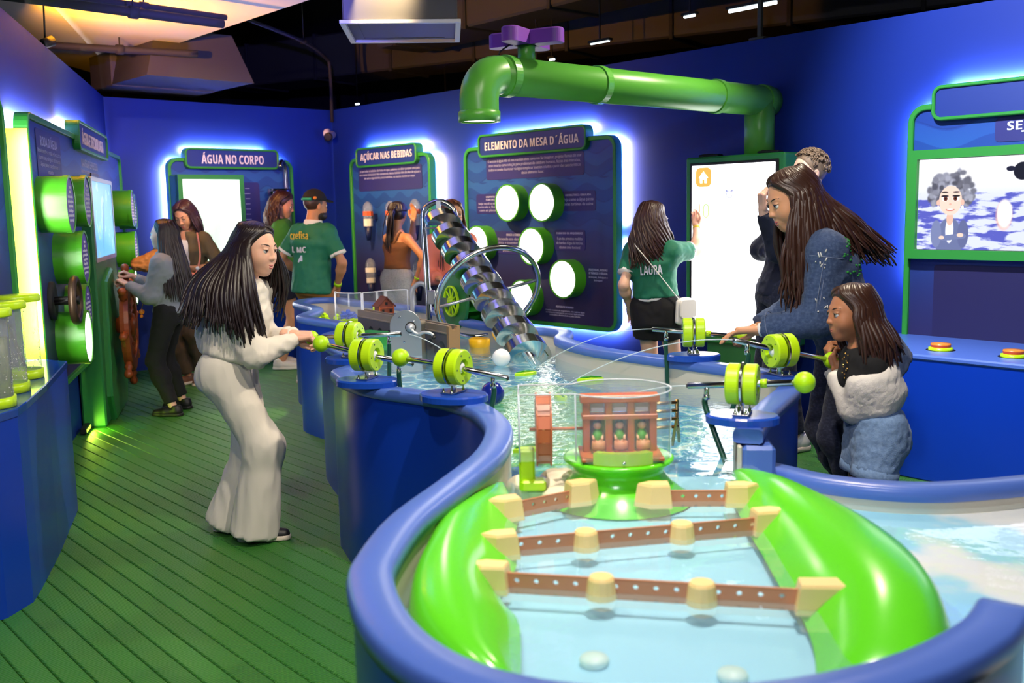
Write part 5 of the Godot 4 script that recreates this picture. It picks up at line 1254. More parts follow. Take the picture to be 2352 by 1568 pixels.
	# curved clear panels
	for c in [[[Vector3(-1.25, 0, -7.05), Vector3(-1.19, 0, -6.93), Vector3(-1.1, 0, -6.88), Vector3(-1.04, 0, -6.9)], "left curved clear acrylic guard standing in the far pool"], [[Vector3(-1.03, 0, -6.9), Vector3(-0.95, 0, -6.98), Vector3(-0.85, 0, -7.08), Vector3(-0.74, 0, -7.1)], "right curved clear acrylic guard standing by the toy house"]]:
		o = thing("acrylic_guard", c[1], "guard"); var q := spline(c[0], 6)
		g = Geo.new(true)
		for i in q.size() - 1: g.quad(q[i] + Vector3(0, 0.6, 0), q[i + 1] + Vector3(0, 0.6, 0), q[i + 1] + Vector3(0, 0.92, 0), q[i] + Vector3(0, 0.92, 0))
		obj("sheet", g, "acrylic", o)
		var t := []
		for v in q: t.append(v + Vector3(0, 0.92, 0))
		g = Geo.new(true); tube(g, t, 0.004, 6); obj("edge", g, "clear_edge", o)
		for e in [q[0], q[q.size() - 1]]:
			g = Geo.new(true); tube(g, [e + Vector3(0, 0.6, 0), e + Vector3(0, 0.92, 0)], 0.005, 6); obj("edge", g, "clear_edge", o)
	# little house
	o = thing("toy_house", "little dark brown timber house on the aqueduct end", "toy house", T(-0.885, 0.72, -6.9, 0.5))
	g = Geo.new(); box(g, Vector3(0, 0.02, 0), Vector3(0.13, 0.04, 0.11), 0.002); obj("base", g, "clay", o)
	g = Geo.new(); box(g, Vector3(0, 0.075, 0), Vector3(0.11, 0.07, 0.09), 0.001); obj("walls", g, "house_brown", o)
	g = Geo.new(); g.xf = T(0, 0.11, -0.045); prism(g, PackedVector2Array([Vector2(-0.055, 0), Vector2(0.055, 0), Vector2(0, 0.055)]), 0, 0.09); obj("gable", g, "house_brown", o)
	for s in [-1, 1]:
		g = Geo.new(); g.xf = Transform3D(Basis(Vector3(0, 0, 1), s * -0.78), Vector3(s * 0.031, 0.138, 0)); box(g, Vector3.ZERO, Vector3(0.1, 0.008, 0.115), 0.002); obj("roof_slope", g, mat("roof_brown", rgb(96, 48, 38), 0.7), o)
	for q in [[-0.025, 0.075], [0.03, 0.075], [0.0, 0.125]]:
		g = Geo.new(); box(g, Vector3(q[0], q[1], 0.046), Vector3(0.016, 0.022, 0.004)); obj("window", g, "black", o)
	for q in [[0.0, 0.095, 0.11, 0.006], [0.0, 0.056, 0.11, 0.006], [-0.052, 0.075, 0.006, 0.07], [0.052, 0.075, 0.006, 0.07]]:
		g = Geo.new(); box(g, Vector3(q[0], q[1], 0.047), Vector3(q[2], q[3], 0.005)); obj("timber", g, "clay", o)
	g = Geo.new(true); tube(g, [Vector3(-0.08, -0.04, 0.08), Vector3(-0.08, 0.05, 0.08), Vector3(-0.07, 0.055, 0.08), Vector3(0.05, 0.055, 0.08), Vector3(0.06, 0.05, 0.08), Vector3(0.06, -0.04, 0.08)], 0.004, 8); obj("hoop_rail", g, "steel", o)
	# green relief and lime blocks
	o = thing("green_relief", "low poly green hill relief in front of the aqueduct", "relief", T(-0.88, 0.66, -5.95))
	g = Geo.new(); var vv := [Vector3(-0.16, 0, 0.1), Vector3(0.16, 0, 0.12), Vector3(0.18, 0, -0.1), Vector3(-0.14, 0, -0.12)]; var pk := [Vector3(-0.1, 0.1, 0.02), Vector3(0.02, 0.11, -0.02), Vector3(0.14, 0.1, 0.0), Vector3(0.03, 0.03, 0.09)]
	for t in [[vv[0], pk[3], pk[0]], [vv[0], vv[1], pk[3]], [pk[3], pk[1], pk[0]], [pk[3], vv[1], pk[2]], [pk[3], pk[2], pk[1]], [vv[1], vv[2], pk[2]], [vv[2], pk[1], pk[2]], [vv[2], vv[3], pk[1]], [vv[3], pk[0], pk[1]], [vv[3], vv[0], pk[0]]]: g.tri(t[0], t[1], t[2])
	obj("facets", g, "terrain_dark", o)
	for c in [[-1.14, 0.72, -6.75, "lime cube block inside the left acrylic guard"], [-1.09, 0.715, -6.82, "second lime cube block beside the first one"], [-0.96, 0.75, -6.1, "lime cube block on the green relief"], [-0.99, 0.75, -7.3, "lime block behind the right acrylic guard"]]:
		o = thing("lime_block", c[3], "block", T(c[0], c[1], c[2], c[0] * 3.0)); g = Geo.new(); box(g, Vector3.ZERO, Vector3(0.06, 0.065, 0.06), 0.004); obj("cube", g, "lime", o)
		g = Geo.new(true); lathe(g, [Vector2(0.008, 0), Vector2(0.008, 0.006), Vector2(0, 0.006)], 10, Vector3(0, 0.032, 0)); obj("stud", g, "lime", o)
		g = Geo.new(true); g.xf = T(0, 0.005, 0.031, 0, PI / 2); lathe(g, [Vector2(0.006, 0), Vector2(0.006, 0.001), Vector2(0, 0.001)], 10); obj("hole", g, "black", o)
	# toy boats heaped in the far pool
	var rng := RandomNumberGenerator.new(); rng.seed = 5
	var names := ["lime", "blue"]
	for c in 2:
		for i in 9:
			var a := rng.randf() * TAU; var r := sqrt(rng.randf())
			var p := Vector3(-1.31 + c * 0.13 + cos(a) * r * 0.08, 0.692 + (i % 3) * 0.022, -7.1 - c * 0.1 + sin(a) * r * 0.12)
			o = thing("toy_boat", ["small lime toy boat in the left heap in the far pool", "small blue toy boat in the right heap in the far pool"][c], "toy boat", T(p.x, p.y, p.z, rng.randf() * TAU, rng.randf_range(-0.4, 0.4)), ["lime toy boats heaped in the far pool", "blue toy boats heaped in the far pool"][c])
			var m: String = ["lime_soft", "boat_blue"][c]
			g = Geo.new(); g.xf = Transform3D(Basis(Vector3.RIGHT, -PI / 2), Vector3.ZERO); prism(g, PackedVector2Array([Vector2(-0.035, -0.016), Vector2(0.02, -0.016), Vector2(0.042, 0), Vector2(0.02, 0.016), Vector2(-0.035, 0.016)]), -0.008, 0.012, 0.003); obj("hull", g, m, o)
			g = Geo.new(); box(g, Vector3(-0.012, 0.022, 0), Vector3(0.024, 0.02, 0.02), 0.003); obj("cabin", g, m, o)
	o = thing("toy_boat", "blue toy boat with a white stripe apart from the heap, nearest the rim", "toy boat", T(-1.37, 0.7, -6.85, 0.3))
	g = Geo.new(); box(g, Vector3.ZERO, Vector3(0.09, 0.045, 0.04), 0.006); obj("hull", g, "boat_blue", o)
	g = Geo.new(); box(g, Vector3(0, 0.004, 0.0205), Vector3(0.07, 0.012, 0.001)); obj("stripe", g, "ink", o)
# ---------------------------------------------------------------- bodies: distance fields meshed as surface nets
func cap(a: Vector3, b: Vector3, ra: float, rb: float, flat := 0) -> Array: return [0, a, b, ra, rb, flat]      # round cone; flat 1: cut square at b, 2: at a, 3: both
func ell(c: Vector3, r: Vector3, bas := Basis(), k := 0.0) -> Array: return [1, c, r, bas, k]
func cut(c: Vector3, r: Vector3, k := 0.0) -> Array: return [2, c, r, Basis(), k]
func slab(a: Vector3, b: Vector3, side: Vector3, xa: float, za: float, xb: float, zb: float, flat := 0) -> Array: return [3, a, b, side, xa, za, xb, zb, flat]   # elliptic section from a to b

func blob(bones: Array, cell: float, k_all: float, planes := [], wr := []) -> Dictionary:
	var lo := Vector3.ONE * 1e9; var hi := -lo
	var boxes := []; var k := k_all
	for b in bones:
		var l: Vector3; var h: Vector3; var r: float
		if b[0] == 0:
			r = maxf(b[3], b[4]); l = b[1].min(b[2]); h = b[1].max(b[2])
		elif b[0] == 3:
			r = maxf(maxf(b[4], b[5]), maxf(b[6], b[7])); l = b[1].min(b[2]); h = b[1].max(b[2])
		else:
			r = maxf(b[2].x, maxf(b[2].y, b[2].z)); l = b[1]; h = b[1]
		r += k * 0.6 + cell * 2.0
		l -= Vector3.ONE * r; h += Vector3.ONE * r
		boxes.append([l, h])
		if b[0] != 2:
			lo = lo.min(l); hi = hi.max(h)
	var nx := int((hi.x - lo.x) / cell) + 2; var ny := int((hi.y - lo.y) / cell) + 2; var nz := int((hi.z - lo.z) / cell) + 2
	var F := PackedFloat32Array(); F.resize(nx * ny * nz); F.fill(9.0)
	var sy := nx; var sz := nx * ny
	for bi in bones.size():
		var b: Array = bones[bi]; var l: Vector3 = (boxes[bi][0] - lo) / cell; var h: Vector3 = (boxes[bi][1] - lo) / cell
		var x0 := maxi(0, int(l.x)); var y0 := maxi(0, int(l.y)); var z0 := maxi(0, int(l.z))
		var x1 := mini(nx - 1, int(h.x)); var y1 := mini(ny - 1, int(h.y)); var z1 := mini(nz - 1, int(h.z))
		k = b[4] if (b[0] == 1 or b[0] == 2) and b[4] > 0.0 else k_all
		var kind: int = b[0]; var A: Vector3 = b[1]; var B := Vector3.ZERO; var ba := Vector3.ZERO; var ra := 0.0; var rb := 0.0; var flat := 0; var bb := 1.0; var L := 1.0
		var R := Vector3.ONE; var bas := Basis(); var turned := false; var side := Vector3.ZERO; var fw := Vector3.ZERO
		if kind == 0:
			B = b[2]; ba = B - A; bb = maxf(ba.length_squared(), 1e-9); L = sqrt(bb); ra = b[3]; rb = b[4]; flat = b[5]
		elif kind == 3:
			B = b[2]; ba = B - A; bb = maxf(ba.length_squared(), 1e-9); L = sqrt(bb); side = (b[3] - ba * (b[3].dot(ba) / bb)).normalized(); fw = side.cross(ba / L); flat = b[8]
		else:
			R = b[2]; bas = b[3].inverse(); turned = b[3] != Basis()
		for z in range(z0, z1 + 1):
			for y in range(y0, y1 + 1):
				var at := z * sz + y * sy
				for x in range(x0, x1 + 1):
					var p := Vector3(lo.x + x * cell, lo.y + y * cell, lo.z + z * cell) - A
					var d: float
					if kind == 0:
						var t := p.dot(ba) / bb
						var tc := clampf(t, 0.0, 1.0)
						d = (p - ba * tc).length() - (ra + (rb - ra) * tc)
						if flat:
							if flat & 1: d = maxf(d, (t - 1.0) * L)
							if flat & 2: d = maxf(d, -t * L)
					elif kind == 3:
						var t := p.dot(ba) / bb
						var tc := clampf(t, 0.0, 1.0)
						var q := p - ba * tc
						var rx: float = b[4] + (b[6] - b[4]) * tc; var rz: float = b[5] + (b[7] - b[5]) * tc
						var ex := q.dot(side); var ez := q.dot(fw)
						var kk := sqrt(ex * ex / (rx * rx) + ez * ez / (rz * rz))
						d = (kk - 1.0) * minf(rx, rz)
						var ov := maxf(t - 1.0, -t) * L
						if ov > 0.0:
							if (t > 1.0 and flat & 1) or (t < 0.0 and flat & 2): d = maxf(d, ov)
							else: d = sqrt(maxf(d + 0.03, 0.0) ** 2 + ov * ov) - 0.03
					else:
						if turned: p = bas * p
						var k0 := (p / R).length(); var k1 := (p / (R * R)).length()
						d = k0 * (k0 - 1.0) / maxf(k1, 1e-6)
					var i := at + x
					var e := F[i]
					if kind == 2:
						if e < 8.0:
							var hh := maxf(k - absf(e + d), 0.0) / k
							F[i] = maxf(e, -d) + hh * hh * k * 0.25
					elif e > 8.0: F[i] = d
					else:
						var hh := maxf(k - absf(e - d), 0.0) / k
						F[i] = minf(e, d) - hh * hh * k * 0.25
	var n := F.size()
	for pl in planes:                                                # [point, normal]: keep the side the normal points away from
		for i in n:
			if F[i] < 1.0:
				var z := i / sz; var y := (i - z * sz) / sy; var x := i - z * sz - y * sy
				F[i] = maxf(F[i], (Vector3(lo.x + x * cell, lo.y + y * cell, lo.z + z * cell) - pl[0]).dot(pl[1]))
	var V := PackedVector3Array(); var at_cell := {}; var I := PackedInt32Array()
	var off := [0, 1, sy, sy + 1, sz, sz + 1, sz + sy, sz + sy + 1]
	var edges := [[0, 1], [2, 3], [4, 5], [6, 7], [0, 2], [1, 3], [4, 6], [5, 7], [0, 4], [1, 5], [2, 6], [3, 7]]
	var cp := [Vector3(0, 0, 0), Vector3(1, 0, 0), Vector3(0, 1, 0), Vector3(1, 1, 0), Vector3(0, 0, 1), Vector3(1, 0, 1), Vector3(0, 1, 1), Vector3(1, 1, 1)]
	var near := cell * 2.2
	for i in n - sz - sy - 1:
		if absf(F[i]) > near: continue
		var m := 0
		for c in 8:
			if F[i + off[c]] < 0.0: m |= 1 << c
		if m == 0 or m == 255: continue
		var s := Vector3.ZERO; var cnt := 0
		for e in edges:
			var fa := F[i + off[e[0]]]; var fb := F[i + off[e[1]]]
			if (fa < 0.0) != (fb < 0.0):
				s += cp[e[0]].lerp(cp[e[1]], fa / (fa - fb)); cnt += 1
		var z := i / sz; var y := (i - z * sz) / sy; var x := i - z * sz - y * sy
		at_cell[i] = V.size()
		V.append(lo + (Vector3(x, y, z) + s / cnt) * cell)
	var st := [1, sy, sz]
	for i in at_cell:
		var f0 := F[i] < 0.0
		for ax in 3:
			if f0 == (F[i + st[ax]] < 0.0): continue
			var u: int = st[(ax + 1) % 3]; var w: int = st[(ax + 2) % 3]
			var a = at_cell.get(i); var b = at_cell.get(i - u); var c = at_cell.get(i - u - w); var d = at_cell.get(i - w)
			if b == null or c == null or d == null: continue
			if f0: I.append_array(PackedInt32Array([a, c, b, a, d, c]))
			else: I.append_array(PackedInt32Array([a, b, c, a, c, d]))
	var out := {"v": V, "i": I}
	if wr.size():                                                    # folds: [amount, stretch of the noise, seed]
		noise.seed = wr[2]; noise.frequency = 1.0; noise.fractal_octaves = 2
		var N := normals(out)
		for i in V.size():
			var q: float = noise.get_noise_3dv(V[i] * wr[1])
			V[i] += N[i] * wr[0] * (1.0 - 2.2 * absf(q))
		out.v = V
	return out

func normals(d: Dictionary) -> PackedVector3Array:
	var V: PackedVector3Array = d.v; var I: PackedInt32Array = d.i
	var N := PackedVector3Array(); N.resize(V.size())
	for t in range(0, I.size(), 3):
		var n := (V[I[t + 2]] - V[I[t]]).cross(V[I[t + 1]] - V[I[t]])
		N[I[t]] += n; N[I[t + 1]] += n; N[I[t + 2]] += n
	for i in N.size(): N[i] = N[i].normalized()
	return N

func joined(list: Array) -> ArrayMesh:                               # [[data, transform], ...] as one mesh
	var V := PackedVector3Array(); var N := PackedVector3Array(); var I := PackedInt32Array()
	for e in list:
		var d: Dictionary = e[0]; var X: Transform3D = e[1]; var base := V.size()
		if not d.has("n"): d.n = normals(d)
		V.append_array(X * (d.v as PackedVector3Array))
		var nb := X.basis.inverse().transposed(); var dn: PackedVector3Array = d.n
		for i in dn.size(): N.append((nb * dn[i]).normalized())
		var flip := X.basis.determinant() < 0; var di: PackedInt32Array = d.i
		for t in range(0, di.size(), 3):
			I.append(base + di[t])
			if flip:
				I.append(base + di[t + 2]); I.append(base + di[t + 1])
			else:
				I.append(base + di[t + 1]); I.append(base + di[t + 2])
	var arr := []; arr.resize(Mesh.ARRAY_MAX)
	arr[Mesh.ARRAY_VERTEX] = V; arr[Mesh.ARRAY_NORMAL] = N; arr[Mesh.ARRAY_INDEX] = I
	var m := ArrayMesh.new(); m.add_surface_from_arrays(Mesh.PRIMITIVE_TRIANGLES, arr)
	return m

func solo(d: Dictionary) -> ArrayMesh: return joined([[d, Transform3D()]])

# ---------------------------------------------------------------- heads, hands, shoes, made once and reused
var P := {}
func head_shape(jaw: float, cell: float) -> Dictionary:
	var b := [ell(Vector3(0, 0.032, -0.014), Vector3(0.074, 0.088, 0.093)), ell(Vector3(0, -0.016, 0.021), Vector3(0.061, 0.082, 0.066)),
		ell(Vector3(0, -0.06, 0.028), Vector3(0.048 * jaw, 0.05, 0.052)), ell(Vector3(0, -0.095, 0.055), Vector3(0.021 * jaw, 0.017, 0.02)),
		ell(Vector3(0.035, -0.03, 0.052), Vector3(0.023, 0.026, 0.024)), ell(Vector3(-0.035, -0.03, 0.052), Vector3(0.023, 0.026, 0.024)),
		cap(Vector3(0, -0.075, -0.028), Vector3(0, -0.19, -0.05), 0.045 * jaw, 0.05 * jaw)]
	var k := 0.014
	var fine := [ell(Vector3(0, 0.027, 0.072), Vector3(0.045, 0.009, 0.012), Basis(), k), ell(Vector3(0, -0.066, 0.074), Vector3(0.023, 0.017, 0.0125), Basis(), k),
		cut(Vector3(0.031, 0.005, 0.096), Vector3(0.017, 0.0115, 0.0165), k), cut(Vector3(-0.031, 0.005, 0.096), Vector3(0.017, 0.0115, 0.0165), k),
		ell(Vector3(0, -0.004, 0.0885), Vector3(0.0068, 0.026, 0.009), Basis(Vector3.RIGHT, -0.34), k), ell(Vector3(0, -0.028, 0.0985), Vector3(0.0085, 0.0075, 0.009), Basis(), k), ell(Vector3(0.0095, -0.031, 0.0895), Vector3(0.0058, 0.006, 0.008), Basis(), 0.008), ell(Vector3(-0.0095, -0.031, 0.0895), Vector3(0.0058, 0.006, 0.008), Basis(), 0.008),
		ell(Vector3(0.073, -0.008, -0.008), Vector3(0.009, 0.029, 0.017), Basis(Vector3.UP, 0.4), 0.008), ell(Vector3(-0.073, -0.008, -0.008), Vector3(0.009, 0.029, 0.017), Basis(Vector3.UP, -0.4), 0.008),
		ell(Vector3(0.031, 0.0125, 0.0785), Vector3(0.0155, 0.0055, 0.0085), Basis(), 0.006), ell(Vector3(-0.031, 0.0125, 0.0785), Vector3(0.0155, 0.0055, 0.0085), Basis(), 0.006)]
	b.append_array(fine)
	return blob(b, cell, 0.03)

func hand_shape(curl: float, thumb_in: float, point := false) -> Dictionary:     # wrist at 0, fingers to +z, palm down, thumb to +x
	var b := [cap(Vector3(0, 0, -0.05), Vector3(0, 0, 0.01), 0.024, 0.025)]
	var xs := [0.028, 0.0095, -0.0095, -0.027]; var ls := [0.042, 0.047, 0.044, 0.034]
	for f in 4:
		var kn := Vector3(xs[f], 0.002, 0.088 - absf(f - 1.2) * 0.004)
		b.append(cap(Vector3(xs[f] * 0.7, 0, 0.01), kn, 0.0145, 0.0125))
		var c := curl * (0.12 if point and f == 0 else 1.0) * (1.0 + 0.06 * f); var a := c * 0.55; var p := kn; var r := 0.0092 - f * 0.0004
		for s in 3:
			var q: Vector3 = p + Vector3(xs[f] * 0.06, -sin(a), cos(a)) * ls[f] * [1.0, 0.62, 0.5][s]
			b.append(cap(p, q, r, r - 0.0008)); p = q; a += c * [0.75, 0.6, 0.0][s]; r -= 0.0008
	var t0 := Vector3(0.024, -0.006, 0.022); var t1 := t0 + Vector3(0.026, -0.012, 0.03).lerp(Vector3(0.012, -0.03, 0.034), thumb_in); var t2 := t1 + Vector3(0.012, -0.006, 0.03).lerp(Vector3(-0.012, -0.018, 0.026), thumb_in); var t3 := t2 + Vector3(0.004, -0.002, 0.024).lerp(Vector3(-0.018, -0.004, 0.018), thumb_in)
	b.append(cap(t0, t1, 0.0145, 0.011)); b.append(cap(t1, t2, 0.0105, 0.0095)); b.append(cap(t2, t3, 0.0095, 0.0078))
	return blob(b, 0.0036, 0.006)

func make_prototypes() -> void:
	P.head = head_shape(0.92, 0.0036); P.head_man = head_shape(1.12, 0.005)
	P.relaxed = hand_shape(0.45, 0.3); P.grip = hand_shape(1.35, 0.75); P.point = hand_shape(1.1, 0.8, true)
	P.shoe = blob([cap(Vector3(0, 0.045, -0.045), Vector3(0, 0.04, 0.06), 0.038, 0.04), cap(Vector3(0, 0.035, 0.06), Vector3(0.004, 0.03, 0.155), 0.04, 0.03), cap(Vector3(0, 0.05, -0.03), Vector3(0, 0.095, -0.03), 0.037, 0.04, 1)], 0.007, 0.03, [[Vector3(0, 0.012, 0), Vector3.DOWN]])
	P.sole = blob([cap(Vector3(0, 0.014, -0.048), Vector3(0.003, 0.014, 0.06), 0.043, 0.046), cap(Vector3(0.003, 0.014, 0.06), Vector3(0.005, 0.014, 0.155), 0.046, 0.035)], 0.007, 0.02, [[Vector3(0, 0.002, 0), Vector3.DOWN], [Vector3(0, 0.03, 0), Vector3.UP]])
	P.shoe_mesh = solo(P.shoe); P.sole_mesh = solo(P.sole)

# ---------------------------------------------------------------- skeletons
func bend(a: Vector3, c: Vector3, l1: float, l2: float, hint: Vector3) -> Array:    # [middle joint, reached end]
	var d := c - a; var L := minf(d.length(), (l1 + l2) * 0.995); var u := d.normalized(); c = a + u * L
	var x := (l1 * l1 - l2 * l2 + L * L) / (2 * L); var h := sqrt(maxf(l1 * l1 - x * x, 0.0))
	var w := (hint - u * hint.dot(u)).normalized()
	return [a + u * x + w * h, c]

# H height, pel pelvis centre, yaw facing (0 looks at +z), neck base of the neck, head [yaw, pitch, roll, scale], feet and hands as [left, right]
func rig(H: float, pel: Vector3, yaw: float, neck: Vector3, head: Array, feet: Array, hands: Array, eh: Array, wide := 1.0) -> Dictionary:
	var fw := Vector3(sin(yaw), 0, cos(yaw)); var left := Vector3.UP.cross(fw)
	var up := (neck - pel).normalized(); var r := {"H": H, "pel": pel, "neck": neck, "fw": fw, "left": left, "up": up, "wide": wide}
	var hb := Basis.from_euler(Vector3(head[1], head[0], head[2]))
	r.hx = Transform3D(hb.scaled(Vector3.ONE * head[3]), neck + up * 0.11 * head[3] + Vector3.UP * 0.055 * head[3] + hb.z * 0.025 * head[3])
	var sw := 0.09 * H * wide
	r.sh = [neck + left * sw - up * 0.038 * H, neck - left * sw - up * 0.038 * H]
	r.hip = [pel + left * 0.052 * H, pel - left * 0.052 * H]
	r.elb = []; r.wri = []; r.knee = []; r.ank = []; r.hand_dir = []
	for s in 2:
		var a := bend(r.sh[s], hands[s], 0.172 * H, 0.15 * H, eh[s]); r.elb.append(a[0]); r.wri.append(a[1])
		var foot: Vector3 = feet[s][0]; var fy: float = feet[s][1]
		var k := bend(r.hip[s], foot + Vector3(0, 0.052 * H, 0), 0.25 * H, 0.245 * H, Vector3(sin(fy), 0, cos(fy)) + fw * 0.3); r.knee.append(k[0]); r.ank.append(k[1])
	r.feet = feet
	return r

func torso(r: Dictionary, e: float, hem: float, full := 1.0, chest := 1.0) -> Array:        # e inflation, hem how far below the hip joint the cloth ends (in H)
	var H: float = r.H * full; var w: float = r.wide; var S: Vector3 = r.left
	var a: Vector3 = r.pel - r.up * hem * H; var b: Vector3 = r.pel.lerp(r.neck, 0.34); var c: Vector3 = r.pel.lerp(r.neck, 0.7); var d: Vector3 = r.pel.lerp(r.neck, 0.93)
	return [slab(a, b, S, 0.093 * H + e, 0.066 * H + e, 0.076 * H * w + e, 0.056 * H + e, 2), slab(b, c, S, 0.076 * H * w + e, 0.056 * H + e, 0.092 * H * w + e, 0.067 * H * chest + e), slab(c, d, S, 0.092 * H * w + e, 0.067 * H * chest + e, 0.075 * H * w + e, 0.042 * H + e),
		cap(r.sh[0] - S * 0.015, r.sh[1] + S * 0.015, 0.026 * H + e * 0.8, 0.026 * H + e * 0.8), cap(r.neck.lerp(r.sh[0], 0.15) - r.up * 0.012 * H, r.sh[0] - S * 0.01, 0.024 * H + e * 0.4, 0.024 * H + e * 0.7), cap(r.neck.lerp(r.sh[1], 0.15) - r.up * 0.012 * H, r.sh[1] + S * 0.01, 0.024 * H + e * 0.4, 0.024 * H + e * 0.7), cap(r.neck - r.up * 0.03 * H, r.neck + r.up * 0.008 * H, 0.042 * H + e * 0.5, 0.034 * H + e * 0.3, 1)]

func sleeve(r: Dictionary, s: int, e: float, reach: float, flare := 1.0) -> Array:            # reach 1: to the elbow, 2: to the wrist
	var H: float = r.H; var o := []
	var q: Vector3 = r.sh[s].lerp(r.elb[s], minf(reach, 1.0))
	o.append(cap(r.sh[s], q, 0.027 * H + e, lerpf(0.03, 0.0235, minf(reach, 1.0)) * H + e * flare, 1 if reach <= 1.0 else 0))
	if reach > 1.0: o.append(cap(r.elb[s], r.elb[s].lerp(r.wri[s], reach - 1.0), 0.0235 * H + e, 0.017 * H + e * flare, 1))
	return o

func trouser(r: Dictionary, s: int, e: float, reach: float, hem_r: float, knee_r := 0.036) -> Array:   # reach 1: knee, 2: ankle
	var H: float = r.H; var o := []
	var q: Vector3 = r.hip[s].lerp(r.knee[s], minf(reach, 1.0))
	o.append(cap(r.hip[s] + r.up * 0.02, q, 0.053 * H + e, (hem_r if reach <= 1.0 else knee_r * H + e), 1 if reach <= 1.0 else 0))
	if reach > 1.0:
		var c: Vector3 = r.knee[s].lerp(r.ank[s], 0.35)
		o.append(cap(r.knee[s], c, knee_r * H + e, maxf(hem_r, 0.036 * H + e))); o.append(cap(c, r.knee[s].lerp(r.ank[s], reach - 1.0), maxf(hem_r, 0.036 * H + e), maxf(hem_r, 0.024 * H + e), 1))
	return o

func body_of(r: Dictionary, man := false, poses := ["relaxed", "relaxed"], rolls := [0.0, 0.0], cell := 0.012, aims := []) -> ArrayMesh:
	var H: float = r.H; var b := torso(r, -0.008, 0.0)
	for s in 2:
		b.append(cap(r.sh[s], r.elb[s], 0.026 * H, 0.021 * H)); b.append(cap(r.elb[s], r.elb[s].lerp(r.wri[s], 0.3), 0.0225 * H, 0.024 * H)); b.append(cap(r.elb[s].lerp(r.wri[s], 0.3), r.wri[s], 0.024 * H, 0.0148 * H))
		b.append(cap(r.hip[s], r.knee[s], 0.051 * H, 0.034 * H)); b.append(cap(r.knee[s], r.knee[s].lerp(r.ank[s], 0.35), 0.033 * H, 0.035 * H)); b.append(cap(r.knee[s].lerp(r.ank[s], 0.35), r.ank[s], 0.035 * H, 0.021 * H))
	b.append(cap(r.neck - r.up * 0.02, r.hx * Vector3(0, -0.1, -0.03), 0.034 * H * (1.12 if man else 0.92), 0.044 * r.hx.basis.get_scale().x * (1.1 if man else 0.9)))
	var list := [[blob(b, cell, 0.03), Transform3D()], [P.head_man if man else P.head, r.hx]]
	for s in 2:
		var d: Vector3 = (r.wri[s] - r.elb[s]).normalized()
		if aims.size() and aims[s] != Vector3.ZERO: d = aims[s].normalized()
		var up: Vector3 = Vector3.UP if absf(d.y) < 0.9 else r.fw
		var z := d; var x := up.cross(z).normalized(); var y := z.cross(x)
		var hb := Basis(x, y, z).rotated(d, rolls[s])
		var sc: float = H / 1.72
		if s == 1: hb = hb * Basis.from_scale(Vector3(1, 1, 1))
		else: hb = hb * Basis.from_scale(Vector3(-1, 1, 1))
		list.append([P[poses[s]], Transform3D(hb * Basis.from_scale(Vector3.ONE * sc), r.wri[s])])
	return joined(list)

func shoes(o: Node, r: Dictionary, m: String, sole: String, sc := 1.0) -> void:
	for s in 2:
		var f: Vector3 = r.feet[s][0]
		var X := Transform3D(Basis(Vector3.UP, r.feet[s][1]).scaled(Vector3.ONE * r.H / 1.7 * sc), f)
		if r.feet[s].size() > 2: X.basis = X.basis * Basis(Vector3.RIGHT, r.feet[s][2])
		var a := obj("shoe", P.shoe_mesh, m, o); a.transform = X
		obj("sole", P.sole_mesh, sole, a)

func face(o: Node, r: Dictionary, iris: Color, lips: Color, brow: String, smile := 0.0, teeth := false, closed := false, look := 0.0) -> void:
	var X: Transform3D = r.hx
	for s in [-1.0, 1.0]:
		var g := Geo.new(true); var c := Vector3(s * 0.031, 0.005, 0.0765)
		if not closed:
			ball(g, c, 0.0118, 16); var e := obj("eye", g, "eye_white", o); e.transform = X
			g = Geo.new(true); ball(g, c + Vector3(look * 0.004, -0.0003, 0.0092), 0.0068, 14, Vector3(1, 1, 0.5)); obj("iris", g, mat("iris", iris, 0.15), e)
		g = Geo.new(true); var lash := []
		for k in 7:
			var a := lerpf(-1.15, 1.15, k / 6.0); lash.append(c + Vector3(sin(a) * 0.0132, (0.0056 if not closed else -0.002) * cos(a), cos(a) * 0.0122 + 0.0005))
		tube(g, lash, 0.0012, 6); var l := obj("eyelash", g, "lash", o); l.transform = X
		g = Geo.new(true); var bw := []
		for k in 6:
			var t := k / 5.0; bw.append(Vector3(s * lerpf(0.013, 0.049, t), 0.0255 + 0.007 * sin(t * 2.3), 0.0868 - t * t * 0.021))
		tube(g, bw, [0.0018, 0.0026, 0.0028, 0.0026, 0.002, 0.001], 7); l = obj("eyebrow", g, brow, o); l.transform = X
	var mo := mat("lips", lips, 0.4)
	var W := 0.021 + smile * 0.009
	for q in [[0.0, 1.0], [-0.0085 - smile * 0.003, -1.0]]:
		var g := Geo.new(true); var pts := []; var rs := []
		for k in 9:
			var t := k / 4.0 - 1.0
			pts.append(Vector3(t * W, -0.0625 + q[0] * (1.0 - t * t) + smile * 0.011 * t * t, 0.0888 - t * t * (0.011 + smile * 0.004) - (0.0015 if q[1] < 0 else 0.0))); rs.append(0.0036 * (1.0 - 0.75 * absf(t)) + 0.0006)
		tube(g, pts, rs, 8); var l := obj("lip", g, mo, o); l.transform = X
	if teeth:
		var g := Geo.new(true); ball(g, Vector3(0, -0.067, 0.0842), 0.013, 14, Vector3(1.1, 0.32, 0.35)); var t := obj("teeth", g, "eye_white", o); t.transform = X

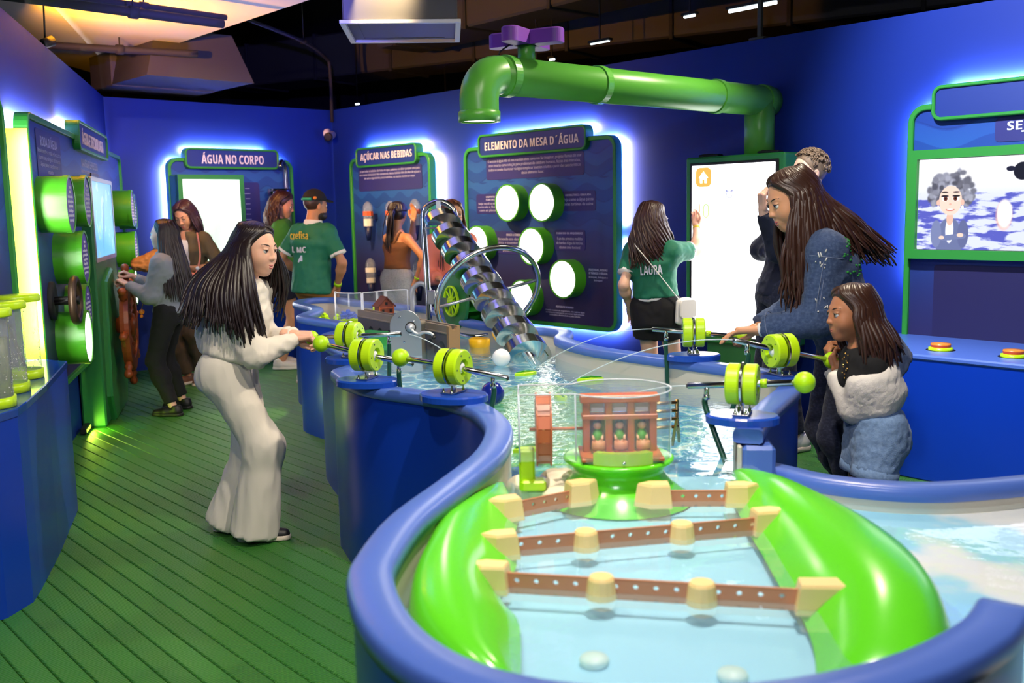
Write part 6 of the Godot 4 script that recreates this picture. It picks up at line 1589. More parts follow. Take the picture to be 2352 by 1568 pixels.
# hair as overlapping flat locks: keys [azimuth in degrees from the face, end point in the world], running from one cheek round the back to the other
func hair(o: Node, r: Dictionary, m: String, keys: Array, part: float, count: int, sd: int, o2 := {}) -> void:
	var X: Transform3D = r.hx; var rng := RandomNumberGenerator.new(); rng.seed = sd
	var lift: float = o2.get("lift", 0.0); var wave: float = o2.get("wave", 0.0); var wid: float = o2.get("width", 0.0105); var belly: float = o2.get("belly", 0.02)
	var sc := X.basis.get_scale().x; var jit: float = o2.get("jitter", 0.02)
	var g := Geo.new(true)
	var E := Vector3(0.0835 + lift, 0.096 + lift, 0.103 + lift); var C := Vector3(0, 0.034, -0.017)
	for i in count:
		var t := (i + rng.randf()) / count * (keys.size() - 1); var k := mini(int(t), keys.size() - 2); var f := t - k
		var az := deg_to_rad(lerpf(keys[k][0], keys[k + 1][0], f)); var end: Vector3 = keys[k][1].lerp(keys[k + 1][1], f)
		end += Vector3(rng.randf_range(-1, 1) * jit, rng.randf_range(-0.03, 0.045), rng.randf_range(-1, 1) * jit)
		var lay := rng.randf_range(-0.004, 0.006)
		var fz := lerpf(0.084, -0.07, smoothstep(0.35, 2.9, absf(wrapf(az, -PI, PI))))
		var side := signf(sin(az)) if absf(sin(az)) > 0.01 else 1.0
		var root := Vector3(part + side * rng.randf() * 0.006, 0, fz + rng.randf_range(-0.012, 0.012))
		root.y = E.y * sqrt(maxf(0.0, 1.0 - (root.x / E.x) ** 2 - ((root.z) / E.z) ** 2)); root = C + root * 0.985
		var aw := wrapf(az, -PI, PI); var a1 := aw * lerpf(0.36, 1.0, smoothstep(0.95, 2.2, absf(aw)))
		var d1 := Vector3(sin(a1) * 0.72, lerpf(0.5, 0.66, smoothstep(1.0, 1.7, absf(aw))), cos(a1) * 0.62 + 0.06).normalized(); var d2 := Vector3(sin(az), 0.1, cos(az)).normalized(); var d3 := Vector3(sin(az), -0.55, cos(az)).normalized()
		var on := func(d: Vector3, extra: float) -> Vector3: return C + d / (d / E).length() * (1.0 + extra)
		var p0 := X * root; var p1: Vector3 = X * (on.call(d1, lay * 8.0)); var p2: Vector3 = X * (on.call(d2, lay * 8.0)); var p3: Vector3 = X * (on.call(d3, 0.1 + lay * 8.0))
		var out := (p2 - X * C); out.y = 0; out = out.normalized()
		var pts := [p0, p1, p2]
		if p3.y > end.y + 0.05: pts.append(p3 + out * belly * 0.5)
		if p3.y > end.y + 0.16:
			pts.append(p3.lerp(end, 0.5) + out * belly * rng.randf_range(0.4, 1.0)); 
		pts.append(end)
		var sp := spline(pts, 5); var n := sp.size(); var rs := []
		var ph := rng.randf() * TAU
		for q in n:
			var u := q / float(n - 1)
			if wave > 0 and u > 0.35: sp[q] += (out.cross(Vector3.UP) * sin(u * 22.0 + ph) + out * cos(u * 19.0 + ph)) * wave * (u - 0.35) / 0.65
			rs.append(wid * sc * rng.randf_range(0.95, 1.05) * (0.35 + 0.65 * smoothstep(0.0, 0.12, u)) * (1.0 - 0.75 * smoothstep(0.72, 1.0, u)))
		tube(g, sp, rs, 6, true, 0.6)
	var h := obj("hair", g, m, o)
	# scalp below the locks
	var scalp := blob([ell(C, E * 0.985)], 0.007, 0.01, [[Vector3(0, 0.085, 0.066), Vector3(0, -0.5, 0.86)], [Vector3(0, -0.06, 0), Vector3(0, -1, 0.25)]])
	var s := obj("scalp", solo(scalp), m, h); s.transform = X
	if o2.has("tail"):
		var tg := Geo.new(true); var c: Array = o2.tail
		for i in 60:
			var q := []; var off: Vector3 = Vector3(rng.randfn() * 0.4, rng.randfn() * 0.4, rng.randfn() * 0.4) * o2.get("tail_r", 0.03); var ph := rng.randf() * TAU
			for k in c.size():
				var u: float = k / float(c.size() - 1)
				q.append(c[k] + off * [0.35, 0.9, 1.2, 1.0, 0.45][mini(k, 4)] + Vector3(sin(u * 9 + ph), 0, cos(u * 8 + ph)) * 0.008 * u)
			var sp := spline(q, 5); var rs := []
			for k in sp.size(): rs.append(0.0075 * (1.0 - 0.7 * k / sp.size()))
			tube(tg, sp, rs, 6, true, 0.7)
		obj("ponytail", tg, m, h)
		var bg := Geo.new(true); ball(bg, c[0], 0.024, 14); obj("hair_tie", bg, "black", h)

func glasses(o: Node, r: Dictionary, m: String) -> void:
	var g := Geo.new(true)
	for s in [-1, 1]:
		var q := []
		for i in 20: q.append(Vector3(s * 0.033 + cos(TAU * i / 20) * 0.024, 0.003 + sin(TAU * i / 20) * 0.019, 0.094))
		tube(g, q, 0.0016, 6, false, 1.0, true); tube(g, [Vector3(s * 0.057, 0.008, 0.094), Vector3(s * 0.074, 0.008, 0.08), Vector3(s * 0.081, 0.006, -0.005)], 0.0016, 6)
	tube(g, [Vector3(-0.009, 0.006, 0.094), Vector3(0, 0.009, 0.097), Vector3(0.009, 0.006, 0.094)], 0.0016, 6)
	var l := obj("glasses", g, m, o); l.transform = r.hx

func band(o: Node, called: String, a: Vector3, b: Vector3, rad: float, m: String) -> void:
	var g := Geo.new(true); tube(g, [a, b], rad, 20); obj(called, g, m, o)
# ---------------------------------------------------------------- visitors
func dress(o: Node, called: String, bones: Array, cell: float, m: String, planes := [], wr := [0.0023, Vector3(20, 12, 20), 3], k := 0.03) -> MeshInstance3D:
	return obj(called, solo(blob(bones, cell, k, planes, wr)), m, o)

func person(label: String) -> Node3D: return thing("person", label, "person")

func people_materials() -> void:
	mat("skin_girl", rgb(226, 172, 146), 0.5); mat("skin_tan", rgb(196, 136, 98), 0.5); mat("skin_warm", rgb(210, 152, 116), 0.5); mat("skin_pale", rgb(232, 184, 160), 0.5); mat("skin_brown", rgb(178, 118, 84), 0.5)
	for n in ["skin_a", "skin_girl", "skin_tan", "skin_warm", "skin_pale", "skin_brown"]:
		M[n].subsurf_scatter_enabled = true; M[n].subsurf_scatter_strength = 0.15
	mat("eye_white", rgb(240, 238, 236), 0.15); mat("lash", rgb(20, 14, 14), 0.6); mat("brow_dark", rgb(44, 28, 24), 0.8); mat("brow_brown", rgb(90, 62, 44), 0.8)
	mat("hair_dark", rgb(34, 22, 24), 0.38); mat("hair_brown", rgb(58, 34, 26), 0.4); mat("hair_chestnut", rgb(84, 48, 32), 0.42); mat("hair_plum", rgb(56, 30, 38), 0.4); mat("hair_grey", rgb(122, 100, 80), 0.6)
	cloth("cream", rgb(222, 214, 202), 0.95, 0.35, 16.0); cloth("grey_knit", rgb(136, 142, 150), 0.95, 0.4, 18.0); cloth("black_cloth", rgb(20, 20, 24), 0.9, 0.3); cloth("navy_cloth", rgb(18, 22, 48), 0.9, 0.3)
	cloth("olive", rgb(104, 92, 68), 0.9, 0.4); cloth("white_cloth", rgb(236, 234, 232), 0.9, 0.3); cloth("brown_trouser", rgb(84, 68, 54), 0.9, 0.3); cloth("green_blouse", rgb(58, 130, 44), 0.85, 0.3); cloth("jersey", rgb(22, 112, 82), 0.7, 0.2)
	cloth("khaki", rgb(150, 96, 36), 0.9, 0.4); cloth("tan_top", rgb(118, 76, 46), 0.85, 0.25); cloth("pale_denim", rgb(176, 180, 184), 0.95, 0.5, 24.0); cloth("pink_cloth", rgb(226, 128, 106), 0.9, 0.3)
	cloth("denim", rgb(52, 72, 112), 0.95, 0.7, 26.0); cloth("denim_dark", rgb(19, 25, 48), 0.95, 0.6, 26.0); cloth("denim_light", rgb(120, 152, 196), 0.95, 0.7, 26.0); cloth("fluffy", rgb(238, 232, 226), 1.0, 1.0, 9.0); cloth("dark_navy", rgb(22, 28, 50), 0.9, 0.3)
	mat("shoe_white", rgb(226, 222, 214), 0.6); mat("shoe_black", rgb(22, 20, 22), 0.5); mat("shoe_brown", rgb(112, 74, 54), 0.6); mat("sole_pale", rgb(226, 212, 194), 0.7); mat("pink_leather", rgb(226, 138, 116), 0.5); mat("bag_white", rgb(236, 232, 224), 0.35); mat("caramel", rgb(186, 120, 58), 0.7)
	mat("gold", rgb(220, 180, 110), 0.25, 1.0); mat("glasses_dark", rgb(28, 22, 22), 0.3); mat("print_yellow", rgb(214, 180, 60), 0.7); mat("stitch", rgb(112, 124, 156), 0.8); mat("frayed", rgb(222, 222, 222), 0.95); mat("paint_green", rgb(40, 140, 60), 0.7)

func make_people() -> void:
	make_prototypes()
	girl_in_cream(); girl_in_grey(); woman_in_jacket(); woman_in_green(); man_in_cap(); girl_in_tank_top(); girl_in_pink(); girl_in_jersey(); man_with_glasses(); woman_in_denim(); small_girl()

func girl_in_cream() -> void:
	var o := person("long haired girl in a cream sweatsuit aiming a water cannon at left")
	var r := rig(1.5, Vector3(-1.285, 0.785, -4.44), 1.45, Vector3(-1.175, 1.165, -4.44), [1.12, 0.12, 0.0, 0.97],
		[[Vector3(-1.35, 0, -4.54), 1.5], [Vector3(-1.19, 0, -4.385), 1.6]], [Vector3(-1.0, 0.925, -4.53), Vector3(-0.99, 0.905, -4.47)], [Vector3(-0.1, -1, -0.5), Vector3(-0.1, -1, 0.6)])
	obj("body", body_of(r, false, ["grip", "grip"], [0.3, -0.3], 0.012, [Vector3(0.9, -0.1, -0.1), Vector3(0.9, 0.05, -0.4)]), "skin_girl", o)
	var e := 0.022
	var top := torso(r, e * 0.7, -0.055)
	for s in 2: top.append_array(sleeve(r, s, e, 1.93, 0.55))
	top.append(slab(r.pel + r.up * 0.07, r.pel + r.up * 0.2, r.left, 0.14, 0.115, 0.15, 0.125, 2))
	top.append(ell(r.pel + r.up * 0.17 - r.fw * 0.05, Vector3(0.13, 0.09, 0.13)))
	var t := dress(o, "sweatshirt", top, 0.011, "cream", [], [0.0055, Vector3(13, 12, 5), 3], 0.05)
	var wb: Vector3 = r.pel + r.up * 0.055
	var rib := blob([slab(wb - r.up * 0.012, wb + r.up * 0.03, r.left, 0.13, 0.103, 0.135, 0.107, 3)], 0.008, 0.01, [], [0.003, Vector3(90, 4, 90), 8])
	obj("waistband", solo(rib), "cream", t)
	for s in 2:
		var d: Vector3 = (r.wri[s] - r.elb[s]).normalized(); band(t, "cuff", r.wri[s] - d * 0.055, r.wri[s] + d * 0.004, 0.034, "cream")
	var leg := [slab(r.pel - r.up * 0.06, r.pel + r.up * 0.06, r.left, 0.135, 0.105, 0.122, 0.095)]
	leg.append(ell(r.pel - r.fw * 0.045 - Vector3(0, 0.03, 0), Vector3(0.085, 0.09, 0.11)))
	for s in 2:
		var f: Vector3 = r.feet[s][0]; var kn: Vector3 = r.knee[s] + r.fw * [0.0, 0.02][s]
		leg.append(cap(r.hip[s], kn, 0.092, 0.08)); leg.append(cap(kn, f + Vector3(0.0, 0.035, 0), 0.08, 0.11, 1))
	var tr := dress(o, "trousers", leg, 0.012, "cream", [], [0.005, Vector3(10, 2.5, 10), 5], 0.06)
	shoes(o, r, "shoe_black", "sole_pale", 0.98)
	face(o, r, rgb(60, 36, 24), rgb(190, 96, 92), "brow_dark", 1.0, true, false, -0.6)
	var n: Vector3 = r.neck
	hair(o, r, "hair_dark", [[66, n + Vector3(0.12, -0.16, -0.13)], [105, n + Vector3(-0.02, -0.14, -0.16)], [150, n + Vector3(-0.17, -0.13, -0.1)], [185, n + Vector3(-0.27, -0.15, 0.03)], [215, n + Vector3(-0.25, -0.14, 0.17)], [245, n + Vector3(-0.14, -0.15, 0.235)], [265, n + Vector3(-0.02, -0.2, 0.215)], [285, n + Vector3(0.05, -0.24, 0.2)], [300, n + Vector3(0.09, -0.22, 0.11)]], 0.0, 330, 11, {"belly": 0.07, "width": 0.0118})

func girl_in_grey() -> void:
	var o := person("long haired girl in a grey hoodie turning the ship's wheel")
	var r := rig(1.46, Vector3(-2.545, 0.76, -7.4), -1.6, Vector3(-2.54, 1.185, -7.4), [-1.65, -0.06, 0.0, 0.93],
		[[Vector3(-2.53, 0, -7.28), -1.7], [Vector3(-2.55, 0, -7.56), -1.7]], [Vector3(-2.83, 0.985, -7.33), Vector3(-2.84, 1.03, -7.5)], [Vector3(0.2, -1, 0.3), Vector3(0.2, -1, -0.3)])
	obj("body", body_of(r, false, ["grip", "grip"], [0.0, 0.0], 0.014), "skin_pale", o)
	var top := torso(r, 0.022, -0.0)
	for s in 2: top.append_array(sleeve(r, s, 0.022, 1.9, 0.5))
	top.append(cap(r.neck - r.fw * 0.05, r.neck + r.fw * 0.01, 0.06, 0.055))
	dress(o, "hoodie", top, 0.013, "grey_knit", [], [0.0045, Vector3(9, 14, 9), 13], 0.05)
	var leg := [slab(r.pel - r.up * 0.05, r.pel + r.up * 0.04, r.left, 0.128, 0.1, 0.12, 0.092)]
	for s in 2: leg.append_array(trouser(r, s, 0.012, 1.92, 0.042, 0.034))
	dress(o, "trousers", leg, 0.013, "black_cloth", [], [0.0037, Vector3(10, 12, 10), 15], 0.04)
	shoes(o, r, "shoe_black", "shoe_black")
	face(o, r, rgb(40, 26, 20), rgb(190, 110, 106), "brow_dark")
	var n: Vector3 = r.neck
	hair(o, r, "hair_dark", [[80, n + Vector3(-0.0, -0.25, 0.12)], [105, n + Vector3(0.04, -0.3, 0.16)], [140, n + Vector3(0.14, -0.32, 0.11)], [180, n + Vector3(0.19, -0.33, 0.02)], [225, n + Vector3(0.1, -0.3, -0.08)], [265, n + Vector3(0.02, -0.25, -0.12)], [300, n + Vector3(-0.05, -0.22, -0.1)]], 0.0, 150, 21, {"belly": 0.02, "width": 0.012})
	var k := thing("keychain", "orange beaded keychain hanging by the grey hoodie girl's waist", "keychain", T(-2.72, 0.8, -7.3))
	var g := Geo.new(true); tube(g, [Vector3(0.02, 0.06, 0), Vector3(0, 0.0, 0)], 0.003, 6); obj("strap", g, "gold", k)
	g = Geo.new(true); ball(g, Vector3(0, -0.02, 0), 0.02, 14); ball(g, Vector3(-0.004, -0.052, 0), 0.012, 12); obj("bead", g, "orange_plastic", k)

func woman_in_jacket() -> void:
	var o := person("woman in an olive jacket and white shirt looking down at her bag")
	var r := rig(1.62, Vector3(-2.83, 0.85, -8.75), -0.25, Vector3(-2.81, 1.325, -8.72), [-0.2, 0.5, 0.06, 1.0],
		[[Vector3(-2.73, 0, -8.72), -0.3], [Vector3(-2.87, 0, -8.7), -0.6]], [Vector3(-2.7, 1.03, -8.52), Vector3(-2.97, 1.06, -8.5)], [Vector3(1, -0.6, -0.3), Vector3(-1, -0.6, -0.2)], 1.1)
	obj("body", body_of(r, false, ["relaxed", "relaxed"], [0.6, -0.6], 0.015, [Vector3(-0.8, 0, 0.4), Vector3(0.7, 0, 0.5)]), "skin_warm", o)
	dress(o, "shirt", torso(r, 0.01, 0.04), 0.014, "white_cloth", [[r.neck + Vector3(0, -0.03, 0), Vector3(0, 1, 0.4)]])
	var jk := torso(r, 0.026, 0.02)
	for s in 2: jk.append_array(sleeve(r, s, 0.022, 1.6, 0.8))
	for s in [-1, 1]: jk.append(cut(r.pel.lerp(r.neck, 0.55) + r.fw * 0.15 + r.left * s * 0.01, Vector3(0.075, 0.5, 0.09)))
	jk.append(cap(r.neck - r.fw * 0.06, r.neck - r.fw * 0.04 - r.left * 0.04, 0.055, 0.05))
	dress(o, "jacket", jk, 0.014, "olive", [[r.neck + Vector3(0, 0.06, 0), Vector3.UP]], [0.0045, Vector3(12, 9, 12), 23], 0.03)
	var leg := [slab(r.pel - r.up * 0.06, r.pel + r.up * 0.08, r.left, 0.16, 0.12, 0.14, 0.105)]
	for s in 2: leg.append_array(trouser(r, s, 0.012, 1.95, 0.062, 0.042))
	dress(o, "trousers", leg, 0.014, "brown_trouser", [], [0.0045, Vector3(10, 8, 10), 25], 0.04)
	shoes(o, r, "shoe_brown", "sole_pale")
	face(o, r, rgb(44, 28, 22), rgb(176, 70, 70), "brow_dark", 0.3, false, true)
	var n: Vector3 = r.neck
	hair(o, r, "hair_plum", [[50, n + Vector3(0.12, -0.02, 0.06)], [100, n + Vector3(0.13, -0.05, 0.0)], [150, n + Vector3(0.07, -0.05, -0.07)], [210, n + Vector3(-0.07, -0.05, -0.07)], [260, n + Vector3(-0.12, -0.04, 0.0)], [310, n + Vector3(-0.11, -0.0, 0.07)]], 0.012, 120, 31, {"belly": 0.03, "width": 0.012})
	var w: Vector3 = r.wri[0]; var d: Vector3 = (r.wri[0] - r.elb[0]).normalized()
	band(o, "watch_strap", w - d * 0.035, w - d * 0.018, 0.031, "gold")
	var g := Geo.new(true); ball(g, w - d * 0.026 + Vector3(0.01, 0.0, 0.03), 0.017, 14, Vector3(1, 1, 0.5)); obj("watch_case", g, "white_plastic", o)
	var b := thing("shoulder_bag", "small pink leather shoulder bag held by the woman in the olive jacket", "bag", T(-2.76, 0.93, -8.47, 0.2))
	obj("pouch", solo(blob([slab(Vector3(0, -0.1, 0), Vector3(0, 0.06, 0), Vector3.RIGHT, 0.1, 0.05, 0.085, 0.03, 1)], 0.009, 0.02, [], [0.004, Vector3(18, 12, 18), 4])), "pink_leather", b)
	g = Geo.new(); box(g, Vector3(0, 0.0, 0.045), Vector3(0.13, 0.07, 0.012), 0.005); obj("flap", g, "pink_leather", b)
	g = Geo.new(true); tube(g, spline([Vector3(0.08, 0.05, -0.01), Vector3(0.12, 0.2, -0.05), Vector3(0.1, 0.4, -0.12)], 6), 0.008, 8); obj("strap", g, "pink_leather", b)
	b = thing("folded_coat", "caramel coat bundled over an arm behind the grey hoodie girl", "coat", T(-3.06, 1.1, -8.5, 0.3))
	obj("bundle", solo(blob([cap(Vector3(-0.1, -0.02, 0), Vector3(0.12, 0.04, -0.02), 0.05, 0.075), cap(Vector3(-0.12, -0.03, 0.02), Vector3(0.05, -0.05, 0.02), 0.04, 0.05)], 0.009, 0.02, [], [0.01, Vector3(8, 22, 22), 6])), "caramel", b)
	g = Geo.new(true); tube(g, spline([Vector3(-0.14, 0.0, 0.03), Vector3(-0.15, -0.03, 0.04), Vector3(-0.12, -0.05, 0.05)], 4), 0.012, 8); obj("cuff", g, "caramel", b)

func woman_in_green() -> void:
	var o := person("woman in a loose green blouse and navy shorts seen from the side")
	var r := rig(1.7, Vector3(-2.18, 0.9, -9.5), 1.75, Vector3(-2.16, 1.4, -9.5), [1.5, 0.3, 0.0, 1.0],
		[[Vector3(-2.25, 0, -9.66), 1.7], [Vector3(-2.2, 0, -9.42), 1.6]], [Vector3(-2.0, 1.0, -9.55), Vector3(-1.98, 0.98, -9.44)], [Vector3(-0.6, -1, -0.3), Vector3(-0.6, -1, 0.3)])
	obj("body", body_of(r, false, ["relaxed", "relaxed"], [0, 0], 0.015), "skin_warm", o)
	var top := torso(r, 0.022, -0.04)
	for s in 2: top.append_array(sleeve(r, s, 0.026, 1.85, 0.9))
	dress(o, "blouse", top, 0.014, "green_blouse", [], [0.0045, Vector3(9, 11, 9), 33], 0.05)
	var sh := [slab(r.pel - r.up * 0.1, r.pel + r.up * 0.1, r.left, 0.165, 0.13, 0.14, 0.11)]
	for s in 2: sh.append_array(trouser(r, s, 0.024, 0.55, 0.1))
	dress(o, "shorts", sh, 0.014, "navy_cloth", [], [0.0037, Vector3(9, 5, 9), 35], 0.05)
	shoes(o, r, "shoe_white", "shoe_white", 1.05)
	face(o, r, rgb(44, 28, 22), rgb(186, 104, 98), "brow_dark", 0.2)
	var n: Vector3 = r.neck
	hair(o, r, "hair_brown", [[75, n + Vector3(-0.02, -0.02, -0.13)], [130, n + Vector3(-0.1, -0.06, -0.1)], [180, n + Vector3(-0.14, -0.08, 0.0)], [230, n + Vector3(-0.1, -0.08, 0.1)], [275, n + Vector3(0.0, -0.06, 0.12)]], 0.01, 130, 41, {"belly": 0.04, "wave": 0.016, "lift": 0.006, "width": 0.012})

func man_in_cap() -> void:
	var o := person("man in a black cap, green football shirt and brown trousers, seen from behind")
	var r := rig(1.66, Vector3(-1.72, 0.86, -8.58), 2.55, Vector3(-1.685, 1.375, -8.6), [2.25, 0.06, 0.0, 1.0],
		[[Vector3(-1.82, 0, -8.66), 2.4], [Vector3(-1.66, 0, -8.54), 2.6]], [Vector3(-1.86, 0.95, -8.85), Vector3(-1.5, 0.85, -8.6)], [Vector3(-1, -0.2, 0.6), Vector3(0.6, 0.2, 0.6)], 1.18)
	obj("body", body_of(r, true, ["relaxed", "relaxed"], [0, 0], 0.014), "skin_tan", o)
	var top := torso(r, 0.024, 0.03, 1.0, 1.1); top.append(slab(r.pel - r.up * 0.06, r.pel + r.up * 0.12, r.left, 0.178, 0.135, 0.165, 0.125, 2))
	for s in 2: top.append_array(sleeve(r, s, 0.024, 0.72, 1.0))
	var t := dress(o, "football_shirt", top, 0.013, "jersey", [], [0.0045, Vector3(10, 8, 10), 43], 0.04)
	for s in 2:
		var a: Vector3 = r.sh[s].lerp(r.elb[s], 0.66); var b: Vector3 = r.sh[s].lerp(r.elb[s], 0.74); band(t, "cuff", a, b, 0.0715, "white_cloth")
	obj("collar", solo(blob([cap(r.neck - r.up * 0.03, r.neck + r.up * 0.045, 0.088, 0.076, 1)], 0.01, 0.01)), "white_cloth", t)
	var back := Transform3D(Basis(r.left * -1.0, Vector3.UP, r.fw * -1.0), r.pel.lerp(r.neck, 0.78) - r.fw * 0.145)
	for q in [["crefisa", 0.21, 0.07, Vector3(-0.02, 0.03, -0.004), "print_yellow"], ["L MC", 0.16, 0.05, Vector3(-0.02, -0.09, 0.004), "ink"], ["1", 0.055, 0.2, Vector3(-0.02, -0.24, -0.004), "ink"]]:
		var l := letters(t, q[0], q[1], q[2], Vector3.ZERO, q[4], true, 2); var lt := l.transform; l.transform = back * Transform3D(Basis(), q[3]) * lt
	var leg := [slab(r.pel - r.up * 0.06, r.pel + r.up * 0.06, r.left, 0.15, 0.11, 0.13, 0.095)]
	for s in 2: leg.append_array(trouser(r, s, 0.002, 1.95, 0.07, 0.046))
	dress(o, "trousers", leg, 0.014, "khaki", [], [0.0045, Vector3(8, 12, 8), 45], 0.04)
	shoes(o, r, "shoe_white", "sole_pale", 1.1)
	var X: Transform3D = r.hx; var C := Vector3(0, 0.034, -0.014)
	var c := obj("cap", solo(blob([ell(C + Vector3(0, 0.012, 0), Vector3(0.089, 0.1, 0.108))], 0.008, 0.01, [[Vector3(0, 0.042, 0), Vector3(0, -1, 0.0)]])), "black_cloth", o); c.transform = X
	var g := Geo.new(); g.xf = Transform3D(Basis(Vector3.RIGHT, -PI / 2 + 0.2), Vector3(0, 0.052, 0.07)); prism(g, PackedVector2Array([Vector2(-0.075, 0), Vector2(0.075, 0), Vector2(0.068, -0.055), Vector2(0.03, -0.085), Vector2(-0.03, -0.085), Vector2(-0.068, -0.055)]), 0, 0.004); obj("peak", g, "black_cloth", c)
	g = Geo.new(true); var ar := []
	for i in 9: ar.append(Vector3(sin(lerpf(-0.9, 0.9, i / 8.0)) * 0.087, 0.052, -0.017 - cos(lerpf(-0.9, 0.9, i / 8.0)) * 0.1))
	tube(g, ar, 0.012, 8); obj("back_strap", g, mat("strap_green", rgb(30, 150, 110), 0.6), c)
	g = Geo.new(true); ball(g, Vector3(-0.08, 0.062, -0.05), 0.02, 16, Vector3(0.35, 0.7, 1)); obj("badge", g, "orange_plastic", c)
	var hb := obj("beard", solo(blob([ell(Vector3(0, -0.08, 0.036), Vector3(0.066, 0.05, 0.062)), cut(Vector3(0, -0.05, 0.1), Vector3(0.03, 0.02, 0.03))], 0.007, 0.01, [[Vector3(0, -0.045, 0), Vector3(0, 1, 0.1)]], [0.003, Vector3(60, 60, 60), 2])), "hair_black", o); hb.transform = X
	hb = obj("hair", solo(blob([ell(Vector3(0, 0.03, -0.016), Vector3(0.078, 0.09, 0.097))], 0.008, 0.01, [[Vector3(0, -0.04, 0), Vector3(0, -1, 0)], [Vector3(0, 0, 0.03), Vector3(0, 0, 1)]])), "hair_brown", o); hb.transform = X
	face(o, r, rgb(40, 26, 20), rgb(170, 96, 86), "brow_dark")
	var w: Vector3 = r.wri[1]; var d: Vector3 = (r.wri[1] - r.elb[1]).normalized(); band(o, "wristband", w - d * 0.035, w - d * 0.01, 0.034, "lime_soft")

func girl_in_tank_top() -> void:
	var o := person("girl in a brown tank top with a dark ponytail reaching for a sugar bottle")
	var r := rig(1.55, Vector3(-1.05, 0.84, -9.2), 2.45, Vector3(-1.035, 1.285, -9.22), [3.05, 0.0, 0.0, 0.97],
		[[Vector3(-1.13, 0, -9.26), 2.4], [Vector3(-0.98, 0, -9.16), 2.5]], [Vector3(-0.91, 1.39, -9.5), Vector3(-0.86, 0.86, -9.1)], [Vector3(0.2, -1, 0), Vector3(0.6, 0, 0.6)])
	obj("body", body_of(r, false, ["relaxed", "relaxed"], [0, 0], 0.013), "skin_tan", o)
	var top := torso(r, 0.006, -0.07).slice(0, 3)
	dress(o, "tank_top", top, 0.013, "tan_top", [[r.pel.lerp(r.neck, 0.8), (r.neck - r.pel).normalized()]], [0.003, Vector3(6, 16, 6), 53], 0.03)
	for s in 2:
		var g := Geo.new(true); var a: Vector3 = r.pel.lerp(r.neck, 0.78) + r.left * [0.055, -0.055][s]
		tube(g, spline([a - r.fw * 0.1, r.neck + r.left * [0.07, -0.07][s] - r.fw * 0.03 + Vector3(0, 0.0, 0), a + r.fw * 0.1], 5), 0.011, 8); obj("strap", g, "tan_top", o)
	var leg := [slab(r.pel - r.up * 0.06, r.pel + r.up * 0.1, r.left, 0.15, 0.118, 0.125, 0.098)]
	for s in 2: leg.append_array(trouser(r, s, 0.018, 0.7, 0.085))
	dress(o, "shorts", leg, 0.014, "pale_denim", [], [0.0037, Vector3(10, 10, 10), 55], 0.04)
	shoes(o, r, "shoe_white", "shoe_white")
	face(o, r, rgb(44, 28, 22), rgb(186, 104, 98), "brow_dark")
	var bk: Vector3 = r.hx * Vector3(0, 0.06, -0.115); var n: Vector3 = r.neck
	hair(o, r, "hair_dark", [[60, bk], [120, bk], [180, bk], [240, bk], [300, bk]], 0.0, 190, 61, {"belly": 0.0, "jitter": 0.008, "width": 0.0135, "tail": [bk, bk - r.fw * 0.05 + Vector3(0, -0.06, 0), n - r.fw * 0.1 + Vector3(0, 0.0, 0), n - r.fw * 0.115 + Vector3(0, -0.1, 0), n - r.fw * 0.1 + Vector3(0.01, -0.2, 0)], "tail_r": 0.032})
	var w: Vector3 = r.wri[1]; var d: Vector3 = (r.wri[1] - r.elb[1]).normalized(); band(o, "wristband", w - d * 0.03, w - d * 0.01, 0.028, "lime_soft")

func girl_in_pink() -> void:
	var o := person("girl in a pink shirt with dark glasses standing behind the steel screw")
	var r := rig(1.58, Vector3(-0.49, 0.84, -8.05), 0.35, Vector3(-0.47, 1.28, -8.02), [0.45, 0.08, 0.0, 0.98],
		[[Vector3(-0.45, 0, -8.05), 0.4], [Vector3(-0.6, 0, -8.03), 0.1]], [Vector3(-0.4, 0.96, -7.78), Vector3(-0.56, 0.95, -7.76)], [Vector3(0.3, -1, -0.2), Vector3(-0.3, -1, -0.2)])
	obj("body", body_of(r, false, ["relaxed", "relaxed"], [0, 0], 0.015), "skin_warm", o)
	var top := torso(r, 0.024, 0.08)
	for s in 2: top.append_array(sleeve(r, s, 0.026, 1.9, 0.9))
	dress(o, "shirt", top, 0.014, "pink_cloth", [], [0.0045, Vector3(11, 7, 11), 63], 0.04)
	var leg := [slab(r.pel - r.up * 0.06, r.pel + r.up * 0.04, r.left, 0.15, 0.115, 0.13, 0.1)]
	for s in 2: leg.append_array(trouser(r, s, 0.012, 1.95, 0.05))
	dress(o, "trousers", leg, 0.016, "denim_dark", [], [0.003, Vector3(9, 9, 9), 65], 0.04)
	shoes(o, r, "shoe_white", "shoe_white")
	face(o, r, rgb(34, 22, 18), rgb(186, 96, 92), "brow_dark"); glasses(o, r, "glasses_dark")
	var n: Vector3 = r.neck
	hair(o, r, "hair_chestnut", [[58, n + Vector3(0.13, -0.16, 0.07)], [100, n + Vector3(0.14, -0.2, 0.0)], [150, n + Vector3(0.06, -0.2, -0.1)], [210, n + Vector3(-0.08, -0.2, -0.1)], [255, n + Vector3(-0.12, -0.24, 0.02)], [298, n + Vector3(-0.06, -0.28, 0.14)]], 0.0, 120, 71, {"belly": 0.025, "width": 0.012})

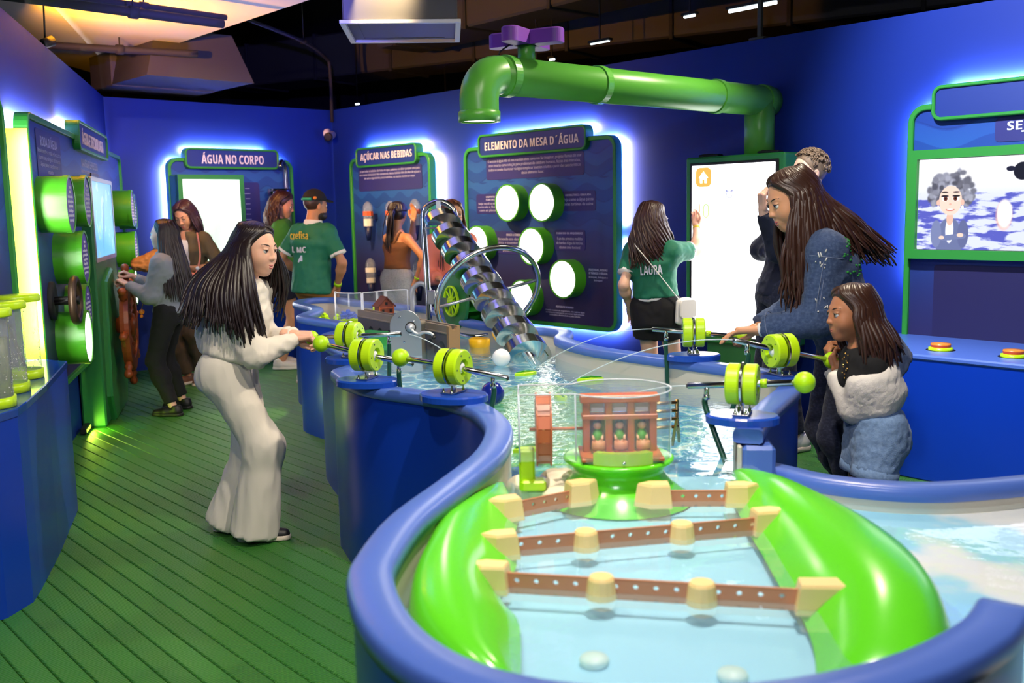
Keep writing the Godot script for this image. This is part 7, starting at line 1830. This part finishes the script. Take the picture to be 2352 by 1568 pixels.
func girl_in_jersey() -> void:
	var o := person("girl in a green LAURA football shirt touching the big kiosk screen")
	var r := rig(1.49, Vector3(0.965, 0.79, -6.6), 2.55, Vector3(0.935, 1.235, -6.6), [2.35, 0.02, 0.0, 0.94],
		[[Vector3(0.88, 0, -6.66), 2.5], [Vector3(1.05, 0, -6.56), 2.6]], [Vector3(0.8, 0.8, -6.7), Vector3(1.275, 1.335, -6.84)], [Vector3(-0.3, 0.0, 0.6), Vector3(0.6, -1, 0.3)], 1.05)
	obj("body", body_of(r, false, ["relaxed", "point"], [0, 0.3], 0.012, [Vector3.ZERO, Vector3(0.02, 1, -0.25)]), "skin_pale", o)
	var top := torso(r, 0.02, -0.06)
	for s in 2: top.append_array(sleeve(r, s, 0.024, 0.66, 1.0))
	var t := dress(o, "football_shirt", top, 0.012, "jersey", [], [0.0045, Vector3(10, 9, 10), 73], 0.04)
	for s in 2:
		var a: Vector3 = r.sh[s].lerp(r.elb[s], 0.6); var b: Vector3 = r.sh[s].lerp(r.elb[s], 0.68); band(t, "cuff", a, b, 0.0635, "white_cloth")
	obj("hem", solo(blob([slab(r.pel + r.up * 0.07, r.pel + r.up * 0.095, r.left, 0.153, 0.113, 0.151, 0.111, 3)], 0.009, 0.005)), "white_cloth", t)
	var back := Transform3D(Basis(-r.left, Vector3.UP, -r.fw), r.pel.lerp(r.neck, 0.62) - r.fw * 0.126)
	var l := letters(t, "LAURA", 0.15, 0.062, Vector3.ZERO, "ink", true, 2); var lt := l.transform; l.transform = back * T(0.045, 0.0, 0, 0.1, 0, 0.06) * lt
	var leg := [slab(r.pel - r.up * 0.08, r.pel + r.up * 0.085, r.left, 0.15, 0.122, 0.122, 0.096)]
	for s in 2: leg.append_array(trouser(r, s, 0.026, 0.5, 0.098))
	dress(o, "shorts", leg, 0.012, "black_cloth", [], [0.0037, Vector3(8, 6, 8), 75], 0.05)
	shoes(o, r, "shoe_white", "shoe_white")
	face(o, r, rgb(44, 28, 22), rgb(186, 104, 98), "brow_dark"); glasses(o, r, "white_plastic")
	var n: Vector3 = r.neck
	hair(o, r, "hair_brown", [[-70, n + Vector3(0.12, -0.08, -0.05)], [-115, n + Vector3(0.13, -0.1, 0.04)], [-155, n + Vector3(0.06, -0.12, 0.12)], [-190, n + Vector3(-0.03, -0.14, 0.12)], [-230, n + Vector3(-0.13, -0.14, 0.07)], [-290, n + Vector3(-0.14, -0.12, -0.02)]], 0.0, 230, 81, {"belly": 0.035, "wave": 0.01, "width": 0.0125, "lift": 0.004})
	var w: Vector3 = r.wri[1]; var d: Vector3 = (r.wri[1] - r.elb[1]).normalized(); band(o, "wristband", w - d * 0.03, w - d * 0.012, 0.026, "print_yellow")
	var b := thing("crossbody_bag", "small white crossbody bag at the LAURA shirt girl's hip", "bag", T(1.13, 0.8, -6.46, 0.5))
	obj("pouch", solo(blob([slab(Vector3(0, -0.07, 0), Vector3(0, 0.055, 0), Vector3.RIGHT, 0.075, 0.034, 0.07, 0.03, 0)], 0.008, 0.02)), "bag_white", b)
	var g := Geo.new(); g.xf = T(0, 0.005, 0.0); prism(g, rrect(-0.066, -0.06, 0.066, 0.07, 0.03), 0.03, 0.042, 0.006); obj("flap", g, "bag_white", b)
	var inv: Transform3D = b.transform.affine_inverse(); var st := []
	for q in [Vector3(1.09, 0.87, -6.44), Vector3(0.99, 1.0, -6.445), Vector3(0.88, 1.14, -6.455), Vector3(0.815, 1.23, -6.53), Vector3(0.83, 1.25, -6.62), Vector3(0.93, 1.1, -6.77), Vector3(1.11, 0.9, -6.66)]: st.append(inv * q)
	g = Geo.new(true); tube(g, spline(st, 6), 0.007, 8, true, 0.5); obj("strap", g, "bag_white", b)

func man_with_glasses() -> void:
	var o := person("curly haired man in dark glasses and navy sweater behind the denim woman")
	var r := rig(1.78, Vector3(1.62, 0.95, -5.95), -1.35, Vector3(1.755, 1.475, -5.93), [-1.3, 0.0, 0.0, 1.06],
		[[Vector3(1.69, 0, -5.84), -1.1], [Vector3(1.72, 0, -6.06), -1.3]], [Vector3(1.44, 1.44, -5.7), Vector3(1.62, 1.2, -6.02)], [Vector3(-1, -0.9, 0.0), Vector3(-0.5, -1, -0.5)], 1.1)
	obj("body", body_of(r, true, ["grip", "grip"], [0, 0], 0.014, [Vector3(-0.1, 1, 0.1), Vector3(0, 1, 0.1)]), "skin_pale", o)
	var top := torso(r, 0.02, 0.02)
	for s in 2: top.append_array(sleeve(r, s, 0.024, 1.92, 0.6))
	dress(o, "sweater", top, 0.014, "dark_navy", [], [0.0045, Vector3(10, 10, 10), 83], 0.04)
	var leg := [slab(r.pel - r.up * 0.06, r.pel + r.up * 0.06, r.left, 0.16, 0.125, 0.15, 0.115)]
	for s in 2: leg.append_array(trouser(r, s, 0.014, 1.95, 0.06, 0.042))
	dress(o, "jeans", leg, 0.015, "denim_dark", [], [0.0045, Vector3(10, 10, 10), 85], 0.04)
	shoes(o, r, "shoe_white", "sole_pale", 1.12)
	face(o, r, rgb(60, 50, 40), rgb(180, 110, 100), "brow_brown"); glasses(o, r, "glasses_dark")
	var rng := RandomNumberGenerator.new(); rng.seed = 8; var g := Geo.new(true)
	for i in 420:                                                    # short curls
		var d := Vector3(rng.randfn(), rng.randfn() + 0.4, rng.randfn() - 0.25).normalized()
		if d.y < -0.25 or (d.z > 0.35 and d.y < 0.6) or (d.z > -0.1 and d.y < 0.1): continue
		var c := Vector3(0, 0.034, -0.015) + d * Vector3(0.077, 0.092, 0.096)
		var q := []; var ph := rng.randf() * TAU; var a: Array = frame_at(d, Vector3.UP); var rr := rng.randf_range(0.007, 0.011)
		for k in 7: q.append(c + d * (0.004 + k * 0.0022) + (a[0] * cos(ph + k) + a[1] * sin(ph + k)) * rr)
		tube(g, q, 0.0034, 5)
	var h := obj("hair", g, "hair_grey", o); h.transform = r.hx
	obj("scalp", solo(blob([ell(Vector3(0, 0.034, -0.016), Vector3(0.078, 0.092, 0.097))], 0.008, 0.01, [[Vector3(0, 0.06, 0.05), Vector3(0, -0.5, 0.86)], [Vector3(0, -0.03, 0), Vector3(0, -1, 0.3)]])), "hair_grey", h)

func woman_in_denim() -> void:
	var o := person("long haired laughing woman in a torn denim jacket leaning over a cannon")
	var r := rig(1.68, Vector3(1.5, 0.87, -4.36), -1.5, Vector3(1.275, 1.335, -4.3), [-1.4, 0.35, 0.0, 1.06],
		[[Vector3(1.58, 0, -4.26), -1.4], [Vector3(1.6, 0, -4.5), -1.5]], [Vector3(1.065, 0.935, -4.26), Vector3(1.1, 0.92, -4.44)], [Vector3(0.6, -1, 0.5), Vector3(0.6, -1, -0.5)], 1.12)
	obj("body", body_of(r, false, ["relaxed", "grip"], [0.2, 0], 0.013, [Vector3(-1, -0.1, -0.35), Vector3(-1, -0.1, 0.1)]), "skin_warm", o)
	var jk := torso(r, 0.034, 0.12)
	jk.append(slab(r.pel - r.up * 0.16 + Vector3(0.05, 0, 0), r.pel + r.up * 0.1, r.left, 0.19, 0.17, 0.165, 0.135, 2))
	for s in 2: jk.append_array(sleeve(r, s, 0.034, 1.9, 0.8))
	jk.append(cap(r.neck - r.fw * 0.03 + r.left * 0.05, r.neck - r.fw * 0.03 - r.left * 0.05, 0.05, 0.05))
	var j := dress(o, "denim_jacket", jk, 0.012, "denim", [], [0.0045, Vector3(9, 10, 9), 93], 0.04)
	for q in [[r.sh[0].lerp(r.elb[0], 0.1), 0.072], [r.elb[0].lerp(r.wri[0], 0.78), 0.058]]:    # seams
		var d: Vector3 = (r.elb[0] - r.sh[0]).normalized() if q[1] > 0.07 else (r.wri[0] - r.elb[0]).normalized()
		var ax := frame_at(d, Vector3.UP); var c := []
		for i in 24: c.append(q[0] + (ax[0] * cos(TAU * i / 24) + ax[1] * sin(TAU * i / 24)) * (q[1] + 0.014))
		var g := Geo.new(true); tube(g, c, 0.0018, 6, false, 1.0, true); obj("seam", g, "stitch", j)
	for q in [[0.0, 0.95], [0.012, 0.95]]:                           # double seam along the outside of the sleeve
		var sg := Geo.new(true); var pts := []
		for i in 12:
			var t: float = lerpf(0.12, q[1], i / 11.0); var ax: Vector3 = (r.elb[0] - r.sh[0]).normalized(); var side := ax.cross(Vector3(0, 0, 1)).normalized()
			pts.append(r.sh[0].lerp(r.elb[0], t) + Vector3(0, 0, 0.076 - 0.006 * t) + side * (q[0] + 0.02))
		tube(sg, pts, 0.0016, 5); obj("seam", sg, "stitch", j)
	var g := Geo.new(true); var rng := RandomNumberGenerator.new(); rng.seed = 3
	var jv: PackedVector3Array = j.mesh.surface_get_arrays(0)[Mesh.ARRAY_VERTEX]; var g2 := Geo.new(true)
	var tears := [r.sh[0].lerp(r.elb[0], 0.12) + Vector3(-0.05, 0, 0.08), r.sh[0].lerp(r.elb[0], 0.75) + Vector3(0, 0, 0.08)]; var leaf: Vector3 = r.sh[0] + Vector3(0.14, -0.02, 0.02)
	for v in jv:                                                     # frayed tears on the sleeve, painted leaf specks on the shoulder blade
		for t in tears:
			if v.distance_to(t) < 0.04 and v.z > t.z - 0.035 and rng.randf() < 0.22: tube(g, [v, v + Vector3(rng.randf_range(-0.008, 0.008), rng.randf_range(-0.022, 0.022), 0.004)], 0.003, 5)
		if v.distance_to(leaf) < 0.11 and v.z > -4.24 and rng.randf() < 0.12: ball(g2, v, rng.randf_range(0.003, 0.007), 8, Vector3(1.4, 0.8, 0.6))
	var fr := obj("frayed_tear", g, "frayed", j); fr.set_meta("kind", "stuff")
	fr = obj("painted_specks", g2, "paint_green", j); fr.set_meta("kind", "stuff")
	var leg := [slab(r.pel - r.up * 0.06, r.pel + r.up * 0.06, r.left, 0.16, 0.125, 0.14, 0.11)]
	for s in 2: leg.append_array(trouser(r, s, 0.01, 1.95, 0.045, 0.04))
	dress(o, "jeans", leg, 0.014, "denim_dark", [], [0.003, Vector3(10, 10, 10), 95], 0.04)
	shoes(o, r, "shoe_white", "sole_pale")
	face(o, r, rgb(40, 26, 20), rgb(196, 90, 90), "brow_dark", 1.0, true)
	var n: Vector3 = r.neck
	hair(o, r, "hair_brown", [[58, n + Vector3(-0.13, -0.26, 0.12)], [85, n + Vector3(-0.07, -0.32, 0.14)], [105, n + Vector3(0.0, -0.27, 0.15)], [130, n + Vector3(0.1, -0.12, 0.13)], [150, n + Vector3(0.3, -0.09, 0.11)], [180, n + Vector3(0.36, -0.11, 0.02)], [225, n + Vector3(0.25, -0.12, -0.1)], [290, n + Vector3(-0.08, -0.26, -0.13)]], 0.0, 280, 101, {"belly": 0.035, "wave": 0.012, "width": 0.0125})
	var w: Vector3 = r.wri[0]; var d: Vector3 = (r.wri[0] - r.elb[0]).normalized(); band(o, "watch_strap", w - d * 0.03, w - d * 0.005, 0.03, "white_plastic")
	g = Geo.new(); g.xf = Transform3D(Basis.looking_at(d, Vector3.UP), w - d * 0.018 + Vector3(0, 0.012, 0.026)); box(g, Vector3.ZERO, Vector3(0.02, 0.038, 0.032), 0.006); obj("watch_case", g, "black", o)

func small_girl() -> void:
	var o := person("small girl with shoulder length hair, white fluffy jacket and denim shorts")
	var r := rig(1.17, Vector3(1.37, 0.62, -3.68), -1.5, Vector3(1.3, 0.925, -3.68), [-1.42, 0.05, 0.0, 0.86],
		[[Vector3(1.4, 0, -3.6), -1.5], [Vector3(1.42, 0, -3.77), -1.5]], [Vector3(1.25, 0.83, -3.79), Vector3(1.27, 0.84, -3.92)], [Vector3(0.1, -1, 0.5), Vector3(0.2, -1, -0.4)], 1.06)
	obj("body", body_of(r, false, ["grip", "grip"], [0, 0], 0.01, [Vector3(-0.25, 1, -0.35), Vector3(-0.3, 1, 0.1)]), "skin_brown", o)
	dress(o, "black_top", torso(r, 0.012, -0.05), 0.01, "black_cloth", [], [0.0023, Vector3(12, 12, 12), 3], 0.03)
	var jk := torso(r, 0.03, -0.15).slice(0, 3)
	jk.append(ell(r.pel + r.up * 0.16 - r.fw * 0.03, Vector3(0.105, 0.055, 0.135)))
	jk.append(cut(r.neck + Vector3(-0.06, 0.0, 0), Vector3(0.13, 0.1, 0.17))); jk.append(cut(r.pel.lerp(r.neck, 0.7) + Vector3(-0.15, 0, 0.0), Vector3(0.085, 0.25, 0.08)))
	for s in 2:
		jk.append(cap(r.sh[s].lerp(r.elb[s], 0.4), r.elb[s], 0.058, 0.054, 0)); jk.append(cap(r.elb[s], r.elb[s].lerp(r.wri[s], 0.88), 0.052, 0.044, 1))
	dress(o, "fluffy_jacket", jk, 0.0095, "fluffy", [[r.pel.lerp(r.neck, 0.8), Vector3(-0.35, 1, 0)]], [0.0026, Vector3(60, 45, 60), 5], 0.035)
	var leg := [slab(r.pel - r.up * 0.06, r.pel + r.up * 0.06, r.left, 0.115, 0.1, 0.105, 0.088)]
	leg.append(ell(r.pel - r.fw * 0.03 - Vector3(0, 0.03, 0), Vector3(0.08, 0.075, 0.1)))
	for s in 2: leg.append_array(trouser(r, s, 0.018, 0.5, 0.082))
	var sh := dress(o, "shorts", leg, 0.01, "denim_light", [], [0.0045, Vector3(12, 14, 12), 7], 0.05)
	for s in 2:
		var a: Vector3 = r.hip[s].lerp(r.knee[s], 0.46); var b: Vector3 = r.hip[s].lerp(r.knee[s], 0.6); band(sh, "rolled_cuff", a, b, 0.086, "denim_light")
	var g := Geo.new(true); var c := []
	for i in 28:
		var a := TAU * i / 28; c.append(r.pel + r.up * 0.06 + r.left * cos(a) * 0.106 + r.fw * sin(a) * 0.09)
	tube(g, c, 0.009, 8, false, 1.0, true); obj("waistband", g, "denim_light", sh)
	shoes(o, r, "shoe_white", "shoe_white")
	face(o, r, rgb(36, 22, 16), rgb(180, 98, 86), "brow_dark", 0.0)
	var n: Vector3 = r.neck
	hair(o, r, "hair_brown", [[66, n + Vector3(-0.03, -0.0, 0.1)], [95, n + Vector3(0.02, -0.03, 0.125)], [130, n + Vector3(0.1, -0.02, 0.11)], [180, n + Vector3(0.15, -0.02, 0.0)], [230, n + Vector3(0.1, -0.02, -0.1)], [295, n + Vector3(-0.03, -0.02, -0.11)]], 0.0, 170, 111, {"belly": 0.035, "width": 0.0125, "lift": 0.004})
	g = Geo.new(true)
	for i in 14: ball(g, r.neck + Vector3(-0.07 + 0.01 * sin(i * 1.7), -0.005 - i * 0.007, 0.045), 0.004, 8)
	var nk := obj("bead_necklace", g, "gold", o); nk.set_meta("kind", "stuff")
func _ready() -> void:
	setup()
	make_materials()
	make_lights()
	mat("skin_a", rgb(224, 170, 138), 0.5); mat("hair_black", rgb(24, 18, 18), 0.5); mat("brass", rgb(200, 170, 120), 0.25, 1.0); mat("clear_edge", rgb(214, 222, 236), 0.1); mat("galvanised", rgb(180, 184, 190), 0.32, 0.9); mat("boat_blue", rgb(30, 70, 190), 0.35)
	people_materials()
	make_room()
	make_boards()
	make_faucet()
	make_left()
	make_table()
	make_near_basin()
	make_cannons()
	make_screw()
	make_people()
